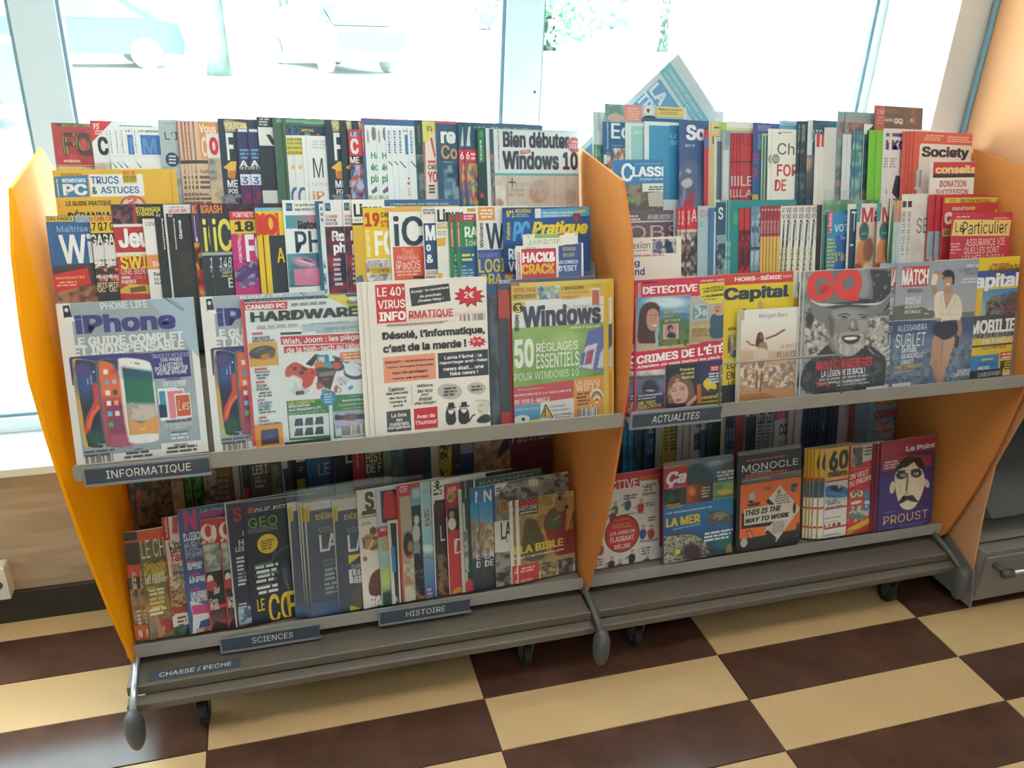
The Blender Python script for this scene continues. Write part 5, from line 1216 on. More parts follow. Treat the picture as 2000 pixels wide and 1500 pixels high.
# ------------------------------------------------------------------ left rack, lower back tier
hb = .235
def low(Z, x, y, desc, base, art=(), side='L', **k): MAG(4, side, Z, x, y, desc, base, art, h=hb, **k)
low('K', 105, 300, 'brown patterned magazine beside the yellow panel', '6c5040', [('ph', 105, 250, 600, 620, ['7c5c44', '4c3c34', 'a08060', '5c5040'], 26), T('ART', 150, 300, 185, 420, '3c3028', 'v'), T('LES', 150, 480, 180, 540, 'a89870', 'n')])
low('K', 198, 290, 'magazine with a speckled brown boulder picture on teal', '2c5460', [
    ('cv', 198, 240, 800, 620, 60, 50, [('c', '2c5c66'), ('p', [(198, 400), (240, 340), (420, 560), (250, 600), (198, 600)], 'b8602c', 8), ('e', 350, 430, 108, 165, 12, '7a6444', 5), ('b', '42362a', .55, 22, 4, [(250, 300), (430, 280), (470, 520), (320, 580), (245, 480)]), ('p', [(198, 590), (500, 560), (500, 620), (198, 620)], '30241c', 10)])])
low('K', 445, 290, 'tan magazine with a red top and figure', 'b08c70', [Rc(440, 240, 520, 295, 'b03830'), ('ph', 450, 300, 520, 620, ['b89478', '987458', '6c8890'], 30)])
low('K', [515, 566], 260, 'dark leafy magazine with bright yellow edge', '1c3418', [Rc(566, 240, 582, 640, 'c8a830'), ('ph', 582, 240, 900, 640, ['14240f', '2c5c20', '1c2c18', '3c7c28'], 30)], spine='c8a830')
low('K', 655, 250, 'grey-brown magazine with a dark lower photo', 'a89484', [T('SCI', 672, 260, 695, 330, '6c3c34', 'v'), ('ph', 660, 340, 800, 640, ['a08c7c', '5c4c44', '847468'], 34)])
low('K', [738, 778], 240, 'brown book-like magazine with yellowish lettering', '6c4c3c', [T('OUI', 782, 202, 828, 228, 'a08838', 'n'), T('FRE', 782, 240, 830, 265, 'b0a060', 'n'), TL(4, 785, 280, 838, 420, '94806c')])
low('K', 850, 240, 'pale grey magazine with a thin dark edge', 'aaa6a0', [Rc(892, 150, 904, 420, '5c544c')])
low('K', 908, 235, 'navy magazine with a red lower band', '2c3448', [T('EXPLOITS', 915, 190, 945, 290, '6c7488', 'n'), Rc(905, 345, 960, 420, 'a83c34')])
low('K', 957, 225, 'charcoal magazine with pale capitals on two lines', '5c544e', [TL(1, 970, 158, 1060, 180, '908a84'), T('LES I', 975, 200, 1075, 246, 'd8d4cc', 'm'), T('Tout', 985, 265, 1030, 285, 'b0aca4', 'm'), TL(2, 985, 292, 1070, 340, 'a8a49c')])
low('K', 1092, 205, 'olive-green magazine with a small landscape', '54643c', [('ph', 1100, 130, 1170, 420, ['586848', '405034', '7c8464'], 30)], spine='b0a890')
low('K', 1168, 195, 'white and blue magazine edge', 'c0bcb0', [Rc(1175, 220, 1230, 420, '2c4a7c')])
low('K', 1207, 185, 'brown and navy striped magazine edge', '4c382c', [Rc(1225, 150, 1300, 420, '1c2438')])
low('K', 1257, 180, 'black magazine with white block and yellow foot', '16202c', [Rc(1258, 120, 1320, 168, 'ccc8c0'), TL(2, 1275, 205, 1315, 235, '8c8c88'), Rc(1258, 290, 1330, 420, '8c8430')])
low('K', 1328, 170, 'blue hardback-like magazine with two pale letters', '2a527c', [T('LE', 1402, 186, 1482, 252, '98a4b0', 'm')], spine='1c4468')
low('Q', 752, 100, 'navy magazine with red left edge and white L', '1c2438', [Rc(750, 60, 765, 260, 'a82c38'), T('L', 808, 88, 845, 158, 'c0bcb8', 'm')], spine='a82c38')
low('Q', 843, 95, 'crimson magazine with tiny vertical lettering', 'a82c3c', [T('CARNET SECRET', 862, 90, 878, 190, 'd0a8a4', 'v')])
low('Q', 905, 90, 'charcoal magazine with cream letters on two lines', '484840', [TL(1, 920, 78, 985, 95, '74746c'), T('HIST', 910, 112, 990, 150, 'c8c490', 'm'), T('DE F', 912, 168, 990, 200, 'c8c490', 'm')])
low('Q', 992, 80, 'faded green-grey magazine edge', '6c7468', [])
low('Q', 1035, 70, 'blue-grey misty magazine', '5c6874', [('ph', 1040, 40, 1120, 240, ['5c6874', '70747c', '4c5c68'], 30)])
low('Q', [1102, 1120, 1138, 1156, 1174], 66, 'thin plum and brown magazine edge', '4c3440', [], spine='3c3038', t=.0018)
low('Q', 1193, 60, 'dark teal magazine edge', '1f3c48', [])
low('Q', 1226, 56, 'pale pinkish magazine edge', 'b8aca0', [])
low('Q', 1265, 50, 'yellow magazine with black scrawled drawing', 'b89c30', [('ph', 1268, 40, 1335, 220, ['b89c30', '2c2820', 'b89c30'], 20)])
low('Q', 1332, 48, 'navy magazine with a skin-toned figure', '24304c', [('ph', 1335, 60, 1380, 220, ['24304c', 'a07860', '3c3c50'], 34)])
low('Q', 1372, 44, 'lilac-grey magazine with a blue foot', '8c8894', [Rc(1372, 120, 1440, 240, '2c3c64')])
low('Q', 1440, 40, 'sand-coloured magazine with a dark bird shape', 'a88c70', [
    ('cv', 1440, 20, 1700, 220, 50, 40, [('c', 'ac9074'), ('n', .25, 40, 9), ('b', '8c6450', .6, 26, 2, None), ('s', [(1600, 30), (1575, 60), (1560, 100), (1555, 140), (1590, 110), (1640, 60), (1640, 20)], '26302c', 4)])])
low('Q', 1615, 30, 'maroon magazine with a white handwritten title', '5a2430', [T('Patrimoine', 1622, -4, 1850, 30, 'c8a8a8', 'in'), TL(1, 1710, 18, 1840, 8, '9c7078'), T('la société du patrimoine', 1680, 148, 1858, 128, '84585c', 'n')], w=.19, spine='b0a4a0')

# ------------------------------------------------------------------ left rack, bottom tier
MAG(5, 'L', 'K', [96, 186], 632, 'brown countryside magazine with orange header', '4c382c', [
    Rc(180, 625, 500, 690, 'cc5c2c'), Rc(180, 615, 500, 634, '1c1814'), Rc(190, 700, 500, 850, '3c3030'), Rc(190, 848, 500, 872, 'c8502c'), T('Au c', 240, 878, 310, 902, 'd8ccc0'), T('la lu', 244, 915, 310, 938, 'd8ccc0'), T('la P', 246, 950, 310, 985, 'd8ccc0'),
    ('ph', 220, 1000, 420, 1240, ['8c6848', '5c4434', 'a88460'], 34), TL(4, 270, 1130, 340, 1220, 'd0c4b4'), Rc(262, 1238, 500, 1330, 'cc5420'), T('Notre', 286, 1262, 380, 1296, 'e8dccc'), ('ph', 262, 1330, 500, 1500, ['5c4830', '8c7444'], 30)])
MAG(5, 'L', 'K', 222, 628, 'olive hunting magazine with orange top and hand photo at foot', '6a5c34', [
    Rc(222, 622, 500, 655, 'cc5024'), T('LE CHASSEUR', 245, 688, 620, 745, 'd8d0c4', 'n'), ('cv', 232, 760, 470, 1180, 40, 60, [('g', 300, 760, 320, 1180, '5c5c34', 'a08030'), ('n', .3, 60, 5)]),
    T('Sanglier', 262, 835, 440, 860, 'c8b038', 'i'), T('et dégâts', 266, 872, 430, 898, 'c8b038', 'i'), T('Le point', 272, 905, 410, 928, 'dcd8c8', 'i'), T('du rapport', 276, 935, 430, 955, 'dcd8c8', 'i'), T('Nice', 284, 985, 345, 1005, 'c8b038', 'i'), TL(2, 290, 1005, 420, 1030, 'd0ccc0'), TL(3, 300, 1060, 420, 1120, 'c8b870'), TL(2, 305, 1130, 430, 1160, 'dcd8c8'),
    ('cv', 300, 1180, 480, 1360, 44, 44, [('c', '847450'), ('n', .3, 24, 3), ('e', 420, 1240, 48, 46, 0, 'a8302c', 4), ('e', 325, 1240, 30, 50, 10, '8c7c74', 6), ('l', [(350, 1190), (370, 1240), (380, 1300)], 28, 'b07c60', 5), ('l', [(400, 1250), (395, 1290), (375, 1310)], 20, 'b88868', 5), ('e', 380, 1330, 30, 12, 0, '2c241c', 4)])])
MAG(5, 'L', 'K', 383, 540, 'cream magazine with a red vertical-title spine and animal print', 'd4c8bc', [
    Rc(380, 520, 442, 680, 'b03034'), T('la chasse', 402, 545, 428, 665, 'e0ccc8', 'v'), ('p', [(383, 680), (405, 680), (470, 1180), (445, 1180)], 'a02c30'), Rc(445, 520, 520, 665, 'd8c4c0'), ('p', [(455, 530), (490, 530), (490, 640), (455, 640)], 'b83a3c'), T("L'indice", 430, 690, 570, 722, '2c2828'), T('fami', 434, 728, 530, 758, '2c2828'), T('faill', 440, 765, 560, 808, 'b83a34'),
    T('Débat', 448, 835, 505, 852, 'b83a34'), T('Le pays', 452, 856, 530, 872, '3c3434'), T('chasse', 454, 878, 520, 892, '3c3434'), T('qui fait', 456, 896, 530, 912, '3c3434'), ('ph', 435, 925, 700, 1010, ['a89480', '7c6a58', 'c8b8a0'], 16), ('ph', 440, 1012, 700, 1120, ['a07850', '44342c', 'b88c64'], 14), ('p', [(455, 1120), (700, 1100), (700, 1140), (460, 1160)], '982c2c'),
    TL(3, 480, 1180, 560, 1240, '5c4c4c'), Rc(462, 1250, 700, 1400, '4c5c34'), ('ph', 470, 1250, 600, 1340, ['3c5c7c', '4c5c34', '243c20'], 24)])
MAG(5, 'L', 'K', 485, 488, 'blue and magenta magazine with white text column', '35528a', [
    ('p', [(485, 480), (1300, 380), (1300, 395), (487, 505)], '2c4468'), T('N', 520, 492, 622, 612, 'a8306c', 'B'), T('Le magazine', 632, 480, 900, 470, '90a8c8', 'in'), ('p', [(630, 500), (1100, 440), (1100, 480), (640, 540)], '8c2c58'), T('DJIBOUTI', 525, 640, 700, 665, 'd8dce4', 'm'), T('LE RETOUR', 530, 680, 690, 704, 'b8c0cc', 'n'), T("D'UNE", 534, 712, 620, 734, 'b8c0cc', 'n'), T('DESTINÉE', 538, 742, 690, 758, 'b8c0cc', 'n'), T('POPPÉE', 542, 768, 680, 780, 'b8c0cc', 'n'),
    T('Mali', 546, 806, 605, 820, 'b83c70'), T('Moteurs', 550, 828, 650, 842, 'd4d8e0'), T("de l'Eau", 552, 850, 645, 864, 'd4d8e0'), T('Chasses', 560, 896, 640, 908, 'b83c70'), T('A la rencontre', 562, 920, 700, 930, 'd4d8e0'), T('sur le Tage', 564, 942, 690, 950, 'd4d8e0'), T('Guides', 570, 994, 640, 1006, 'b83c70'), T('Les grands', 574, 1018, 690, 1030, 'd4d8e0'), T('brochets', 576, 1040, 680, 1050, 'd4d8e0'), T('du lac Foca', 578, 1062, 700, 1072, 'd4d8e0'),
    ('p', [(570, 1080), (720, 1110), (700, 1180), (590, 1190)], 'd0ccd0'), ('p', [(582, 1110), (720, 1090), (720, 1150), (588, 1170)], 'b83c78'), ('p', [(590, 1190), (720, 1150), (720, 1400), (600, 1400)], 'c8ccd0'), ('p', [(640, 1210), (720, 1180), (700, 1260), (620, 1300)], '2c4c80'), ('ph', 610, 1260, 720, 1330, ['a08070', '8c5c44', 'b8a090'], 26)], w=.225)
MAG(5, 'L', 'K', [630, 750], 540, 'red magazine with a white curl logo and volcano photo', 'bc2c2c', [
    ('e', 800, 618, 42, 54, 'e0d4d0'), ('e', 806, 610, 22, 40, 'bc2c2c'), ('e', 842, 620, 18, 50, 'e0d4d0'), ('p', [(745, 690), (757, 690), (850, 1330), (830, 1330)], 'bc2c2c'), T("ar'ista", 766, 668, 850, 680, 'e0c8c4', 'i'),
    ('ph', 772, 700, 1000, 870, ['8c9890', 'b8b8a8', '707c78'], 30), T('Oui au', 785, 700, 850, 715, 'c8c8c8', 'm'), Rc(790, 880, 1000, 1060, '1c1818'), ('e', 818, 925, 20, 32, 'd8ccc4'), ('e', 828, 965, 36, 34, 'a83028'), T('Oui', 840, 975, 880, 992, 'd8d0cc'), T('par', 842, 1000, 880, 1015, 'd8d0cc'), T('Com', 812, 1052, 868, 1068, 'd8d0cc'), T('le m', 816, 1076, 870, 1092, 'd8d0cc'), T("d'Ind", 820, 1098, 876, 1114, 'd8d0cc'),
    ('cv', 815, 1120, 1000, 1260, 24, 24, [('g', 830, 1120, 850, 1260, '28242c', 'c05c3c'), ('p', [(815, 1260), (850, 1190), (1000, 1230), (1000, 1260)], '28181c', 3)]), Rc(822, 1256, 1000, 1400, 'd4ccc4'), T('ET AU', 832, 1264, 880, 1280, '3c3434')])
MAG(5, 'L', 'K', 792, 445, 'midnight-purple magazine with white outline and dark red S', '211c3c', [
    ('p', [(792, 440), (1400, 370), (1400, 380), (792, 452)], '8c8c8c'), ('p', [(792, 440), (802, 440), (885, 1290), (872, 1290)], 'b8b8b4'), T('S', 845, 472, 912, 560, '8c2430', 'B'), ('p', [(945, 455), (1190, 420), (1192, 440), (948, 485)], '303444'), ('p', [(945, 475), (990, 470), (990, 510), (948, 512)], 'a83438'), T('QUE DIT', 990, 478, 1200, 500, 'c8c0b8', 'm'),
    T('Il', 908, 622, 925, 652, 'c8c8cc'), T('H', 885, 682, 922, 715, 'c8c8cc'), T('LES', 865, 730, 925, 752, 'c8c8cc'), TL(2, 864, 792, 930, 830, 'c0c0c8'), TL(2, 870, 845, 935, 880, 'c0c0c8'), TL(2, 874, 895, 938, 930, '88a0b8'), TL(2, 878, 940, 945, 975, 'c0c0c8'), TL(2, 880, 1095, 955, 1120, 'b0b0b8'), ('ph', 882, 1130, 1000, 1215, ['6c8ca8', '3c5878', 'a0b4c4'], 26), TL(2, 884, 1220, 960, 1245, 'a0a0a8')], w=.225)
MAG(5, 'L', 'K', 912, 515, 'dark navy magazine with green title, yellow disc and yellow headline', '0f1c30', [
    T('GEO', 945, 545, 1142, 578, '70a038', 'n'), Rc(942, 612, 1142, 612, '50545c'), 
    ('cv', 1080, 720, 1245, 1010, 30, 50, [('c', '0f1c30'), ('l', [(1090, 850), (1120, 770), (1200, 728), (1260, 720)], 6, '5c6c84', 8), ('l', [(1180, 870), (1190, 940), (1215, 1000)], 12, '7c8494', 16), ('e', 1200, 900, 20, 60, -15, '3c4c64', 30)]),
    ('e', 1075, 706, 68, 64, 'd8b428'), TL(2, 1025, 685, 1122, 700, '7c6420'), TL(2, 1030, 715, 1118, 738, '7c6420'),
    T("L'AVENTURE", 988, 842, 1102, 842, '4c8c90'), TL(2, 990, 850, 1155, 882, 'd4d4d4'), T('LA PRÉVENTION', 992, 905, 1150, 895, '4c8c90'), TL(2, 994, 912, 1150, 942, 'd4d4d4'), T('LES SOINS', 998, 982, 1100, 975, '4c8c90'), TL(2, 1000, 985, 1165, 1015, 'd4d4d4'), T('LE', 1005, 1070, 1060, 1138, 'd8b428', 'm'), T('CŒUR', 1075, 1040, 1420, 1160, 'd8b428', 'm'), TL(1, 1045, 1250, 1230, 1228, '505c6c')])
def geo(d, tri=False):
    r = [('p', [(362 + d, 490), (380 + d, 488), (430 + d, 1400), (410 + d, 1400)], 'c0bcb4'), Rc(362 + d, 455, 800 + d, 492, 'c4c0b8'), ('p', [(366 + d, 530), (408 + d, 515), (412 + d, 625), (370 + d, 640)], 'd0b028'),
         T('HORS SERIE', 382 + d, 540, 396 + d, 620, '4c4420', 'v'), ('ph', 405 + d, 640, 470 + d, 1320, ['163458', '1c3c60', '122c4c'], 60), T('DÉBUT', 455 + d, 572, 640 + d, 592, 'd0b428', 'm'), T('VOS', 475 + d, 680, 575 + d, 700, '98a0a8', 'n'), T('LA', 480 + d, 732, 620 + d, 832, 'd8dcdc', 'm')]
    if not tri:
        r += [T('Cinq pays', 505 + d, 912, 600 + d, 915, '8c98a4', 'n'), T("d'observation", 512 + d, 940, 640 + d, 935, '8c98a4', 'n'), TL(3, 512 + d, 975, 640 + d, 1050, '8c98a4'), TL(3, 512 + d, 1080, 640 + d, 1150, '8c98a4'), Rc(400 + d, 1240, 800 + d, 1500, '1c4478')]
    else:
        r += [('p', [(488, 880), (600, 862), (492, 945)], 'd0b428'), T('En cadeau', 512, 945, 600, 962, 'c8c8c8', 'n'), ('p', [(490, 985), (700, 960), (700, 1070), (498, 1085)], 'd0d0cc'), T('LES', 515, 985, 600, 1020, '2c2c30', 'm'), T('DE', 522, 1030, 580, 1070, '6c6c70', 'n'), ('e', 590, 1190, 90, 110, '3c3c3c'), ('p', [(500, 1245), (590, 1290), (590, 1330), (505, 1335)], 'd0b428')]
    return r
MAG(5, 'L', 'L', [38, 112, 130, 158], 500, 'bagged navy magazine with white edge, yellow tab and big white letters', '16304f', geo(158 - 365), spine='c0bcb4', wrap=.03)
MAG(5, 'L', 'L', 365, 480, 'bagged navy magazine with an extra yellow corner triangle, before the white S one', '16304f', geo(0, True), spine='c0bcb4', wrap=.03)
MAG(5, 'L', 'L', 545, 408, 'white magazine with olive S and brown violin-like picture', 'd2cac4', [
    T('S', 604, 418, 680, 545, '4c4a30', 'B'), ('p', [(592, 556), (690, 540), (690, 572), (580, 590)], '4c4a30'), ('tb', 'LE MAGAZINE', 570, 612, 700, 592, 14, '3c3a34'), TL(2, 578, 640, 680, 650, '8c8880'),
    ('cv', 560, 665, 760, 1180, 50, 90, [('c', 'd2cac4'), ('e', 670, 700, 26, 30, 0, '6c5038', 4), ('s', [(585, 750), (640, 715), (700, 740), (720, 830), (680, 850), (600, 830)], 'a88458', 4), ('b', '70543c', .55, 30, 3, [(585, 750), (700, 740), (720, 850), (600, 830)]), ('l', [(670, 770), (630, 855)], 8, 'd8d0c8', 3), ('e', 612, 905, 16, 18, 0, '8c6c4c', 4), ('s', [(640, 1080), (660, 1010), (720, 970), (760, 980), (760, 1180), (650, 1180), (636, 1130)], '5c382c', 5), ('l', [(645, 1050), (760, 1040)], 5, '7c5848', 3), ('l', [(640, 1100), (760, 1090)], 5, '7c5848', 3)]),
    T('SAV', 640, 1185, 790, 1248, 'dcd8d4', 'o'), T('TOUT', 645, 1262, 760, 1290, '3c3834', 'm')])
MAG(5, 'L', 'L', 686, 398, 'pale magazine with a navy and red torn shape', 'b8bcc0', [
    ('p', [(722, 410), (1000, 370), (1000, 640), (735, 640)], '22305c'), ('s' if 0 else 'p', [(752, 420), (800, 400), (838, 450), (846, 615), (775, 625), (742, 590)], 'b42c34')], spine='a8b0b4')
MAG(5, 'L', 'L', 700, 672, 'small green landscape magazine with red tag and orange letters', '90aca0', [
    Rc(702, 678, 900, 715, 'b4303c'), T('MAG', 722, 680, 765, 700, 'e0c8c8'), T('LE', 738, 742, 778, 775, 'd08028'), T('GR', 740, 790, 800, 840, 'd08028'), ('cv', 720, 860, 960, 1290, 24, 50, [('g', 740, 870, 750, 1260, '98b4b4', '2c6c58'), ('e', 760, 1050, 60, 80, 0, 'a8b868', 50), ('e', 790, 1200, 60, 60, 0, '1c3c34', 20)])])
MAG(5, 'L', 'L', 772, 628, 'small navy magazine with a white frame line', '1c2438', [
    ('p', [(772, 615), (1000, 600), (1000, 640), (775, 645)], 'c8c4c0'), ('p', [(772, 630), (795, 632), (840, 1280), (815, 1280)], 'c0bcb8'), ('p', [(838, 630), (850, 630), (878, 1260), (865, 1260)], 'c8c4c0'), Rc(800, 820, 838, 1000, '3c78a8'), T('S', 822, 1185, 850, 1215, 'd0ccc8')], spine='c0bcb8')
MAG(5, 'L', 'L', 838, 372, 'rust-red magazine with a red flag and a hooded monk', 'b8482c', [
    ('p', [(862, 450), (945, 440), (990, 1250), (905, 1250)], 'b0a088'), ('p', [(838, 375), (945, 352), (940, 400), (890, 455), (850, 415)], 'b8303c'), TL(3, 858, 375, 930, 415, 'e0b8b8'),
    ('cv', 880, 700, 1000, 1240, 26, 90, [('c', 'a89c88'), ('n', .25, 30, 4), ('e', 930, 800, 40, 90, 0, '34302c', 8), ('e', 942, 815, 20, 40, 0, '9c7058', 5), ('e', 925, 1080, 26, 50, 0, 'a87458', 8), ('e', 930, 1180, 50, 80, 0, 'b8b8a0', 14)]), Rc(925, 880, 955, 900, 'c83430')])
MAG(5, 'L', 'L', 942, 390, 'grey-blue magazine with a white marble statue', '7c98ac', [
    Rc(955, 400, 1100, 440, 'a8b8c0'), ('cv', 950, 520, 1120, 1000, 26, 80, [('c', '24303c'), ('e', 988, 620, 20, 34, 0, 'c0c0b8', 4), ('e', 985, 720, 30, 70, 0, 'b8b8b0', 6), ('e', 990, 830, 26, 60, 0, '8c8c8c', 10), ('p', [(950, 880), (1000, 860), (1040, 960), (970, 990)], '14181c', 6)]), ('ph', 965, 1000, 1120, 1260, ['34302c', '8c5c44', '1c1c20'], 34)])
MAG(5, 'L', 'L', 1010, 350, 'sky-blue magazine with four short red words', '98bcc4', [
    T('LE 1', 1040, 395, 1075, 415, '8c3c48', 'n'), T('LA', 1042, 540, 1082, 562, 'a03040', 'm'), T('DE', 1044, 574, 1088, 594, 'a03040', 'm'), T('JA', 1046, 606, 1086, 626, 'a03040', 'm'), T('AU', 1048, 640, 1090, 662, 'a03040', 'm'),
    ('cv', 1018, 680, 1200, 1240, 24, 60, [('g', 1040, 700, 1060, 1240, '98bcc4', '28508c'), ('e', 1060, 830, 60, 30, 0, 'c8d4d0', 20), ('l', [(1030, 905), (1080, 890), (1110, 910)], 8, '745c50', 4)]), TL(3, 1062, 1120, 1110, 1200, 'c89888')])
MAG(5, 'L', 'L', 1090, 342, 'white and black magazine with a small skull and crossbones', '241c20', [
    Rc(1092, 320, 1500, 440, 'd4d0cc'), ('p', [(1090, 440), (1110, 440), (1138, 1215), (1124, 1215)], 'ccc8c4'), ('e', 1140, 352, 17, 18, '1c1c1c'), Rc(1131, 366, 1150, 380, '1c1c1c'), ('e', 1134, 352, 4, 5, 'd4d0cc'), ('e', 1147, 352, 4, 5, 'd4d0cc'), ('p', [(1108, 372), (1112, 366), (1180, 408), (1176, 414)], '1c1c1c'), ('p', [(1174, 364), (1180, 370), (1112, 414), (1106, 408)], '1c1c1c'), TL(1, 1108, 422, 1180, 436, '2c2c2c'),
    ('ph', 1118, 480, 1300, 660, ['241c20', '5c2424', '1c1c24'], 34), T('L', 1160, 665, 1196, 770, 'ccc8c4', 'n'), ('ph', 1130, 880, 1300, 1180, ['3c3430', '705c4c', '8c5c3c', '241c1c'], 30)])
MAG(5, 'L', 'L', 1192, 362, 'red magazine with a gold disc, white-dressed woman and red D box', '8c2428', [
    Rc(1200, 350, 1500, 362, '1c2434'), Rc(1203, 365, 1500, 410, 'b83440'), T('JOURS', 1210, 385, 1280, 405, 'd8b0b4'), ('e', 1240, 450, 32, 42, 'b09060'), T('ANS', 1215, 438, 1262, 470, '5c4424'), ('cv', 1212, 540, 1330, 700, 24, 34, [('c', '1c1c20'), ('e', 1245, 580, 18, 26, 0, '9c7464', 4), ('e', 1248, 650, 30, 46, 0, 'ccc4bc', 5)]),
    ('p', [(1222, 700), (1330, 682), (1330, 1180), (1245, 1190)], 'b02c30'), T('D', 1262, 760, 1330, 858, 'd4ccc8', 'n'), ('e', 1300, 1180, 60, 70, 'b8902c'), ('p', [(1200, 600), (1212, 600), (1238, 1200), (1222, 1200)], 'c8bcb8')])
MAG(5, 'L', 'L', 1292, 400, 'thin white-edged magazine left of the green title', 'b8b0a8', [('ph', 1340, 510, 1500, 1180, ['c0bcb4', '8c8c84', '5c5c58'], 40), Rc(1368, 1060, 1500, 1160, 'a82c2c')], spine='c8c4c0')
MAG(5, 'L', 'M', 380, 338, 'forest-green magazine with white masthead running behind its neighbours', '1c4030', [
    T('TRANCHÉES', 398, 320, 416, 470, 'b0bcb0', 'v'), T('T', 440, 318, 505, 398, 'c8ccc8', 'n'), T('RANCHÉES', 512, 335, 910, 300, '8c9c94', 'n'), Rc(380, 500, 436, 1300, 'b8b8b0'), ('ph', 385, 700, 436, 1000, ['a8a8a0', '6c6c68'], 24), ('e', 440, 1110, 30, 60, 'b02c2c')], w=.21)
MAG(5, 'L', 'M', [437, 500], 382, 'sky-blue magazine with white N and orange dress picture', '2c6ca4', [
    T('N', 540, 405, 602, 478, 'd0d4d8', 'm'), ('cv', 500, 490, 700, 900, 30, 60, [('g', 520, 490, 530, 800, '3080bc', '88a0ac'), ('p', [(500, 600), (545, 640), (540, 890), (505, 890)], 'b07c64', 6), ('b', '806060', .55, 30, 3, [(500, 620), (545, 650), (540, 890), (505, 890)])]), T('ITALIE', 548, 620, 605, 640, '9ca8b0', 'n'), ('ph', 550, 655, 640, 850, ['a88c60', '7c6c50', 'c0a878'], 22),
    ('cv', 505, 900, 700, 1200, 20, 30, [('g', 520, 900, 530, 1170, '34383c', '18202c')]), T('LA', 550, 860, 620, 892, 'ccd0d0', 'm'), T('DE', 550, 918, 618, 950, 'ccd0d0', 'm'), TL(1, 545, 1130, 600, 1150, 'b8a83c')], w=.20)
MAG(5, 'L', 'M', 608, 358, 'grey war-photo magazine with navy spine, bronze medal disc and white box', '706c68', [
    ('cv', 625, 225, 1190, 640, 90, 50, [('c', '7c7874'), ('n', .4, 50, 7), ('b', '34343a', .52, 40, 12, [(640, 330), (1180, 250), (1180, 400), (640, 520)]), ('e', 905, 345, 36, 30, 0, 'b8b4ac', 8), ('l', [(880, 340), (880, 380)], 5, 'd0ccc4', 3), ('l', [(905, 335), (905, 380)], 5, 'd0ccc4', 3), ('l', [(930, 332), (930, 378)], 5, 'd0ccc4', 3), ('p', [(850, 330), (1190, 225), (1190, 210), (850, 300)], '9c9488', 10)]),
    ('p', [(608, 365), (1190, 225), (1190, 236), (608, 378)], '3c3a3c'), Rc(1112, 248, 1160, 282, 'c09430'), ('p', [(620, 365), (720, 345), (625, 450)], 'c8c8c8'), TL(2, 628, 385, 680, 410, '4c4c50'), ('p', [(604, 370), (622, 366), (625, 1150), (608, 1150)], '2c3070'), ('e', 690, 522, 38, 50, 'a06c38'), T('75', 668, 495, 712, 548, '2c1c10', 'm'),
    ('p', [(620, 635), (800, 610), (800, 850), (626, 860)], 'ccc8c4'), T('LA', 665, 640, 745, 750, '1c1c1c', 'm'), T('L', 708, 758, 722, 780, '2c2c2c'), ('ph', 625, 870, 800, 1140, ['5c5c5c', '242428', '8c8884'], 34)], w=.205)
MAG(5, 'L', 'M', [728, 773], 480, 'history magazine with ancient painting, black-red title tab and yellow headline', 'd0c8c0', [
    ('cv', 795, 395, 1245, 930, 110, 120, [('c', 'a88c58'), ('n', .18, 40, 8), ('b', '90743c', .55, 60, 5, None), ('s', [(820, 780), (845, 620), (880, 605), (935, 620), (950, 690), (1000, 780), (1000, 920), (815, 930)], '54482c', 14), ('l', [(850, 650), (940, 645)], 5, '3c3420', 6), ('l', [(840, 700), (960, 690)], 5, '3c3420', 6), ('l', [(830, 760), (980, 740)], 5, '3c3420', 6),
      ('s', [(1010, 560), (1060, 520), (1160, 500), (1230, 600), (1240, 800), (1200, 880), (1080, 900), (1010, 760), (975, 650)], '7c2424', 5), ('s', [(1000, 600), (1040, 545), (1110, 560), (1120, 680), (1040, 700), (1000, 680)], '3c5c38', 5), ('s', [(1060, 500), (1080, 430), (1120, 425), (1150, 500), (1130, 560), (1070, 560)], '8c7050', 5), ('e', 1108, 425, 24, 14, 0, '7c3430', 3), ('p', [(1155, 470), (1200, 440), (1195, 680), (1140, 700)], 'b0803c', 5), ('e', 1150, 525, 14, 14, 0, '34241c', 3), ('l', [(1100, 590), (1060, 620)], 20, '9c6c50', 5), ('e', 1100, 460, 12, 16, 0, '2c241c', 3), ('p', [(1000, 900), (1240, 850), (1240, 900), (1000, 935)], 'a88c58', 10), ('l', [(1200, 560), (1150, 800)], 5, '3c1414', 8)]),
    ('p', [(800, 470), (940, 448), (942, 568), (800, 588)], '221c1c'), T('5000', 805, 482, 938, 502, 'c42c34', 'B'), T('HISTOIRE', 803, 528, 936, 534, 'c8c0b8', 'm'), T('mystérieuse', 805, 562, 936, 562, 'c8c0b8', 'i'), T('LA BIBLE', 808, 815, 1126, 806, 'd0b434', 'B'), T("et l'archéologie", 808, 890, 1130, 842, 'd8d0c8', 'm'),
    ('p', [(795, 955), (948, 925), (950, 1095), (800, 1115)], 'b83430'), TL(2, 805, 972, 918, 990, 'e0b0a8'), TL(2, 808, 1060, 905, 1070, 'e0b0a8'), ('p', [(958, 965), (1078, 935), (1080, 1060), (960, 1085)], '84744c'), ('ph', 962, 985, 1078, 1080, ['8c7c50', '4c4c34', 'b0a070'], 24), TL(2, 958, 935, 1040, 965, '4c4440'), ('ph', 1085, 915, 1198, 1000, ['5c5850', '8c8474', '3c3c38'], 24), TL(2, 1088, 1008, 1150, 1030, '4c4440'), ('bc', 1212, 925, 1250, 1005)], w=.172, spine='d8d4d0')

# ------------------------------------------------------------------ right rack, top tier
MAG(1, 'R', 'D', [-4, 22, 50], 255, 'pale magazine with grey print lines and green foot', 'bccccc', [TL(9, 60, 262, 90, 400, '8ca4b0'), ('ph', 50, 495, 200, 900, ['5c9478', '78a494', '3c6c5c'], 24), Rc(95, 262, 200, 495, 'd4dcde')], w=.2)
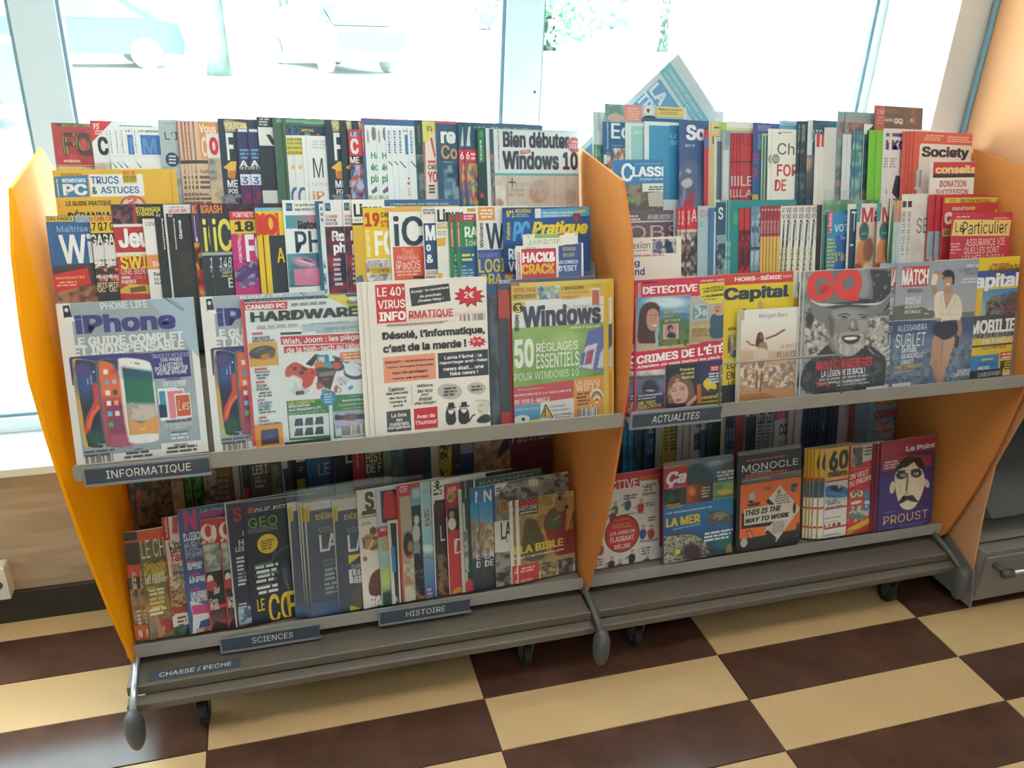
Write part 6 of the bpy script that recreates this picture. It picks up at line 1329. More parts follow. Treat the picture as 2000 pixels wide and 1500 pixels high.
# folded newspaper standing on its corner behind the others
def diamond_paper():
    Yb = 1.83
    pts = []
    for x, y in ((1325, 105), (1420, 250), (1330, 330), (1190, 240)):
        d = ray(x, y); pts.append((EYE + d * Yb))
    pts[3] = pts[0] + (pts[2] - pts[1]) * 1.0
    A, B_, C_, D_ = [p for p in pts]
    o = np.array(A); r = (B_ - A); lr = np.linalg.norm(r); r = r / lr
    u = (D_ - A); u = u - r * (u @ r); lu = .36; u = u / np.linalg.norm(u)
    lr = .30
    fr = Frame(o, r, u)      # corner at the top, r runs down to the right, u down to the left
    fr.n = np.cross(u, r); fr.n /= np.linalg.norm(fr.n)
    if fr.n[1] > 0: fr.n = -fr.n
    S = Sheet(lr, lu)
    S.put([(0, 0), (lr, 0), (lr, lu), (0, lu)], [(0, 1, 2, 3)], lin('c2d2da'))
    S.put([(.0, .026), (lr - .02, .026), (lr - .02, .058), (.0, .058)], [(0, 1, 2, 3)], lin('7cb6c8'))
    S.put([(.012, .066), (lr - .02, .066), (lr - .02, .34), (.012, .34)], [(0, 1, 2, 3)], lin('6c9fc4'))
    def tx(s, x0, x1, y0, y1, c):       # letters run along +r, their feet towards +u
        co, tr, lay = glyphs(s, .03, 0)
        S.put(np.column_stack([x0 + co[:, 0] * (x1 - x0), y1 - co[:, 1] * (y1 - y0)]), tr, lin(c), lay=lay)
    tx('COMMENT RÉUSSIR SA RENTRÉE', .012, .22, .032, .040, 'b8d4dc')
    tx('LES CHIFFRES DE LA SEMAINE', .012, .20, .046, .052, 'b8d4dc')
    tx('LA', .014, .062, .074, .102, 'd4e0e8')
    tx('TRIBUNE', .008, .15, .108, .138, 'd4e0e8')
    me = S.mesh('cover', NEWSP)
    b = MB(); b.box(0, lr, 0, .004, 0, lu, .0005)
    m_ = principled('newsprint_edge', 'c4d0d4', .8)
    ob = b.build('newspaper', m_)
    M3 = Matrix(((fr.r[0], -fr.n[0], fr.u[0]), (fr.r[1], -fr.n[1], fr.u[1]), (fr.r[2], -fr.n[2], fr.u[2])))
    ob.matrix_world = Matrix.Translation(Vector(fr.o.tolist())) @ M3.to_4x4()
    tag(ob, 'folded pale blue newspaper standing on its corner above the right rack', 'newspaper')
    link('cover', me, ob)
diamond_paper()
MAG(1, 'R', 'D', 925, 196, 'x', 'd2dce0', [('p', [(925, 300), (925, 200), (1005, 300)], 'c4d0d6')], w=.022, h=.31, rest=-.02, label='white page corner behind the diamond-standing newspaper', name='newspaper', cat='newspaper')
MAG(1, 'R', 'D', 118, 195, 'tall magazine with a header strip of small pictures', '8fb0c4', [
    ('ph', 118, 200, 252, 330, ['7ca0a4', 'a8b8b0', '688c90'], 40), ('e', 190, 235, 50, 22, '5f8c88'), ('e', 195, 300, 60, 30, 'b8a8a0'), Rc(252, 200, 388, 330, 'd08c80'), TL(5, 275, 222, 380, 322, 'e0b0a8'), Rc(390, 198, 492, 330, 'b0b4bc'), ('e', 440, 250, 40, 45, 'd0d4d8'), ('p', [(420, 238), (448, 236), (434, 270)], '2c3440'), ('e', 445, 305, 50, 22, '2c3c50'),
    Rc(497, 200, 695, 300, 'd8c078'), T('Réseaux & influence', 508, 228, 680, 244, '6c6438', 'm'), TL(2, 510, 250, 682, 285, 'a09050'), Rc(695, 205, 900, 330, 'ccd4da'), T('Big data', 712, 228, 776, 248, '4c5c6c', 'm'), TL(4, 712, 255, 860, 315, '98a4b0'), Rc(385, 300, 860, 330, '2c5c84')], w=.225)
MAG(1, 'R', 'D', 105, 328, 'blue economics magazine with white serif initial and marbled foot', '25608e', [
    T("L'Economie", 128, 335, 144, 560, 'b0c8d8', 'v'), T('Eco', 162, 338, 380, 460, 'dce6ea', 'm'), TL(1, 160, 498, 250, 506, '90b0c4'), ('ph', 135, 520, 330, 900, ['c4a08c', 'e0d0c4', '9c7464', '2c5c84'], 24), Rc(98, 570, 135, 640, 'd0d4d4')])
MAG(1, 'R', 'D', [268, 288], 336, 'mint white magazine with a teal rectangle', 'd2e0e2', [Rc(308, 360, 700, 900, '9cc8c8'), T('enviro', 330, 388, 480, 425, 'd0e4e2', 'n')], spine='d2dee0')
MAG(1, 'R', 'D', 408, 325, 'white-framed magazine with plain blue field', 'd4dfe2', [Rc(440, 355, 1200, 900, '3f93be'), Rc(590, 355, 1200, 900, '3584b0'), T('LE', 597, 422, 650, 450, '90c4d8', 'm'), T('SOI', 597, 465, 700, 502, '90c4d8', 'm')])
MAG(1, 'R', 'D', 664, 315, 'violet-blue magazine with white serif masthead and grey ape-like face', '3f5c92', [
    T('Soc', 712, 350, 920, 470, 'dfe4ea', 'B'), T('BEST OF', 706, 494, 776, 514, 'ccd4e0', 'm'), ('cv', 600, 560, 900, 960, 40, 50, [('g', 700, 560, 680, 950, '3c568c', '6c7ca0'), ('e', 740, 680, 60, 70, 20, '5c6888', 16), ('e', 730, 690, 22, 14, 20, 'b8bcc8', 5), ('e', 690, 800, 90, 80, 20, '54607c', 16), ('s', [(665, 770), (740, 730), (770, 790), (700, 825)], 'b4b8c4', 8), ('l', [(670, 700), (640, 840), (620, 940)], 12, '98a0b8', 12), ('l', [(700, 830), (690, 930)], 20, '8890ac', 12), ('p', [(700, 900), (780, 830), (760, 960), (690, 960)], 'b03c50', 8)])])
MAG(1, 'R', 'D', 848, 388, 'thin red and blue magazine edge', 'bc3a4c', [Rc(840, 445, 900, 520, '4878b0')])
MAG(1, 'R', 'D', 884, 325, 'cream magazine with a lime patch and dark letters', 'cdb67c', [Rc(900, 330, 1100, 430, 'ccc890'), Rc(955, 330, 1100, 420, 'a8c868'), TL(1, 912, 362, 970, 384, '5c5c40'), T('UNI', 905, 435, 1000, 500, '3c3c34', 'm')], spine='d8dccc')
MAG(1, 'R', 'D', 922, 442, 'white magazine with a slate page beside it', 'cfd4d4', [Rc(938, 470, 980, 900, '5c6c78'), TL(1, 935, 452, 975, 466, '8c9498')], spine='dcdfdf')
MAG(1, 'R', 'D', 1012, 325, 'wide white and pale yellow magazine standing behind red spines', 'dde3dc', [Rc(1012, 370, 1400, 402, 'd4cc90')], w=.13)
MAG(1, 'R', 'D', 978, 390, 'clear-sleeved grey magazine', '93a6ac', [Rc(985, 535, 1020, 900, 'c8d0d2'), Rc(1000, 400, 1040, 500, '8096a0')])
MAG(1, 'R', 'D', [1042, 1064, 1088, 1112], 412, 'crimson magazine with a dark line', 'b63a46', [T('LE', 1125, 430, 1200, 500, '9c2c38', 'm'), Rc(1100, 618, 1400, 632, '5c2430'), T('LES', 1112, 725, 1250, 800, 'd0c0c4', 'm'), T('LA', 1100, 825, 1200, 880, 'd0c0c4', 'm')], t=.0014, spine='a83444')
MAG(1, 'R', 'D', 1207, 335, 'indigo magazine with teal column and red P', '45548a', [
    TL(3, 1235, 350, 1350, 400, '8c98c0'), T('DÉBATS', 1232, 420, 1268, 530, '64b0c0', 'v'), Rc(1160, 600, 1300, 900, '2c5c94'), T('150', 1205, 565, 1238, 640, 'b84c6c', 'v'), T('P', 1168, 668, 1232, 775, 'c03a4c', 'm'), T('La', 1152, 795, 1195, 830, 'd8dce4', 'm'), Rc(1140, 862, 1240, 900, 'c8b858')])
MAG(1, 'R', 'D', [1272, 1296], 415, 'pale yellow-green magazine edge', 'c4c48c', [Rc(1300, 430, 1320, 900, '3c8090')], spine='d4d4a0')
MAG(1, 'R', 'D', 1402, 318, 'sky-blue topped magazine just behind the white serif one', '5a96bc', [Rc(1402, 318, 1700, 365, '9ac4dc'), TL(1, 1412, 336, 1525, 352, '3c74a8')])
MAG(1, 'R', 'D', [1318, 1345], 380, 'white magazine with thin serif letters and bold red words', 'e2e1dc', [
    T('..', 1388, 405, 1408, 414, '2c2c2c'), TL(1, 1412, 402, 1500, 414, '5c5c5c'), T('Cha', 1382, 484, 1560, 574, '3c4048', 'n'), ('e', 1368, 602, 29, 36, '8c948c'), T('20', 1350, 588, 1386, 616, 'd4d8d0', 'n'), T('FOR', 1378, 640, 1530, 730, 'bc3a40', 'm'), T('DE', 1362, 752, 1442, 836, 'bc3a40', 'm')])
MAG(1, 'R', 'D', [1530, 1556], 322, 'dark slate magazine with vertical lettering', '2c4450', [T('TRAVAUX', 1562, 350, 1582, 480, '8ca4ac', 'v'), ('ph', 1480, 530, 1600, 880, ['2c4450', '5c7478', '1f3440'], 30)])
MAG(1, 'R', 'E', 292, 315, 'teal-navy magazine with thin white capitals and tan photo', '28506a', [
    Rc(292, 300, 310, 900, 'ccd4d6'), T('DIPLO', 312, 385, 470, 484, 'b8c8d0', 'n'), TL(1, 300, 530, 330, 540, '90a8b4'), ('cv', 180, 570, 420, 900, 30, 44, [('g', 290, 570, 250, 900, '6c7478', '2c3440'), ('e', 275, 640, 40, 60, 20, 'b09480', 24), ('e', 235, 840, 20, 14, 0, 'd0b89c', 6)])])
MAG(1, 'R', 'E', [350, 386], 422, 'white magazine with red letters on a slim front', 'ded8d6', [Rc(392, 420, 600, 520, 'c04048'), T('2', 335, 700, 352, 745, 'a83844', 'm'), T('A', 340, 640, 375, 690, '8c5c60', 'm'), T('JE', 290, 780, 340, 850, 'b03c48', 'm'), Rc(330, 530, 345, 600, 'b04048')], spine='e0dcda')
MAG(1, 'R', 'E', [418, 438, 456], 370, 'thin cream and white magazine edge', 'd3d0c0', [Rc(460, 380, 500, 900, 'c8ccd0')], spine='dcd8cc', t=.002)
MAG(1, 'R', 'E', [512, 570], 255, 'tall bagged magazine with teal-grey top and pink band', '84a0a4', [
    TL(1, 600, 285, 760, 295, '5c8488'), ('p', [(560, 310), (800, 330), (800, 400), (545, 400)], 'b08c94'), Rc(440, 460, 540, 500, 'a83c48'), ('ph', 520, 330, 760, 900, ['8ca0a4', '4c5c70', 'a8787c', '6c8c90'], 44), ('p', [(500, 400), (530, 330), (535, 340), (505, 430)], 'd4dcdc')], t=.0016)
MAG(1, 'R', 'E', [552, 585], 415, 'navy and white diagonal-striped magazine', '3c4c78', [('ph', 500, 420, 700, 900, ['34446c', 'c8ccd4', '8c4c5c', '34446c'], 26), Rc(580, 420, 592, 900, 'd0d4d8')], spine='d0d4d8', t=.0016)
MAG(1, 'R', 'E', [622, 648], 395, 'blue-green magazine with creased sleeve', '2c6c8c', [('ph', 600, 380, 800, 900, ['2f6d90', '3c8878', '8cb4bc'], 34)], t=.0016)
MAG(1, 'R', 'E', 702, 345, 'magazine with a white folded corner and dark teal cover', '2c5458', [('p', [(690, 330), (790, 310), (780, 340), (700, 420), (690, 420)], 'd4e0e4'), Rc(690, 400, 704, 900, 'c8d4d8'), ('ph', 704, 420, 900, 900, ['2c5458', '3c6c5c', '243c48'], 30)])
MAG(1, 'R', 'E', 783, 208, 'bagged pack with red side and dark face showing two white titles', '2e2c38', [
    ('p', [(783, 200), (860, 205), (850, 300), (855, 900), (783, 900)], 'b03444'), T('15€', 800, 238, 850, 275, 'dcb8bc', 'm'), TL(3, 800, 285, 850, 350, 'c87c84'), Rc(862, 232, 960, 270, '4c4c58'), T('Capital', 850, 300, 912, 335, 'd8d8dc', 'm'), T('GQ', 922, 302, 985, 350, 'dcdce0', 'B'), ('ph', 1000, 225, 1080, 355, ['4c3440', '8c3c4c', '34343c'], 26), T('6', 1040, 300, 1062, 335, 'c8c8d0', 'm')], w=.175, wrap=.022)
MAG(1, 'R', 'E', [745, 800], 390, 'lime-green magazine spine with a thin red tip', '6ebc3c', [Rc(800, 385, 830, 900, '70c040'), Rc(760, 385, 790, 470, 'b06c3c')], spine='6ebc3c', w=.19)
MAG(1, 'R', 'E', [852, 897], 378, 'white magazine with a purple-navy two-letter word', 'dcd3d6', [T('KO', 908, 462, 1010, 538, '38386c', 'B'), Rc(910, 412, 1100, 445, '44508c'), Rc(852, 420, 885, 510, 'a84c64'), TL(4, 890, 590, 940, 670, 'a0989c'), ('p', [(935, 720), (1000, 740), (950, 900), (905, 850)], '2c2c44')], spine='e0d8dc', w=.2)
MAG(1, 'R', 'E', [990, 1022, 1046, 1072], 398, 'coral-red magazine with white rounded box and bold black serif title', 'cf5a4c', [
    TL(3, 1140, 420, 1295, 475, 'e8b4a8'), TL(3, 1300, 432, 1500, 488, 'e8b4a8'), ('p', [(1112, 500), (1125, 488), (1485, 505), (1500, 520), (1480, 900), (1085, 900)], 'ddd8d4'), T('Society', 1128, 508, 1466, 612, '2a2e3a', 'B'), ('bc', 1080, 680, 1118, 828)], w=.226, spine='b84c44', edge='c8b8a8')
MAG(1, 'R', 'E', 1192, 622, 'x', 'dcd6d2', [
    Rc(1212, 625, 1600, 715, 'bc3440'), T('conseils', 1228, 650, 1518, 706, 'e4c890', 'B'), Rc(1208, 712, 1600, 740, '2c3440'), T('DONATION', 1260, 760, 1448, 806, 'b03038', 'm'), T('SUCCESSION', 1230, 824, 1462, 862, 'b03038', 'm'), TL(2, 1240, 880, 1440, 930, '4c4c54')],
    w=.134, rest=.084, label='small white advice magazine with red title bar leaning on the coral-red one', spine='c8ccd0')
MAG(1, 'R', 'D', 180, 608, 'x', '3b7cb0', [
    T('C', 236, 632, 322, 768, 'e2ecf2', 'm'), T('LASSE', 318, 658, 580, 730, 'e2ecf2', 'B'), T('maternelle', 370, 738, 545, 758, 'd0e0ea', 'in'), TL(1, 330, 632, 580, 642, '78a8cc'), Rc(180, 790, 400, 1100, '7a8078'), ('ph', 260, 790, 600, 1000, ['70746c', '8c8478', '5c5450'], 40), Rc(392, 782, 578, 842, 'dcdcd8'), TL(2, 435, 800, 560, 832, '5c6468'),
    ('p', [(430, 850), (545, 840), (540, 950), (440, 950)], 'b8b4ac'), T('ée', 272, 870, 338, 925, '78b050', 'm'), Rc(560, 800, 620, 1000, '5c3c34')], w=.118, rest=.084, label='blue classroom magazine with white title standing before the top tier right of the panel')

# ------------------------------------------------------------------ right rack, second tier
MAG(2, 'R', 'D', 100, 985, 'dark mauve news magazine with large pink serif letters', '665a66', [
    Rc(100, 950, 900, 985, '5c5864'), TL(2, 282, 1010, 378, 1055, 'c8c0c8'), T('AFFAIRE EPSTEIN', 430, 1010, 595, 1042, 'd0c8cc', 'm'), TL(3, 600, 1005, 670, 1045, 'a8a0a8'), Rc(100, 1062, 900, 1075, 'c4b8bc'), T('OBS', 285, 1092, 680, 1180, 'cca4a4', 'n')], w=.185)
MAG(2, 'R', 'D', [648, 672, 716], 955, 'red-topped magazine with white vertical word and black photo', '2a2c34', [
    Rc(716, 945, 1000, 1118, 'c23440'), T('Argent', 722, 980, 742, 1085, 'e0c8cc', 'v'), T('A', 752, 970, 790, 1060, 'e0c8cc', 'm'), Rc(700, 1118, 1000, 1500, 'c8c0bc'), ('ph', 690, 1140, 850, 1450, ['c8c0bc', '4c4848', '8c7c74', '2c2c34'], 26)], spine='b43440')
MAG(2, 'R', 'D', 800, 946, 'pale denim-blue magazine with faint pink title', 'a4bac6', [T('DV', 820, 975, 880, 1030, 'c08490', 'm'), TL(2, 790, 1060, 850, 1100, '8ca4b0')])
MAG(2, 'R', 'D', 886, 962, 'narrow mid-blue magazine edge', '3f6fa0', [])
MAG(2, 'R', 'D', 920, 988, 'white-edged magazine left of the navy S one', 'c8d0d4', [])
MAG(2, 'R', 'D', 938, 920, 'navy magazine with a white serif S', '28506c', [T('S', 948, 955, 982, 1045, 'd8e0e4', 'm'), ('ph', 900, 1160, 1040, 1450, ['28506c', '1c3c54', '8c9ca4'], 40), T('ITS', 912, 1412, 960, 1440, 'c0ccd0', 'm')])
MAG(2, 'R', 'D', [1010, 1030], 905, 'teal magazine with a white spine and stacked letters', '1b8488', [('e', 1075, 1040, 20, 50, '4c9c78'), T('NOTRE', 1018, 1205, 1034, 1310, 'bcd8d8', 'v'), T('LE GRAND', 1012, 1340, 1030, 1440, 'bcd8d8', 'v')], spine='c8d4d4', w=.1999)
MAG(2, 'R', 'D', [1104, 1146], 962, 'scarlet magazine with a dark diagonal figure', 'b8323c', [('ph', 1100, 1120, 1220, 1420, ['b8323c', '8c2430', '4c1c28'], 44)], w=.19)
MAG(2, 'R', 'D', [1192, 1222], 950, 'steel-blue glossy magazine', '6c8cac', [('ph', 1170, 1000, 1300, 1450, ['7898b4', '3c4c6c', 'a8b8c8'], 36), Rc(1155, 1250, 1300, 1262, '2c3444')])
MAG(2, 'R', 'D', [1262, 1285, 1308, 1332, 1356, 1382], 942, 'magazine with maroon upper and mustard lower spine', '9c3c48', [Rc(1250, 1172, 1900, 1700, 'd6b458'), T('POUVOIR', 1372, 1050, 1392, 1140, 'c8a0a4', 'v'), TL(1, 1385, 960, 1410, 985, 'd0a8ac')], t=.0013)
MAG(2, 'R', 'D', [1410, 1440, 1487, 1532, 1578, 1626], 942, 'white-spined black magazine with yellow vertical word', '23262c', [
    Rc(1580, 935, 1652, 1500, 'dedcd8'), ('p', [(1600, 1045), (1655, 1045), (1620, 1440), (1580, 1440)], '262a30'), ('p', [(1626, 935), (1648, 935), (1604, 1480), (1580, 1480)], 'dedcd8'), T('VIE', 1632, 955, 1672, 990, '5c4c50', 'm'), T('VEL', 1630, 1000, 1670, 1035, '3c3c44', 'm'), T('LOCAL', 1596, 1240, 1632, 1425, 'b0a460', 'v'), T('II', 1640, 1060, 1660, 1190, 'a8a8a8', 'n')], spine='dedcd8', t=.0015)
MAG(2, 'R', 'E', 404, 905, 'green leafy magazine in a clear sleeve', '3f7c60', [('ph', 400, 905, 900, 1000, ['3f7c60', '48904c', '84a894'], 40), ('p', [(350, 1200), (400, 1180), (380, 1420), (335, 1420)], 'b03044')], w=.18, spine='b8c4c0', wrap=.022)
MAG(2, 'R', 'E', 438, 988, 'sky-blue magazine with red vertical tab and white capitals', '2685b8', [
    ('p', [(440, 992), (478, 988), (462, 1148), (425, 1142)], 'b82444'), T('Le Revenu', 440, 1000, 466, 1140, 'e0b8c4', 'v'), T('VOTRE', 486, 1080, 640, 1130, 'd4e4ea', 'm'), T('C', 560, 1015, 578, 1055, 'd4e4ea', 'm'), Rc(496, 1158, 800, 1420, '3460a0'), T("l'im", 495, 1285, 600, 1345, 'd0c050', 'm'), T('Tout', 528, 1165, 580, 1190, 'c0ccdc', 'm'), TL(9, 430, 1180, 494, 1420, 'b8b460')])
MAG(2, 'R', 'E', 590, 932, 'white-bordered navy magazine with a T-shaped letter', 'd8d8d6', [Rc(600, 970, 900, 1500, '283a54'), T('T', 612, 985, 650, 1130, 'd4d4d4', 'n'), ('e', 612, 1232, 14, 8, 'c8c8cc')])
MAG(2, 'R', 'E', [656, 806], 925, 'magazine with teal spine, red script title and tanned face', 'ddcfc4', [
    ('p', [(806, 920), (835, 920), (775, 1420), (740, 1420)], '3a94a0'), T('Mar', 838, 955, 1010, 1058, 'bc2c44', 'm'), ('cv', 760, 1060, 1000, 1420, 30, 40, [('c', 'd8c0ac'), ('e', 850, 1130, 34, 72, 5, '2c5c64', 3), ('l', [(830, 1120), (868, 1118)], 5, '5cb0b0', 3), ('l', [(830, 1145), (866, 1143)], 5, '5cb0b0', 3), ('l', [(830, 1170), (862, 1168)], 5, '5cb0b0', 3), ('e', 830, 1290, 40, 100, 5, 'c87c50', 14), ('e', 880, 1260, 36, 90, 5, '8c5440', 14), ('e', 800, 1400, 40, 40, 0, 'a04438', 12)])], spine='3a94a0')
MAG(2, 'R', 'E', 894, 893, 'green magazine with a white left border', '2b6c46', [('p', [(890, 890), (912, 890), (830, 1400), (800, 1400)], 'd4d6d2'), ('p', [(900, 905), (925, 905), (880, 1150), (866, 1150)], 'c8a894'), T('L', 850, 1200, 880, 1245, 'a8c050', 'm'), TL(2, 840, 1295, 870, 1390, '88b098')])
MAG(2, 'R', 'E', [932, 955], 905, 'pale aqua magazine edge with an orange cap', 'b4c4c6', [Rc(940, 895, 1100, 970, 'd08c48'), Rc(925, 970, 1100, 1060, 'c4746c')])
MAG(2, 'R', 'E', [988, 1028], 858, 'off-white magazine with thin grey serif letters', 'dcd8d6', [
    Rc(1020, 910, 1052, 955, '3c3c44'), T('L OFFICIEL DE LA MODE', 1015, 985, 1032, 1300, '8c8888', 'v'), T('SE', 1090, 1035, 1165, 1145, '6c6868', 'n'), ('ph', 1060, 930, 1300, 1350, ['dcd8d6', 'c8c0c0', 'd8ccc8'], 60)], w=.19)
MAG(2, 'R', 'E', [1182, 1238], 862, 'crimson magazine with a pale blue lower photo', 'bc2e3c', [('p', [(1225, 1130), (1320, 1130), (1300, 1340), (1205, 1340)], '8cb0bc'), T('BRAS', 1235, 1318, 1320, 1345, 'dcd0d0', 'm')], w=.19)
MAG(2, 'R', 'E', 1292, 878, 'scarlet magazine with yellow banner and white capitals', 'c0303a', [
    Rc(1295, 886, 1745, 925, 'd8b840'), T('ÉDITION SPÉCIALE', 1410, 892, 1632, 918, '4c3c20', 'm'), TL(2, 1325, 895, 1380, 918, '8c7c30'), TL(2, 1665, 895, 1720, 918, '8c7c30'), T('ENQUÊTES', 1348, 948, 1480, 978, 'e4d4d0', 'i'), ('star', 1500, 962, 24, 18, 7, 'd8a838'), T('CRIMINELLES', 1292, 1000, 1640, 1015, 'e4d8d4', 'B'), ('e', 1690, 992, 30, 36, 'd8a838'), T('C', 1294, 990, 1345, 1080, 'e4d8d4', 'B'), Rc(1275, 1112, 1345, 1168, 'd0c088'), T('LES', 1290, 1120, 1345, 1152, '3c2c2c', 'm')], w=.217, t=.004)
MAG(2, 'R', 'E', 1352, 1000, 'x', 'b4283c', [
    ('p', [(1362, 1045), (1782, 1048), (1765, 1165), (1342, 1165)], 'dcbc70'), T('Le', 1374, 1068, 1428, 1138, '3c3828', 'n'), T('Particulier', 1428, 1060, 1750, 1145, '2c2c24', 'n'), TL(1, 1380, 1018, 1500, 1034, 'e0a0a4'), TL(1, 1640, 1028, 1790, 1040, 'e0a0a4'), T('ASSURANCE VIE', 1450, 1188, 1732, 1230, 'ead8d4', 'n'), T('QUELLES SONT', 1437, 1250, 1690, 1292, 'ead8d4', 'n'), T('LES MEILLEURES ?', 1425, 1310, 1720, 1345, 'ead8d4', 'n'), TL(3, 1335, 1215, 1420, 1275, 'd4949c'), Rc(1330, 1288, 1370, 1294, 'd0b060')],
    w=.178, rest=.074, label='dark red consumer magazine with cream title box before the yellow-banner one')
MAG(2, 'R', 'D', 130, 1186, 'x', 'ddd3c8', [
    T('Connexion', 175, 1215, 448, 1256, '2c3444', 'n'), ('ph', 465, 1190, 640, 1290, ['8c94ac', 'c0bcc0', '54546c', 'b0a8a4'], 26), ('e', 515, 1235, 26, 34, '5c5870'), ('e', 580, 1230, 26, 30, '34384c'), Rc(565, 1255, 615, 1290, '2c3c6c'), TL(1, 290, 1302, 610, 1314, 'c08484'), TL(1, 295, 1268, 460, 1278, 'a8a09c'),
    T('Being', 180, 1345, 372, 1398, '2c4c84', 'm'), T('second', 190, 1408, 408, 1452, '2c4c84', 'm')], w=.172, rest=.075, mat=NEWSP, name='newspaper', cat='newspaper', label='cream English-language newspaper with blue headline beside the orange middle panel')

# ------------------------------------------------------------------ right rack, front display tier
PB = lambda dx=0: [Rc(1120, 100, 2100, 228, 'd8b828'), T('LE CHAMPION DU POULET', 1590, 162, 1950, 185, '5c4c14', 'm'), T('PEUT FAIRE COCORICO', 1592, 190, 1860, 215, '5c4c14', 'm'), TL(1, 1600, 140, 1800, 158, 'c06030'), Rc(1120, 228, 2100, 360, '24509c'), T('Capital', 1370, 238, 1838, 352, 'dfe0e4', 'B'), ('e', 1866, 250, 40, 50, '4c3c6c'),
    ('cv', 1540, 360, 1890, 605, 60, 44, [('g', 1700, 360, 1700, 520, '3c80b8', '8ca8bc'), ('p', [(1560, 460), (1620, 405), (1690, 400), (1720, 470), (1720, 600), (1560, 600)], '74706c', 4), ('p', [(1690, 470), (1760, 375), (1890, 372), (1890, 600), (1690, 600)], '58545c', 4), ('p', [(1680, 400), (1740, 380), (1700, 470)], '50606c', 3), ('b', '2c3038', .55, 16, 3, [(1560, 450), (1890, 420), (1890, 600), (1560, 600)]), ('l', [(1700, 500), (1890, 470)], 7, 'b04c60', 4), ('l', [(1700, 540), (1890, 520)], 6, 'a04458', 4), ('p', [(1540, 580), (1890, 580), (1890, 605), (1540, 605)], '5c2c34', 6)]),
    Rc(1120, 602, 2100, 790, '3c4450'), T('IMMOBILIER', 1320, 622, 1856, 688, 'dddcd8', 'B'), T('FACE AUX PRIX ET', 1440, 706, 1765, 742, 'a8acb0', 'n'), T('ON À PRÉVOIR', 1536, 752, 1824, 778, 'd8d8d4', 'm'), Rc(1120, 795, 2100, 1200, 'd4b02c'), Rc(1120, 848, 1855, 862, '33343a'), T('VILLE PAR VILLE', 1530, 812, 1725, 828, '5c4c14', 'm'),
    Rc(1400, 905, 1662, 1010, '2c78b0'), TL(1, 1520, 918, 1640, 930, 'd0c050'), T('COUPILLANT', 1500, 955, 1645, 970, '1c3c6c', 'm'), T('PRESSE..', 1495, 985, 1600, 1002, 'd0d8e0', 'i'), Rc(1682, 868, 1812, 918, 'c04030'), TL(2, 1690, 872, 1800, 912, 'e8c0b0'), TL(4, 1715, 930, 1830, 1000, '4c4420'), Rc(1682, 938, 1712, 1000, '3c3428'), Rc(1400, 1025, 1695, 1060, '2c2c34'), T('LE GUIDE DU PATRON ?', 1500, 1035, 1685, 1050, 'c8c4b8', 'm'), Rc(1700, 1030, 2100, 1200, 'd0ccc4')]
MAG(3, 'R', 'J', 1155, 118, 'yellow and blue magazine with a townhouse photo at the shelf end', 'd4b02c', PB(), w=.262, t=.003)
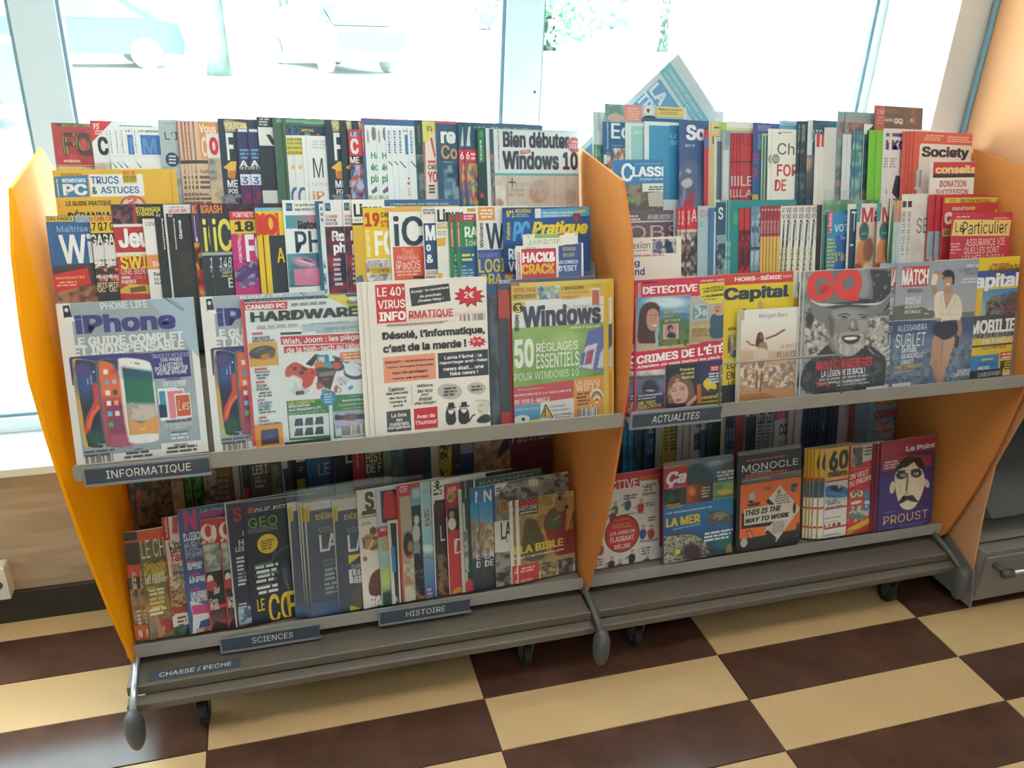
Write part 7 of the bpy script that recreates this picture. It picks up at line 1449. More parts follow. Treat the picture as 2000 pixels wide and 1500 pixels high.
MAG(3, 'R', 'J', [710, 842], 140, 'celebrity magazine with a woman in white shirt by the sea', '7c8494', [
    ('cv', 820, 110, 1600, 1150, 150, 190, [('g', 1200, 120, 1180, 620, '8c92a4', 'a09aa0'), ('p', [(800, 500), (900, 480), (1050, 500), (1160, 540), (1130, 590), (800, 612)], '5c6058', 8), ('p', [(1360, 540), (1600, 530), (1600, 570), (1360, 580)], '6c6c60', 6), ('e', 1105, 515, 24, 8, 0, 'b8b4b0', 4), ('e', 1080, 552, 22, 6, 0, 'b8b4b0', 4), ('p', [(780, 612), (1160, 598), (1380, 580), (1600, 568), (1600, 1200), (780, 1200)], '3c4c74', 4), ('p', [(780, 740), (1600, 720), (1600, 1200), (780, 1200)], '5c6c84', 60), ('b', '748098', .58, 36, 6, [(780, 760), (1600, 740), (1600, 1200), (780, 1200)]), ('b', '48566c', .6, 26, 8, [(780, 860), (1600, 840), (1600, 1200), (780, 1200)]), ('l', [(780, 612), (1150, 600)], 6, 'b8b8bc', 3),
      ('l', [(1225, 235), (1160, 225), (1130, 270), (1150, 380)], 40, 'a87c64', 4), ('l', [(1150, 250), (1140, 300)], 46, 'd8cab8', 6),
      ('l', [(1170, 770), (1160, 880), (1150, 960)], 82, 'b08470', 5), ('l', [(1155, 960), (1165, 1030), (1185, 1090)], 52, 'a87c68', 5), ('l', [(1270, 770), (1230, 890), (1215, 960)], 84, 'b88c74', 5), ('l', [(1220, 960), (1210, 1030), (1195, 1090)], 52, 'b08470', 5), ('l', [(1210, 800), (1195, 960)], 5, '74504c', 5),
      ('s', [(1130, 620), (1340, 610), (1338, 700), (1290, 745), (1222, 772), (1170, 740), (1128, 715)], '242838', 4), ('l', [(1345, 600), (1355, 680), (1335, 760)], 34, 'a07460', 5), ('p', [(1320, 720), (1350, 740), (1335, 840), (1305, 820)], '3c3444', 6),
      ('s', [(1150, 380), (1215, 365), (1230, 400), (1310, 390), (1350, 410), (1375, 500), (1360, 610), (1300, 600), (1225, 612), (1150, 600), (1140, 480)], 'd8c8b8', 4), ('p', [(1215, 385), (1305, 385), (1240, 520)], 'b88c78', 4), ('l', [(1195, 400), (1215, 560)], 5, 'b4a494', 5), ('l', [(1320, 430), (1250, 560)], 5, 'b8a898', 5), ('l', [(1180, 560), (1340, 560)], 7, 'c0b0a0', 6), ('l', [(1230, 575), (1205, 612)], 14, 'dccfc0', 4), ('e', 1180, 600, 26, 14, 0, 'b08870', 5),
      ('p', [(1235, 330), (1280, 325), (1300, 390), (1225, 390)], 'a87c68', 4), ('s', [(1205, 250), (1215, 205), (1265, 190), (1305, 215), (1312, 270), (1300, 330), (1285, 300), (1230, 300)], '26242c', 4), ('e', 1255, 285, 34, 54, 5, 'b48c78', 4), ('p', [(1215, 230), (1290, 215), (1300, 250), (1222, 256)], '26242c', 5), ('l', [(1235, 268), (1246, 266)], 4, '3c2c2c', 2), ('l', [(1262, 266), (1274, 264)], 4, '3c2c2c', 2), ('e', 1256, 312, 16, 8, 0, 'e0d4cc', 3), ('e', 1198, 245, 26, 14, 20, 'b08470', 4)]),
    ('p', [(892, 172), (1105, 162), (1088, 325), (876, 336)], 'b8343c'), T('MATCH', 886, 195, 1092, 312, 'e4dcdc', 'B'), T('PARIS', 905, 182, 960, 190, 'e4c8c8', 'm'), T('VENEZUELA', 925, 352, 1042, 376, '3c4450', 'm'), T('DANS LE', 912, 418, 1035, 440, 'd8d4d4', 'm'), T('SECRET DES', 905, 452, 1030, 472, 'd8d4d4', 'm'), T('RÉSEAUX', 905, 485, 1020, 505, 'd8d4d4', 'm'), T('PÉTROLE', 905, 520, 1032, 545, 'd8d4d4', 'm'),
    T('ALESSANDRA', 848, 650, 1084, 680, 'd4d8dc', 'n'), T('SUBLET', 834, 720, 1068, 812, 'd4d8dc', 'n'), T('SAVOURE', 876, 832, 998, 862, 'd8d8d8', 'm'), T('SA NOUVELLE', 876, 880, 1050, 905, 'd8d8d8', 'm'), T('LIBERTÉ', 872, 925, 972, 955, 'd8d8d8', 'm'), T('AVANT LE GRAND SAUT', 822, 975, 1040, 985, 'c8a838', 'm'), T('POUR SA SANTÉ', 822, 1015, 970, 1022, 'c8a838', 'm'),
    T('MONT-BLANC', 1410, 152, 1542, 168, 'dcdce0', 'm'), T('LA MORT LENTE', 1352, 185, 1540, 202, '6c7488', 'm'), T('DU GLACIER', 1400, 215, 1538, 235, '6c7488', 'm'), TL(2, 1355, 262, 1540, 300, 'c0c4cc'), T('ELLE RACONTE', 1330, 1008, 1472, 1018, 'd8d8d8', 'm'), T('CONFIDENCES', 1280, 1040, 1470, 1050, 'd8d8d8', 'm'), TL(1, 1345, 1070, 1460, 1062, 'c8b048'), Rc(800, 1125, 950, 1140, 'c8c8c8')], w=.243, t=.002, spine='8c94a4')
MAG(3, 'R', 'I', 700, 140, 'yellow magazine with red band and heavy black lower-case title', 'd9bd2a', [
    Rc(680, 100, 1330, 186, 'c83a38'), T('HORS-SÉRIE', 880, 148, 1225, 168, 'ece0d8', 'B'), TL(2, 1230, 138, 1305, 158, 'e0b0a8'), Rc(1312, 90, 1400, 305, 'd4cabc'), ('bc', 1335, 120, 1375, 290), ('p', [(1312, 305), (1400, 300), (1400, 385), (1312, 385)], 'b88c28'), T('Capital', 800, 235, 1276, 318, '23364e', 'B'), ('e', 1068, 358, 20, 32, 'a89c60'),
    ('p', [(910, 410), (950, 385), (980, 400), (960, 410)], '2c3440'), T('édition', 830, 520, 905, 540, '34384c', 'm'), ('ph', 830, 575, 915, 740, ['d9bd2a', '54544c', 'a8a098'], 24), T('ÉCO', 822, 775, 915, 820, '23364e', 'm'), T('EN HAUSSE', 822, 848, 1080, 880, '23364e', 'm'), T('LES', 830, 915, 905, 935, '3c3c34', 'i'), Rc(680, 960, 1400, 1200, '2c323c')], w=.227, t=.004, edge='c8c0a8')
MAG(3, 'R', 'I', [92, 150], 178, 'crimson magazine with crime headlines and photo grid', 'c42c50', [
    Rc(150, 170, 850, 300, 'c62f4c'), T('DETECTIVE', 172, 195, 192, 300, 'e8ccd0', 'v'), T('le nouveau', 205, 188, 315, 196, '5c2430', 'i'), T('DETECTIVE', 206, 225, 606, 258, 'ece2e0', 'B'), TL(1, 400, 290, 608, 275, 'd8a060'), T('HORS-SÉRIE', 628, 172, 846, 178, 'ece2e0', 'im'),
    ('cv', 160, 305, 548, 665, 90, 84, [('g', 350, 310, 350, 640, '5c94bc', '98b0b8'), ('e', 400, 340, 130, 40, 0, 'c8d4dc', 30), ('e', 300, 330, 80, 24, 0, 'b8ccd8', 24), ('p', [(330, 400), (548, 420), (548, 520), (330, 520)], '4c7c9c', 14), ('p', [(330, 470), (440, 440), (548, 470), (548, 560), (330, 560)], '4c6c54', 14), ('p', [(320, 560), (548, 540), (548, 660), (320, 660)], '60744c', 10), ('b', '3c5434', .55, 26, 7, [(320, 560), (548, 540), (548, 660), (320, 660)]),
      ('s', [(175, 480), (190, 370), (260, 330), (325, 350), (335, 420), (320, 500), (290, 560), (310, 660), (160, 660)], '4c3430', 5), ('s', [(235, 430), (255, 385), (310, 385), (328, 440), (325, 500), (295, 555), (250, 540), (232, 490)], 'b88c7c', 5), ('p', [(160, 640), (300, 640), (300, 665), (160, 665)], 'c09484', 5), ('l', [(235, 385), (330, 375)], 10, '4c3430', 5), ('l', [(258, 432), (278, 432)], 5, '34241c', 3), ('l', [(295, 432), (312, 434)], 5, '34241c', 3), ('s', [(268, 502), (318, 500), (295, 522)], 'e0d4cc', 3), ('l', [(290, 445), (296, 478)], 5, 'a07464', 4)]),
    T('SON COPAIN', 360, 405, 498, 415, 'd0bc60', 'm'), T('ÉTAIT', 360, 435, 430, 446, 'd0bc60', 'm'), T('UN TUEUR', 362, 465, 482, 475, 'd0bc60', 'm'), ('p', [(358, 502), (468, 492), (468, 602), (358, 612)], 'dcc8c4'), ('cv', 364, 502, 462, 602, 20, 20, [('c', 'b88c8c'), ('e', 408, 530, 20, 26, 0, '34242c', 4), ('e', 412, 540, 12, 16, 0, 'a8847c', 3), ('s', [(380, 602), (390, 560), (440, 558), (458, 600)], '2c3440', 4)]),
    ('cv', 552, 295, 828, 615, 64, 64, [('g', 690, 300, 690, 610, 'b0a8ac', '9c8c7c'), ('p', [(566, 362), (682, 350), (682, 462), (566, 474)], 'a8c4d4', 2), ('b', '78847c', .5, 30, 5, [(572, 370), (676, 358), (676, 456), (572, 468)]), ('p', [(552, 520), (700, 505), (700, 610), (552, 615)], 'a8946c', 10), ('s', [(700, 470), (710, 430), (780, 400), (820, 430), (815, 560), (800, 600), (690, 610)], '38506c', 4), ('s', [(720, 370), (740, 335), (790, 340), (812, 400), (790, 440), (730, 430)], 'c8a070', 4), ('e', 755, 385, 26, 36, 0, 'b88c7c', 4), ('e', 752, 402, 9, 7, 0, '5c2c2c', 3), ('l', [(735, 378), (748, 376)], 4, '34241c', 2), ('l', [(762, 376), (774, 376)], 4, '34241c', 2)]),
    T('BALANCÉE', 560, 505, 704, 520, 'd8c048', 'm'), TL(4, 562, 530, 700, 585, '7c6c4c'), ('p', [(620, 205), (850, 185), (860, 300), (780, 345), (700, 350), (630, 310)], 'd8c440'), ('tb', '+ Les HÔTELS les', 640, 248, 830, 230, 22, '3c3424', 'i'), ('tb', 'plus FLIPPANTS !', 650, 272, 830, 254, 20, '3c3424', 'i'), ('tb', '+ Les destinations', 640, 306, 832, 286, 20, '3c3424', 'i'), T('À ÉVITER !', 652, 312, 750, 318, '3c3424', 'im'),
    ('tb', 'Campings, hôtels, plages, soirées...', 162, 710, 640, 646, 28, 'd8b050', 'i'), ('tb', 'CRIMES DE L’ÉTÉ', 160, 795, 804, 704, 78, 'efe6e4', 'B'), ('tb', 'Attention où vous mettez les pieds !', 160, 832, 796, 750, 28, 'efe6e4', 'i'),
    ('cv', 160, 845, 368, 1110, 50, 60, [('g', 260, 850, 260, 920, 'c0b8bc', '748078'), ('p', [(160, 880), (368, 870), (368, 910), (160, 915)], '44544c', 6), ('p', [(160, 905), (368, 895), (368, 1110), (160, 1110)], '5c5c84', 6), ('n', .2, 24, 5), ('s', [(195, 960), (235, 905), (300, 910), (335, 985), (300, 1010), (215, 1010)], '34344c', 5), ('e', 262, 985, 34, 8, 0, 'b0988c', 4), ('p', [(160, 1020), (368, 1010), (368, 1110), (160, 1110)], '2c2c50', 12)]),
    ('tb', 'Elle s’aimait jamais', 172, 1036, 348, 1016, 16, 'd8d4dc'), ('tb', 'au camping 83', 172, 1056, 300, 1042, 16, 'd8d4dc'), T('UNE TENTE', 170, 1068, 300, 1080, 'd8c048', 'm'), T('POUR LINCEUL', 172, 1095, 344, 1100, 'd8c048', 'm'),
    ('cv', 375, 800, 600, 1110, 64, 84, [('c', '1f2c38'), ('s', [(385, 980), (400, 900), (460, 860), (540, 880), (590, 960), (590, 1110), (390, 1110)], '705040', 6), ('b', 'a88458', .5, 24, 6, [(385, 980), (400, 900), (460, 860), (540, 900), (500, 930), (420, 960), (410, 1080)]), ('s', [(412, 980), (430, 930), (490, 915), (540, 960), (542, 1040), (500, 1085), (450, 1085), (418, 1040)], 'c4988c', 5), ('l', [(425, 990), (450, 985)], 8, '44545c', 4), ('l', [(480, 975), (510, 975)], 8, '44545c', 4), ('l', [(420, 970), (450, 965)], 4, '5c4034', 3), ('l', [(478, 958), (514, 958)], 4, '5c4034', 3), ('e', 468, 1055, 22, 9, 0, 'a8504c', 4), ('l', [(462, 1000), (458, 1028)], 5, 'b08074', 4), ('l', [(540, 1085), (580, 1050), (600, 1030)], 26, 'c09488', 5), ('p', [(375, 1090), (520, 1075), (520, 1110), (375, 1110)], '14181c', 6)]),
    T('Disparue', 478, 822, 584, 838, 'd8cc78', 'm'), T('en plein', 488, 850, 584, 865, 'd8cc78', 'm'), T('festival', 492, 878, 584, 892, 'd8cc78', 'm'),
    ('cv', 605, 775, 810, 1085, 50, 70, [('g', 700, 790, 700, 1080, '2c2c5c', '3c3434'), ('p', [(605, 940), (630, 935), (640, 1080), (605, 1085)], 'c0683c', 10), ('s', [(635, 935), (690, 880), (690, 910), (745, 925), (750, 985), (690, 965), (695, 1000)], 'd8b838', 3)]),
    ('p', [(700, 808), (762, 800), (762, 838), (700, 845)], 'c83440'), TL(2, 705, 812, 760, 836, 'e8c0c0'), TL(4, 680, 855, 795, 925, 'c8c8d4'), T('UNE', 748, 1000, 792, 1010, 'd8c048', 'm'), ('tb', 'PROMENEUSE', 640, 1052, 800, 1030, 22, 'd8c048'), ('tb', 'POIGNARDÉE', 642, 1080, 806, 1060, 20, 'd8c048')], w=.213, t=.003)
MAG(3, 'R', 'I', 918, 402, 'paperback with a woman dancing on a beach, behind the wire guard', 'ddd8d2', [
    Rc(918, 395, 932, 1100, 'b0a890'), ('cv', 930, 470, 1400, 1080, 90, 120, [('g', 1150, 480, 1150, 760, 'ddd8d2', 'd0b8a4'), ('p', [(900, 690), (1200, 700), (1400, 670), (1400, 800), (900, 800)], 'c0a080', 24), ('p', [(900, 770), (1400, 780), (1400, 1100), (900, 1100)], 'b09078', 20), ('b', 'd8c8b8', .5, 24, 4, [(900, 800), (1400, 800), (1400, 960), (900, 960)]), ('b', '947058', .56, 30, 9, [(900, 780), (1400, 790), (1400, 1000), (900, 1000)]), ('p', [(900, 985), (1400, 960), (1400, 1100), (900, 1100)], 'b88458', 14), ('p', [(900, 1020), (1100, 1000), (1250, 1060), (900, 1100)], 'a06840', 10),
      ('l', [(1110, 605), (1180, 580), (1245, 540)], 13, '6c4840', 3), ('l', [(1040, 655), (1000, 650), (970, 625)], 12, '7c5448', 3), ('s', [(1040, 600), (1050, 560), (1080, 555), (1095, 590), (1090, 640), (1060, 680), (1030, 650)], '4c302c', 4), ('e', 1075, 590, 14, 20, 0, '7c5448', 4), ('s', [(1050, 640), (1110, 620), (1125, 680), (1110, 740), (1050, 740)], '9c7464', 4), ('s', [(1020, 690), (1050, 670), (1120, 680), (1130, 730), (1110, 760), (1100, 850), (1035, 850), (1035, 760), (1012, 740)], 'c8b4a4', 5), ('s', [(1040, 760), (1110, 755), (1090, 820), (1060, 830)], '8c6458', 5), ('l', [(1045, 850), (1045, 900), (1038, 965)], 15, '7c5448', 3), ('l', [(1078, 850), (1075, 910), (1068, 985)], 15, '7c5448', 3)]),
    T('Morgan Bars', 1060, 425, 1264, 450, '50587c', 'n'), T('LE GOÛT', 1216, 640, 1335, 668, '3c507c', 'n'), T('DE LA VIE', 1192, 702, 1330, 732, '3c507c', 'n'), T('SUR', 1266, 765, 1330, 790, '3c507c', 'n'), T('MES LÈVRES', 1140, 828, 1318, 855, '3c507c', 'n')],
    w=.156, t=.010, name='paperback_book', cat='book', rest=.0335, label='paperback with a woman dancing on a beach, standing behind the wire guard')
MAG(3, 'R', 'J', [62, 92], 210, 'black-and-white magazine with cowboy-hatted bearded man and red masthead', 'd8d8d8', [
    ('cv', 90, 195, 850, 1215, 150, 200, [('c', '8c8888'), ('n', .3, 50, 4), ('p', [(620, 195), (850, 195), (850, 620), (640, 620)], '34343c', 20), ('b', '74747c', .6, 34, 2, [(640, 195), (850, 195), (850, 560), (660, 560)]), ('p', [(90, 600), (850, 560), (850, 900), (90, 900)], 'a8a09c', 20), ('b', '5c5858', .56, 26, 7, [(90, 480), (850, 560), (850, 880), (90, 900)]), ('b', 'c8c0bc', .6, 30, 12, [(90, 560), (850, 560), (850, 880), (90, 900)]), ('e', 130, 600, 30, 60, 0, '34343a', 14),
      ('s', [(70, 980), (200, 880), (290, 780), (420, 840), (590, 800), (700, 860), (760, 930), (740, 1220), (40, 1230)], '2c3038', 6), ('l', [(180, 880), (240, 800), (262, 760)], 8, 'b0b0ac', 4), ('s', [(270, 700), (290, 860), (420, 910), (560, 830), (590, 690)], '706c6c', 8), ('l', [(610, 835), (650, 880)], 14, '8c8c8c', 6), ('b', '484c54', .6, 40, 4, [(90, 900), (700, 880), (740, 1200), (60, 1200)]),
      ('s', [(262, 540), (280, 480), (450, 470), (600, 500), (620, 600), (600, 740), (560, 840), (460, 905), (380, 900), (310, 820), (275, 700)], '868080', 8), ('s', [(270, 560), (300, 520), (330, 600), (320, 760), (290, 720)], '5c5858', 14), ('e', 268, 630, 20, 50, 0, '747070', 6), ('e', 560, 640, 40, 90, 0, '9c9696', 24), ('e', 420, 560, 120, 40, 0, '949090', 24),
      ('s', [(320, 720), (400, 700), (560, 700), (590, 740), (560, 830), (480, 900), (400, 895), (340, 820)], '9c9898', 14), ('b', 'b8b4b0', .55, 14, 5, [(330, 740), (560, 720), (570, 830), (470, 895), (380, 880), (340, 800)]),
      ('l', [(365, 568), (420, 552), (455, 566)], 10, '3c3838', 6), ('l', [(530, 562), (570, 558), (600, 568)], 10, '3c3838', 6), ('e', 412, 580, 26, 8, 5, '24242a', 4), ('e', 568, 582, 24, 8, 0, '24242a', 4), ('l', [(380, 598), (445, 602)], 4, '5c5656', 4), ('l', [(540, 600), (590, 600)], 4, '5c5656', 4), ('s', [(470, 590), (500, 600), (530, 660), (525, 690), (470, 690), (445, 670)], '747070', 8), ('l', [(445, 672), (480, 692), (528, 680)], 8, '443f40', 5), ('e', 478, 640, 16, 30, 0, 'a8a4a4', 8),
      ('s', [(385, 740), (430, 728), (540, 725), (545, 755), (500, 800), (430, 800), (395, 770)], '3a3234', 5), ('s', [(405, 745), (520, 738), (515, 760), (450, 770), (415, 764)], 'dcdada', 3), ('l', [(370, 700), (350, 770), (370, 830)], 7, '5c5858', 5), ('l', [(570, 700), (580, 760)], 7, '5c5858', 5), ('l', [(330, 620), (340, 680)], 5, '605c5c', 5), ('l', [(300, 500), (560, 490)], 6, '6c6868', 5),
      ('s', [(118, 400), (180, 460), (300, 500), (450, 480), (600, 500), (700, 470), (770, 400), (812, 355), (800, 400), (770, 480), (690, 560), (620, 600), (600, 530), (440, 500), (300, 520), (265, 600), (230, 640), (180, 600), (140, 520)], '74767a', 4), ('s', [(240, 480), (400, 450), (640, 470), (600, 510), (440, 490), (300, 520)], '3c3e44', 6), ('s', [(130, 430), (240, 480), (640, 470), (740, 450), (810, 350), (806, 372), (720, 470), (640, 490), (420, 470), (240, 500), (150, 460)], 'c8c8c8', 3),
      ('s', [(115, 200), (600, 195), (640, 260), (650, 460), (600, 474), (400, 450), (240, 475), (150, 450), (112, 380)], '6c6e74', 4), ('e', 560, 320, 60, 120, 0, '8c8e94', 40), ('s', [(440, 430), (640, 430), (645, 465), (560, 470), (440, 450)], '34363c', 3), ('p', [(175, 1100), (320, 1095), (322, 1100), (175, 1105)], '6c6c74', 2)]),
    T('GQ', 112, 210, 548, 445, 'd83c3c', 'B'), T('ARNOLD SCHWARZENEGGER', 180, 940, 632, 975, 'd03038', 'm'), T('LA LÉGENDE IS BACK !', 225, 1008, 580, 1036, 'e4e0e0', 'm'), TL(2, 182, 1080, 610, 1095, 'a0a0a8'), TL(2, 178, 1110, 300, 1140, 'b83440'), TL(2, 330, 1110, 612, 1120, 'a0a0a8'), Rc(590, 1152, 735, 1200, 'c8c8c8'), Rc(60, 235, 92, 275, 'c87880')], w=.236, t=.004, spine='c8ccd0')

# ------------------------------------------------------------------ right rack, lower back tier
lowR = lambda Z, x, y, d, b, a=(), **k: low(Z, x, y, d, b, a, side='R', **k)
lowR('N', [325, 365], 260, 'bright blue magazine beside the orange middle panel', '1f78a8', [('ph', 350, 300, 460, 600, ['1f78a8', '3490b8', '186490'], 30)], spine='1a6490')
lowR('N', 412, 240, 'dark teal magazine with starry pattern', '22384a', [('ph', 412, 200, 500, 600, ['22384a', '2f4c5c', '4c6470'], 12)])
lowR('N', 482, 230, 'navy magazine with yellow title letters', '1b3c68', [T('B:', 515, 262, 552, 322, 'b8a848', 'm'), T('LE', 512, 240, 548, 262, 'b8a848', 'n'), T('VIE', 500, 370, 545, 410, '88a0b8', 'n'), T('NEW', 500, 430, 545, 470, '88a0b8', 'n')])
lowR('N', [568, 588], 225, 'grey-white magazine edge left of the yellow pair', 'a8a8a4', [], spine='b0aca8')
lowR('N', [612, 658], 225, 'mustard magazine with dark slanted text block', 'b89c3c', [TL(8, 668, 245, 725, 440, '5c5028')], spine='c8c0a0')
lowR('N', [725, 772], 215, 'beige-white magazine edge right of the yellow pair', 'bcb6ac', [], spine='aca69c')
lowR('N', 822, 210, 'white magazine with dark capitals and yellow rule', 'bcb8b4', [T('CI', 860, 225, 900, 275, '2c3038', 'm'), Rc(845, 320, 895, 328, 'b0a040'), Rc(845, 330, 895, 440, '2c5c84'), ('e', 865, 395, 20, 24, 'a85c40')])
lowR('N', 900, 205, 'blue and white magazine with a grey top', '2c4c80', [Rc(900, 190, 945, 290, 'b4b4b8'), T('S', 915, 255, 938, 285, '5c6474', 'm')], spine='b4b4b0')
lowR('N', 946, 200, 'dark green-grey magazine with a red dot top', '28383c', [('e', 965, 225, 20, 14, 'a83444'), ('ph', 950, 260, 1040, 480, ['28383c', '3c4c4c', '1c2c34'], 30)])
lowR('N', 1048, 190, 'off-white magazine under the wire guard', 'b4b0a8', [])
lowR('N', [1085, 1110, 1132], 180, 'blue-grey magazine edge under the wire guard', '40587c', [('ph', 1130, 200, 1160, 460, ['40587c', '243450', '7088a0'], 30)], spine='2c4468')
lowR('N', [1155, 1180, 1200], 170, 'brick-red magazine edge', '9c3440', [], spine='a8848c')
lowR('N', 1222, 160, 'white magazine with black lower page', 'b0acb0', [T('E', 1255, 150, 1292, 192, '2c2c34', 'm'), ('p', [(1222, 205), (1300, 195), (1290, 460), (1215, 460)], '24303c')])
lowR('N', [1308, 1370], 150, 'grey-white magazine with black vertical letters', 'a4a4a8', [T('En', 1382, 130, 1414, 245, '202430', 'v'), TL(7, 1370, 260, 1400, 440, '54586c')])
lowR('N', 1442, 140, 'white magazine with pink top and black capitals', 'b8b4b4', [Rc(1442, 110, 1560, 205, 'b82c6c'), T('LES', 1465, 172, 1535, 205, 'c8a8b4', 'm'), T('COM', 1470, 258, 1560, 322, '2c3444', 'm'), TL(2, 1460, 382, 1520, 410, 'b86c74')])
lowR('N', [1540, 1590], 125, 'plain pale magazine with pinkish rule', 'b0a8a8', [Rc(1572, 120, 1578, 420, 'a86c78')])
lowR('O', [268, 300, 325, 350, 375], 110, 'navy magazine with three pale glyphs', '1f3656', [Rc(400, 240, 410, 300, '6c84a0')], spine='2c2c44')
lowR('O', [455, 478], 100, 'dark blue-violet magazine edge', '2c3050', [], spine='3c2c44')
lowR('O', 525, 95, 'pale lilac magazine with red vertical word', 'a89ca4', [T('CUISINE', 575, 100, 605, 200, '984450', 'v')])
lowR('O', 608, 90, 'rose-red magazine edge with pale diagonal', '8c3444', [])
lowR('O', [650, 685, 710], 82, 'blue-grey leaning magazine edge', '6c8090', [('p', [(640, 80), (655, 80), (620, 330), (605, 330)], 'b0b4b4')], spine='98a4ac')
lowR('O', 742, 70, 'pale blue magazine with orange tag and red cosmetics headline', '7396ac', [
    ('p', [(785, 70), (925, 58), (920, 108), (785, 118)], 'b83c30'), T('CHOISIR', 794, 78, 915, 95, 'd8a868', 'm'), T('LE GUIDE', 970, 98, 1058, 105, '34404c', 'm'), ('p', [(1010, 66), (1125, 50), (1125, 60), (1010, 76)], 'a8bcc8'), T('COSMÉTIQUES', 780, 148, 1112, 160, 'b03440', 'B'), ('star', 855, 290, 85, 85, 12, 'b4aeb0'), T('Sains', 815, 238, 888, 258, 'b03c44', 'im'), T('toxiques', 785, 300, 908, 312, 'b03c44', 'im'), T('ou', 840, 272, 862, 284, 'b03c44', 'im'),
    ('ph', 920, 190, 1090, 310, ['8ca4b0', '8c4c58', '4c5864', 'b0b8bc'], 30), ('p', [(1085, 180), (1095, 180), (1085, 290), (1075, 290)], 'b4c4cc')], w=.185)

# ------------------------------------------------------------------ right rack, bottom tier
MAG(5, 'R', 'N', 118, 645, 'white cartoon magazine with red band and big red disc', 'd6ccc6', [
    Rc(100, 635, 640, 760, 'bc2c34'), T('DETECTIVE', 60, 700, 432, 718, 'e0d4d0', 'm'), Rc(440, 640, 600, 662, 'c85c3c'), ('p', [(445, 672), (582, 660), (592, 778), (455, 790)], 'd4ccc4'), T('+350', 458, 700, 566, 702, '34343a', 'm'), ('tb', 'TRIBUNAL', 462, 782, 572, 768, 22, '34343a'), TL(2, 470, 712, 560, 740, '6c6c70'), Rc(588, 630, 625, 1160, 'b82c34'), ('bc', 588, 1165, 612, 1300),
    ('cv', 118, 760, 590, 1400, 110, 140, [('c', 'd6ccc6')] + [q for (x, y, c) in ((360, 850, '3c5c74'), (455, 870, 'b83434'), (265, 890, '3c7c50'), (250, 940, '7c2c34'), (470, 1060, '34508c'), (530, 1060, 'a83c44'), (160, 1180, 'a03c44'), (390, 1240, '2c3440'), (500, 1270, '4c6444'), (240, 1290, '3c4454'), (200, 1340, '1c1c20'), (300, 1310, '8c2c30')) for q in (('e', x, y, 24, 40, 10, c, 4), ('e', x + 4, y - 46, 13, 15, 0, 'c8a090', 3), ('l', [(x - 20, y - 20), (x - 44, y + 4)], 7, c, 3), ('l', [(x - 9, y - 60), (x + 16, y - 62)], 5, '74685c', 3))] + [('s', [(360, 1280), (470, 1270), (470, 1320), (410, 1345), (365, 1320)], '8c8078', 4), ('p', [(445, 1108), (585, 1090), (585, 1108), (450, 1125)], '8c90a0', 3), ('e', 492, 1185, 56, 34, 0, '7c7874', 3), ('e', 492, 1185, 53, 31, 0, 'd6ccc6', 3), ('l', [(330, 920), (420, 905)], 6, '5c4c48', 3), ('l', [(430, 910), (490, 905)], 6, '8c7c74', 3), ('p', [(118, 1360), (590, 1290), (590, 1300), (118, 1372)], 'c0b6b0', 3)]),
    TL(2, 320, 775, 430, 800, '6c6460'), TL(2, 480, 830, 565, 850, '6c6460'), TL(3, 455, 1160, 530, 1205, '6c6460'), TL(3, 110, 1245, 190, 1290, '6c6460'), TL(2, 505, 935, 575, 960, '6c6460'), ('e', 318, 1058, 128, 138, '2c1c1c'), ('e', 318, 1058, 121, 131, 'bc2a2a'),
    T('Enquêtes', 265, 958, 368, 952, 'd89c48', 'm'), T('Humour noir', 252, 990, 378, 984, 'd89c48', 'm'), ('tb', 'Pépites salaces', 246, 1028, 388, 1008, 20, 'd89c48'), T('LES JUGES EN', 230, 1050, 410, 1046, 'e4d8d4', 'm'), T('FLAGRANT', 232, 1088, 405, 1100, 'e4d8d4', 'm'), T('DÉLIRE', 262, 1136, 380, 1154, 'e4d8d4', 'm')], w=.190, t=.004)
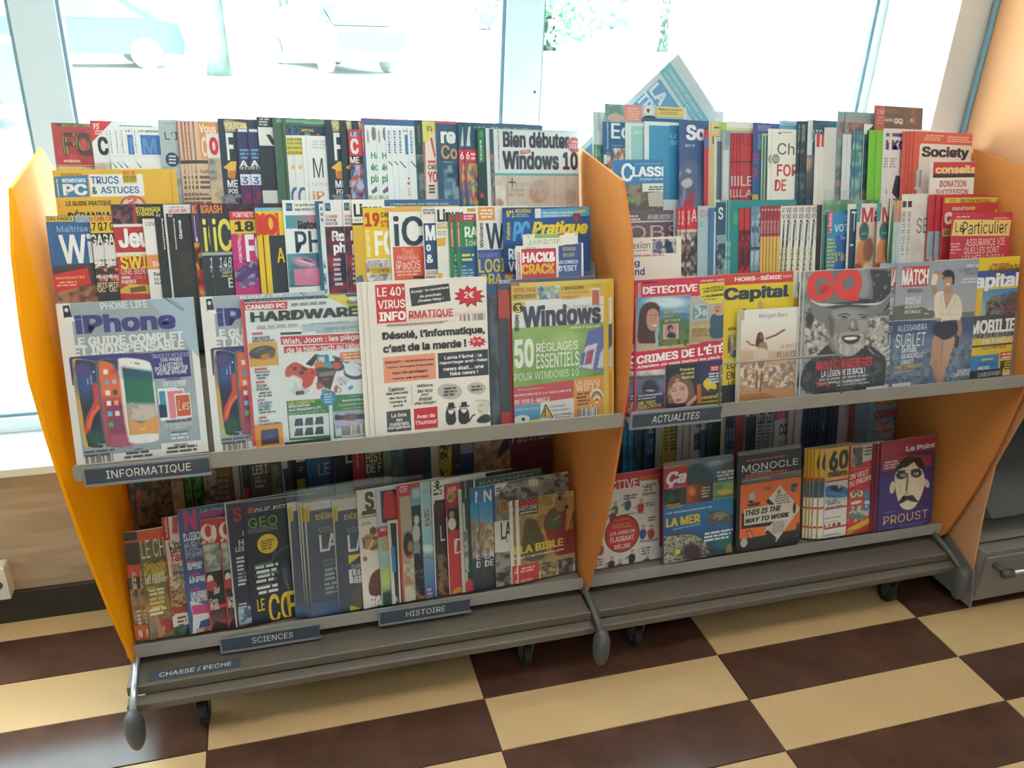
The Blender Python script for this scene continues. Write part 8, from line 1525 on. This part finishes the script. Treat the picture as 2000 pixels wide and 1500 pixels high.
MAG(5, 'R', 'N', [622] * 6, 572, 'science magazine with red title block, sea turtle and coral', '1c4878', [
    Rc(622, 560, 800, 582, 'b07c2c'), Rc(622, 584, 798, 740, 'a82838'), T('Ça', 640, 610, 790, 705, 'e0d8d8', 'iB'), ('tb', "m'intéresse", 642, 738, 785, 715, 20, 'c85c8c', 'i'),
    ('cv', 798, 495, 1180, 700, 60, 36, [('g', 1000, 500, 980, 700, '5c7494', '28384c'), ('s', [(800, 560), (900, 540), (960, 600), (1010, 690), (800, 700)], '28404c', 8), ('s', [(1040, 560), (1120, 520), (1180, 540), (1180, 640), (1060, 640)], '3c4c54', 10), ('e', 1000, 540, 60, 20, -10, '8494a4', 16)]), TL(3, 1010, 600, 1155, 655, 'b8b8b0'), T('Les plus', 1045, 605, 1130, 612, 'c8c4b4', 'm'),
    ('ph', 625, 735, 788, 870, ['2c3c34', '1c2c2c', '3c4c40'], 40), TL(2, 640, 845, 765, 862, 'a8a050'), ('cv', 790, 705, 978, 835, 34, 24, [('g', 800, 770, 960, 780, 'b85428', '3c2024'), ('e', 830, 750, 26, 30, 0, 'e08838', 20)]), TL(4, 895, 715, 970, 790, 'b8a8a0'), ('cv', 985, 685, 1170, 810, 34, 24, [('c', '6c8c5c'), ('e', 1075, 750, 60, 24, -8, 'c8a838', 8), ('e', 1030, 720, 30, 16, 0, '4c7c6c', 10), ('l', [(1000, 790), (1160, 770)], 12, '44604c', 6)]), Rc(1060, 690, 1140, 730, '7c9c68'), ('p', [(622, 850), (1180, 800), (1180, 810), (622, 885)], 'a02c38'),
    ('cv', 622, 870, 1180, 1310, 130, 110, [('g', 880, 880, 860, 1150, '2270a8', '183c70'), ('e', 1100, 1120, 110, 60, 0, '1c5c5c', 40),
      ('s', [(950, 920), (980, 890), (1050, 885), (1110, 910), (1120, 950), (1060, 985), (990, 980), (955, 950)], '54504c', 4), ('b', '8c8474', .52, 16, 5, [(960, 920), (1050, 895), (1105, 920), (1100, 950), (1000, 970)]), ('e', 945, 965, 22, 14, 20, '4c4a44', 4), ('l', [(1000, 975), (990, 1010)], 18, '54504c', 4), ('l', [(1110, 930), (1150, 925)], 18, '4c4a48', 4), ('l', [(1080, 965), (1120, 985)], 12, '54504c', 4), ('l', [(960, 905), (940, 890)], 12, '4c4a48', 4),
      ('s', [(622, 1060), (720, 1060), (840, 1050), (930, 1100), (960, 1160), (1060, 1200), (1180, 1230), (1180, 1320), (622, 1320)], '44443c', 8), ('b', '8c8c74', .5, 14, 3, [(622, 1080), (840, 1060), (930, 1120), (960, 1200), (900, 1310), (622, 1310)]), ('b', 'a8a894', .62, 12, 8, [(622, 1080), (840, 1060), (930, 1120), (880, 1290), (622, 1310)]), ('e', 830, 1190, 70, 60, 0, '3c2430', 24), ('e', 725, 1190, 20, 20, 0, 'c8b040', 5), ('b', '1c3c3c', .55, 20, 4, [(950, 1160), (1180, 1200), (1180, 1300), (950, 1300)]), ('s', [(1085, 1140), (1110, 1125), (1125, 1150), (1140, 1210), (1075, 1215)], '8c7454', 4), ('p', [(740, 1290), (1140, 1210), (1145, 1225), (740, 1310)], 'a82434', 3)]),
    T('Les fabuleux pouvoirs de', 640, 905, 975, 868, 'dce0e4', 'm'), T('LA MER', 640, 950, 890, 972, 'd8b430', 'B'), ('tb', 'et pourquoi il faut la protéger', 690, 1036, 895, 992, 16, 'a8bcd0', 'i'), TL(3, 915, 1050, 1145, 1085, 'd0d4d8')], w=.206, t=.005, pile=True, edge='9c9890')
MAG(5, 'R', 'N', [1168] * 6, 492, 'black-banded orange business magazine with large white arrow', '14161c', [
    TL(1, 1195, 525, 1560, 488, 'b8542c'), T('MONOCLE', 1196, 560, 1606, 552, 'd4d0cc', 'n'), ('tb', 'more museum banners', 1262, 616, 1410, 600, 14, 'c8c4bc'), TL(2, 1195, 630, 1630, 605, 'b8502c'), TL(1, 1195, 672, 1430, 640, 'c4c0b8'), Rc(1195, 700, 1660, 652, '5c5c60'),
    Rc(1186, 705, 1655, 1100, 'd8662c'), ('p', [(1390, 800), (1475, 705), (1640, 870), (1445, 1120), (1360, 1050), (1390, 960)], 'c8bcae'), ('p', [(1370, 825), (1390, 800), (1435, 845), (1400, 850)], '1c1c20'), ('p', [(1362, 1050), (1385, 1030), (1450, 1090), (1440, 1120)], '1c1c20'), ('p', [(1190, 1000), (1430, 965), (1400, 1000), (1192, 1025)], '1c1c20'), ('p', [(1192, 910), (1212, 905), (1212, 1010), (1192, 1012)], '1c1c20'),
    ('p', [(1212, 875), (1500, 835), (1545, 880), (1550, 950), (1212, 1000)], 'd0c6ba'), T('THIS IS THE', 1220, 890, 1484, 888, '1f1c1c', 'iB'), T('WAY TO WORK', 1220, 950, 1545, 932, '1f1c1c', 'iB'), ('e', 1468, 750, 16, 20, '8c847c'), TL(4, 1440, 775, 1560, 830, '8c8078'), TL(6, 1410, 975, 1520, 1040, '8c8078'),
    ('cv', 1200, 730, 1350, 860, 30, 26, [('c', 'd8662c'), ('s', [(1220, 850), (1340, 820), (1320, 855), (1240, 860)], '34282c', 3), ('e', 1270, 790, 22, 34, 10, 'b0a8a0', 4), ('e', 1280, 758, 12, 10, 0, 'a8a09c', 3), ('e', 1262, 825, 20, 12, 0, '2c2428', 3)]), ('e', 1580, 705, 26, 16, '34343c'), ('e', 1572, 735, 18, 20, '5c4c54'), ('e', 1385, 725, 28, 16, 'a8583c'), ('e', 1580, 870, 12, 40, '34343c'), ('e', 1600, 1050, 14, 40, '24242c'), ('e', 1605, 1000, 12, 24, '2c2c30'), ('p', [(1225, 1040), (1262, 1032), (1282, 1088), (1246, 1098)], '7c2c24'), ('p', [(1233, 1046), (1258, 1040), (1274, 1084), (1250, 1090)], 'd87c44'), ('e', 1210, 1125, 26, 34, 'a8a09c'), TL(1, 1190, 1195, 1600, 1120, '5c5c60')], w=.198, t=.005, pile=True, edge='94908a')
MAG(5, 'R', 'O', [272, 296, 320, 345, 385], 440, 'consumer magazine with yellow top, blue band and white columns', 'd6d0ca', [
    Rc(385, 425, 900, 665, 'dca82c'), T('60', 400, 460, 490, 580, '24283c', 'B'), Rc(360, 655, 900, 680, 'b83428'), Rc(360, 680, 900, 800, '2c5480'), Rc(350, 870, 900, 885, 'b83428'), Rc(350, 1010, 900, 1025, 'b83428'), Rc(340, 1115, 900, 1200, 'a02830')], spine='c8a040', w=.15, t=.005, edge='9c8c68')
MAG(5, 'R', 'O', 432, 436, 'consumer magazine with large black 60 on yellow, foremost of its kind', 'd8d2cc', [
    Rc(432, 425, 900, 665, 'dca82c'), T('60', 450, 458, 586, 578, '24283c', 'B'), T('millions', 440, 600, 578, 628, '24283c', 'B'), Rc(410, 655, 900, 672, 'd8a030'), Rc(410, 675, 900, 690, 'b83428'), ('cv', 405, 690, 640, 800, 44, 24, [('c', 'c0bcbc'), ('s', [(405, 730), (440, 705), (540, 700), (600, 740), (600, 790), (405, 800)], '34689c', 4), ('e', 500, 730, 46, 18, 10, '20242c', 5), ('e', 520, 715, 10, 14, 0, 'b0b0ac', 3), ('l', [(405, 760), (560, 775)], 6, '5c8cb4', 4)]),
    T('LAVE-LINGE', 422, 815, 508, 825, '4c4848', 'm'), TL(2, 418, 835, 560, 860, '8c8884'), Rc(395, 880, 900, 892, 'b83428'), T('Cadeaux trop chers', 408, 945, 530, 938, '4c4848', 'm'), T('de fin d’année', 408, 975, 510, 965, '4c4848', 'm'), ('e', 410, 1008, 14, 16, '8c5c44'), ('e', 448, 1000, 12, 18, 'c88c4c'), ('e', 482, 996, 13, 18, '7c4c3c'), ('e', 518, 992, 13, 20, '5c3c34'), Rc(385, 1022, 900, 1036, 'b83428'), T('Douches anciennes', 398, 1070, 518, 1055, '4c4848', 'm'), TL(2, 392, 1090, 500, 1110, '8c8884')], w=.19, t=.005, edge='948c80')
MAG(5, 'R', 'O', 606, 420, 'red consumer magazine with white slanted headline and colourful cartoon', 'c02a26', [
    ('p', [(612, 425), (820, 365), (820, 500), (610, 560)], 'c4bcb8'), ('ph', 620, 430, 690, 560, ['7c6c64', '9c8c84', '4c4c48'], 26), TL(3, 700, 420, 790, 480, '5c5454'), ('tb', 'ON VEUT', 594, 668, 735, 624, 40, 'e4d4d0'), ('tb', 'DU PROPRE', 588, 722, 776, 656, 40, 'e4d4d0'), TL(1, 600, 590, 770, 548, 'd87c6c'),
    ('cv', 545, 700, 790, 980, 56, 60, [('c', 'c02a26'), ('s', [(600, 760), (640, 735), (720, 735), (750, 790), (730, 900), (640, 940), (590, 880)], 'b04c34', 5), ('e', 622, 770, 22, 26, 0, 'd0ccc0', 3), ('e', 672, 762, 22, 26, 0, 'd0ccc0', 3), ('e', 625, 770, 9, 12, 0, '3c5c40', 3), ('e', 670, 764, 9, 12, 0, '3c5c40', 3), ('l', [(600, 745), (640, 758)], 6, '3c1c18', 3), ('l', [(655, 752), (690, 735)], 6, '3c1c18', 3), ('s', [(600, 830), (680, 810), (690, 830), (610, 850)], 'd8d0c8', 3), ('s', [(705, 740), (740, 720), (750, 840), (750, 930), (700, 920)], '4474a8', 4), ('e', 725, 830, 22, 14, 0, 'c8ccd0', 3), ('s', [(590, 880), (700, 860), (720, 950), (600, 960)], '547c6c', 6), ('b', 'b4b0a8', .55, 20, 5, [(570, 860), (740, 850), (740, 960), (560, 980)]), ('e', 665, 880, 14, 26, 0, 'c4b8b0', 4)]),
    ('p', [(545, 1030), (765, 925), (765, 965), (550, 1080)], 'c8a42c'), TL(2, 560, 1040, 755, 965, '6c541c'), Rc(540, 1100, 560, 1180, '8c2420')], w=.135, t=.004, edge='a8a29a')
MAG(5, 'R', 'O', [776, 802], 400, 'maroon-spined magazine between the red cartoon one and the portrait one', '70182c', [Rc(776, 380, 900, 560, '8c2430')], spine='70182c', w=.2, t=.004)
MAG(5, 'R', 'O', 832, 388, 'purple and red magazine with a painted moustached man', '33206a', [
    Rc(832, 375, 1300, 555, '962436'), ('p', [(832, 540), (960, 535), (940, 595), (832, 610)], '962436'), T('Le Point', 1012, 418, 1222, 425, 'dcd0d0', 'B'), TL(3, 848, 530, 960, 575, 'd0b0b4'),
    ('cv', 885, 490, 1190, 890, 90, 120, [('c', '33206a'), ('p', [(885, 480), (1200, 480), (1200, 562), (885, 600)], '962436', 3),
      ('s', [(925, 640), (930, 580), (975, 530), (1000, 500), (1050, 492), (1080, 500), (1120, 498), (1140, 550), (1150, 640), (1120, 600), (960, 600)], '1a1a20', 4), ('e', 910, 720, 20, 46, 8, 'd0bca0', 4), ('e', 1160, 690, 20, 34, -20, 'd0bca0', 4), ('s', [(922, 610), (980, 580), (1060, 520), (1120, 570), (1150, 640), (1140, 740), (1100, 830), (1060, 880), (1000, 886), (960, 850), (935, 760)], 'dccbb0', 4), ('s', [(970, 560), (1010, 510), (1062, 505), (1075, 520), (1050, 545), (1000, 580)], '1a1a20', 4), ('s', [(1068, 520), (1110, 500), (1140, 560), (1120, 590), (1085, 560)], '1a1a20', 4),
      ('e', 975, 630, 38, 30, -10, '2c2828', 8), ('e', 1085, 615, 40, 32, -5, '2c2828', 8), ('e', 985, 630, 18, 11, 0, 'd8d0c0', 3), ('e', 1085, 618, 18, 11, 0, 'd8d0c0', 3), ('e', 983, 629, 8, 8, 0, '4c5448', 2), ('e', 1082, 617, 8, 8, 0, '4c5448', 2), ('l', [(945, 602), (1005, 596)], 8, '1c1c20', 4), ('l', [(1050, 596), (1110, 586)], 8, '1c1c20', 4), ('l', [(1022, 620), (1018, 700), (1012, 760)], 12, '5c4c40', 8), ('e', 1015, 762, 24, 14, 0, 'c8b090', 6), ('l', [(970, 700), (965, 760)], 6, 'b8a084', 8),
      ('s', [(944, 842), (975, 800), (990, 775), (1020, 785), (1060, 770), (1080, 805), (1110, 826), (1070, 828), (1020, 812), (975, 838)], '16161a', 3), ('s', [(1005, 812), (1035, 808), (1020, 826)], 'b88c80', 3)]),
    TL(1, 845, 905, 950, 885, '8c7cb0'), T('PROUST', 845, 935, 1168, 940, 'd8a868', 'n'), TL(1, 850, 1020, 940, 1008, '8078a8'), TL(2, 940, 1000, 1160, 985, '6c60a0')], w=.192, t=.004, edge='94908a')
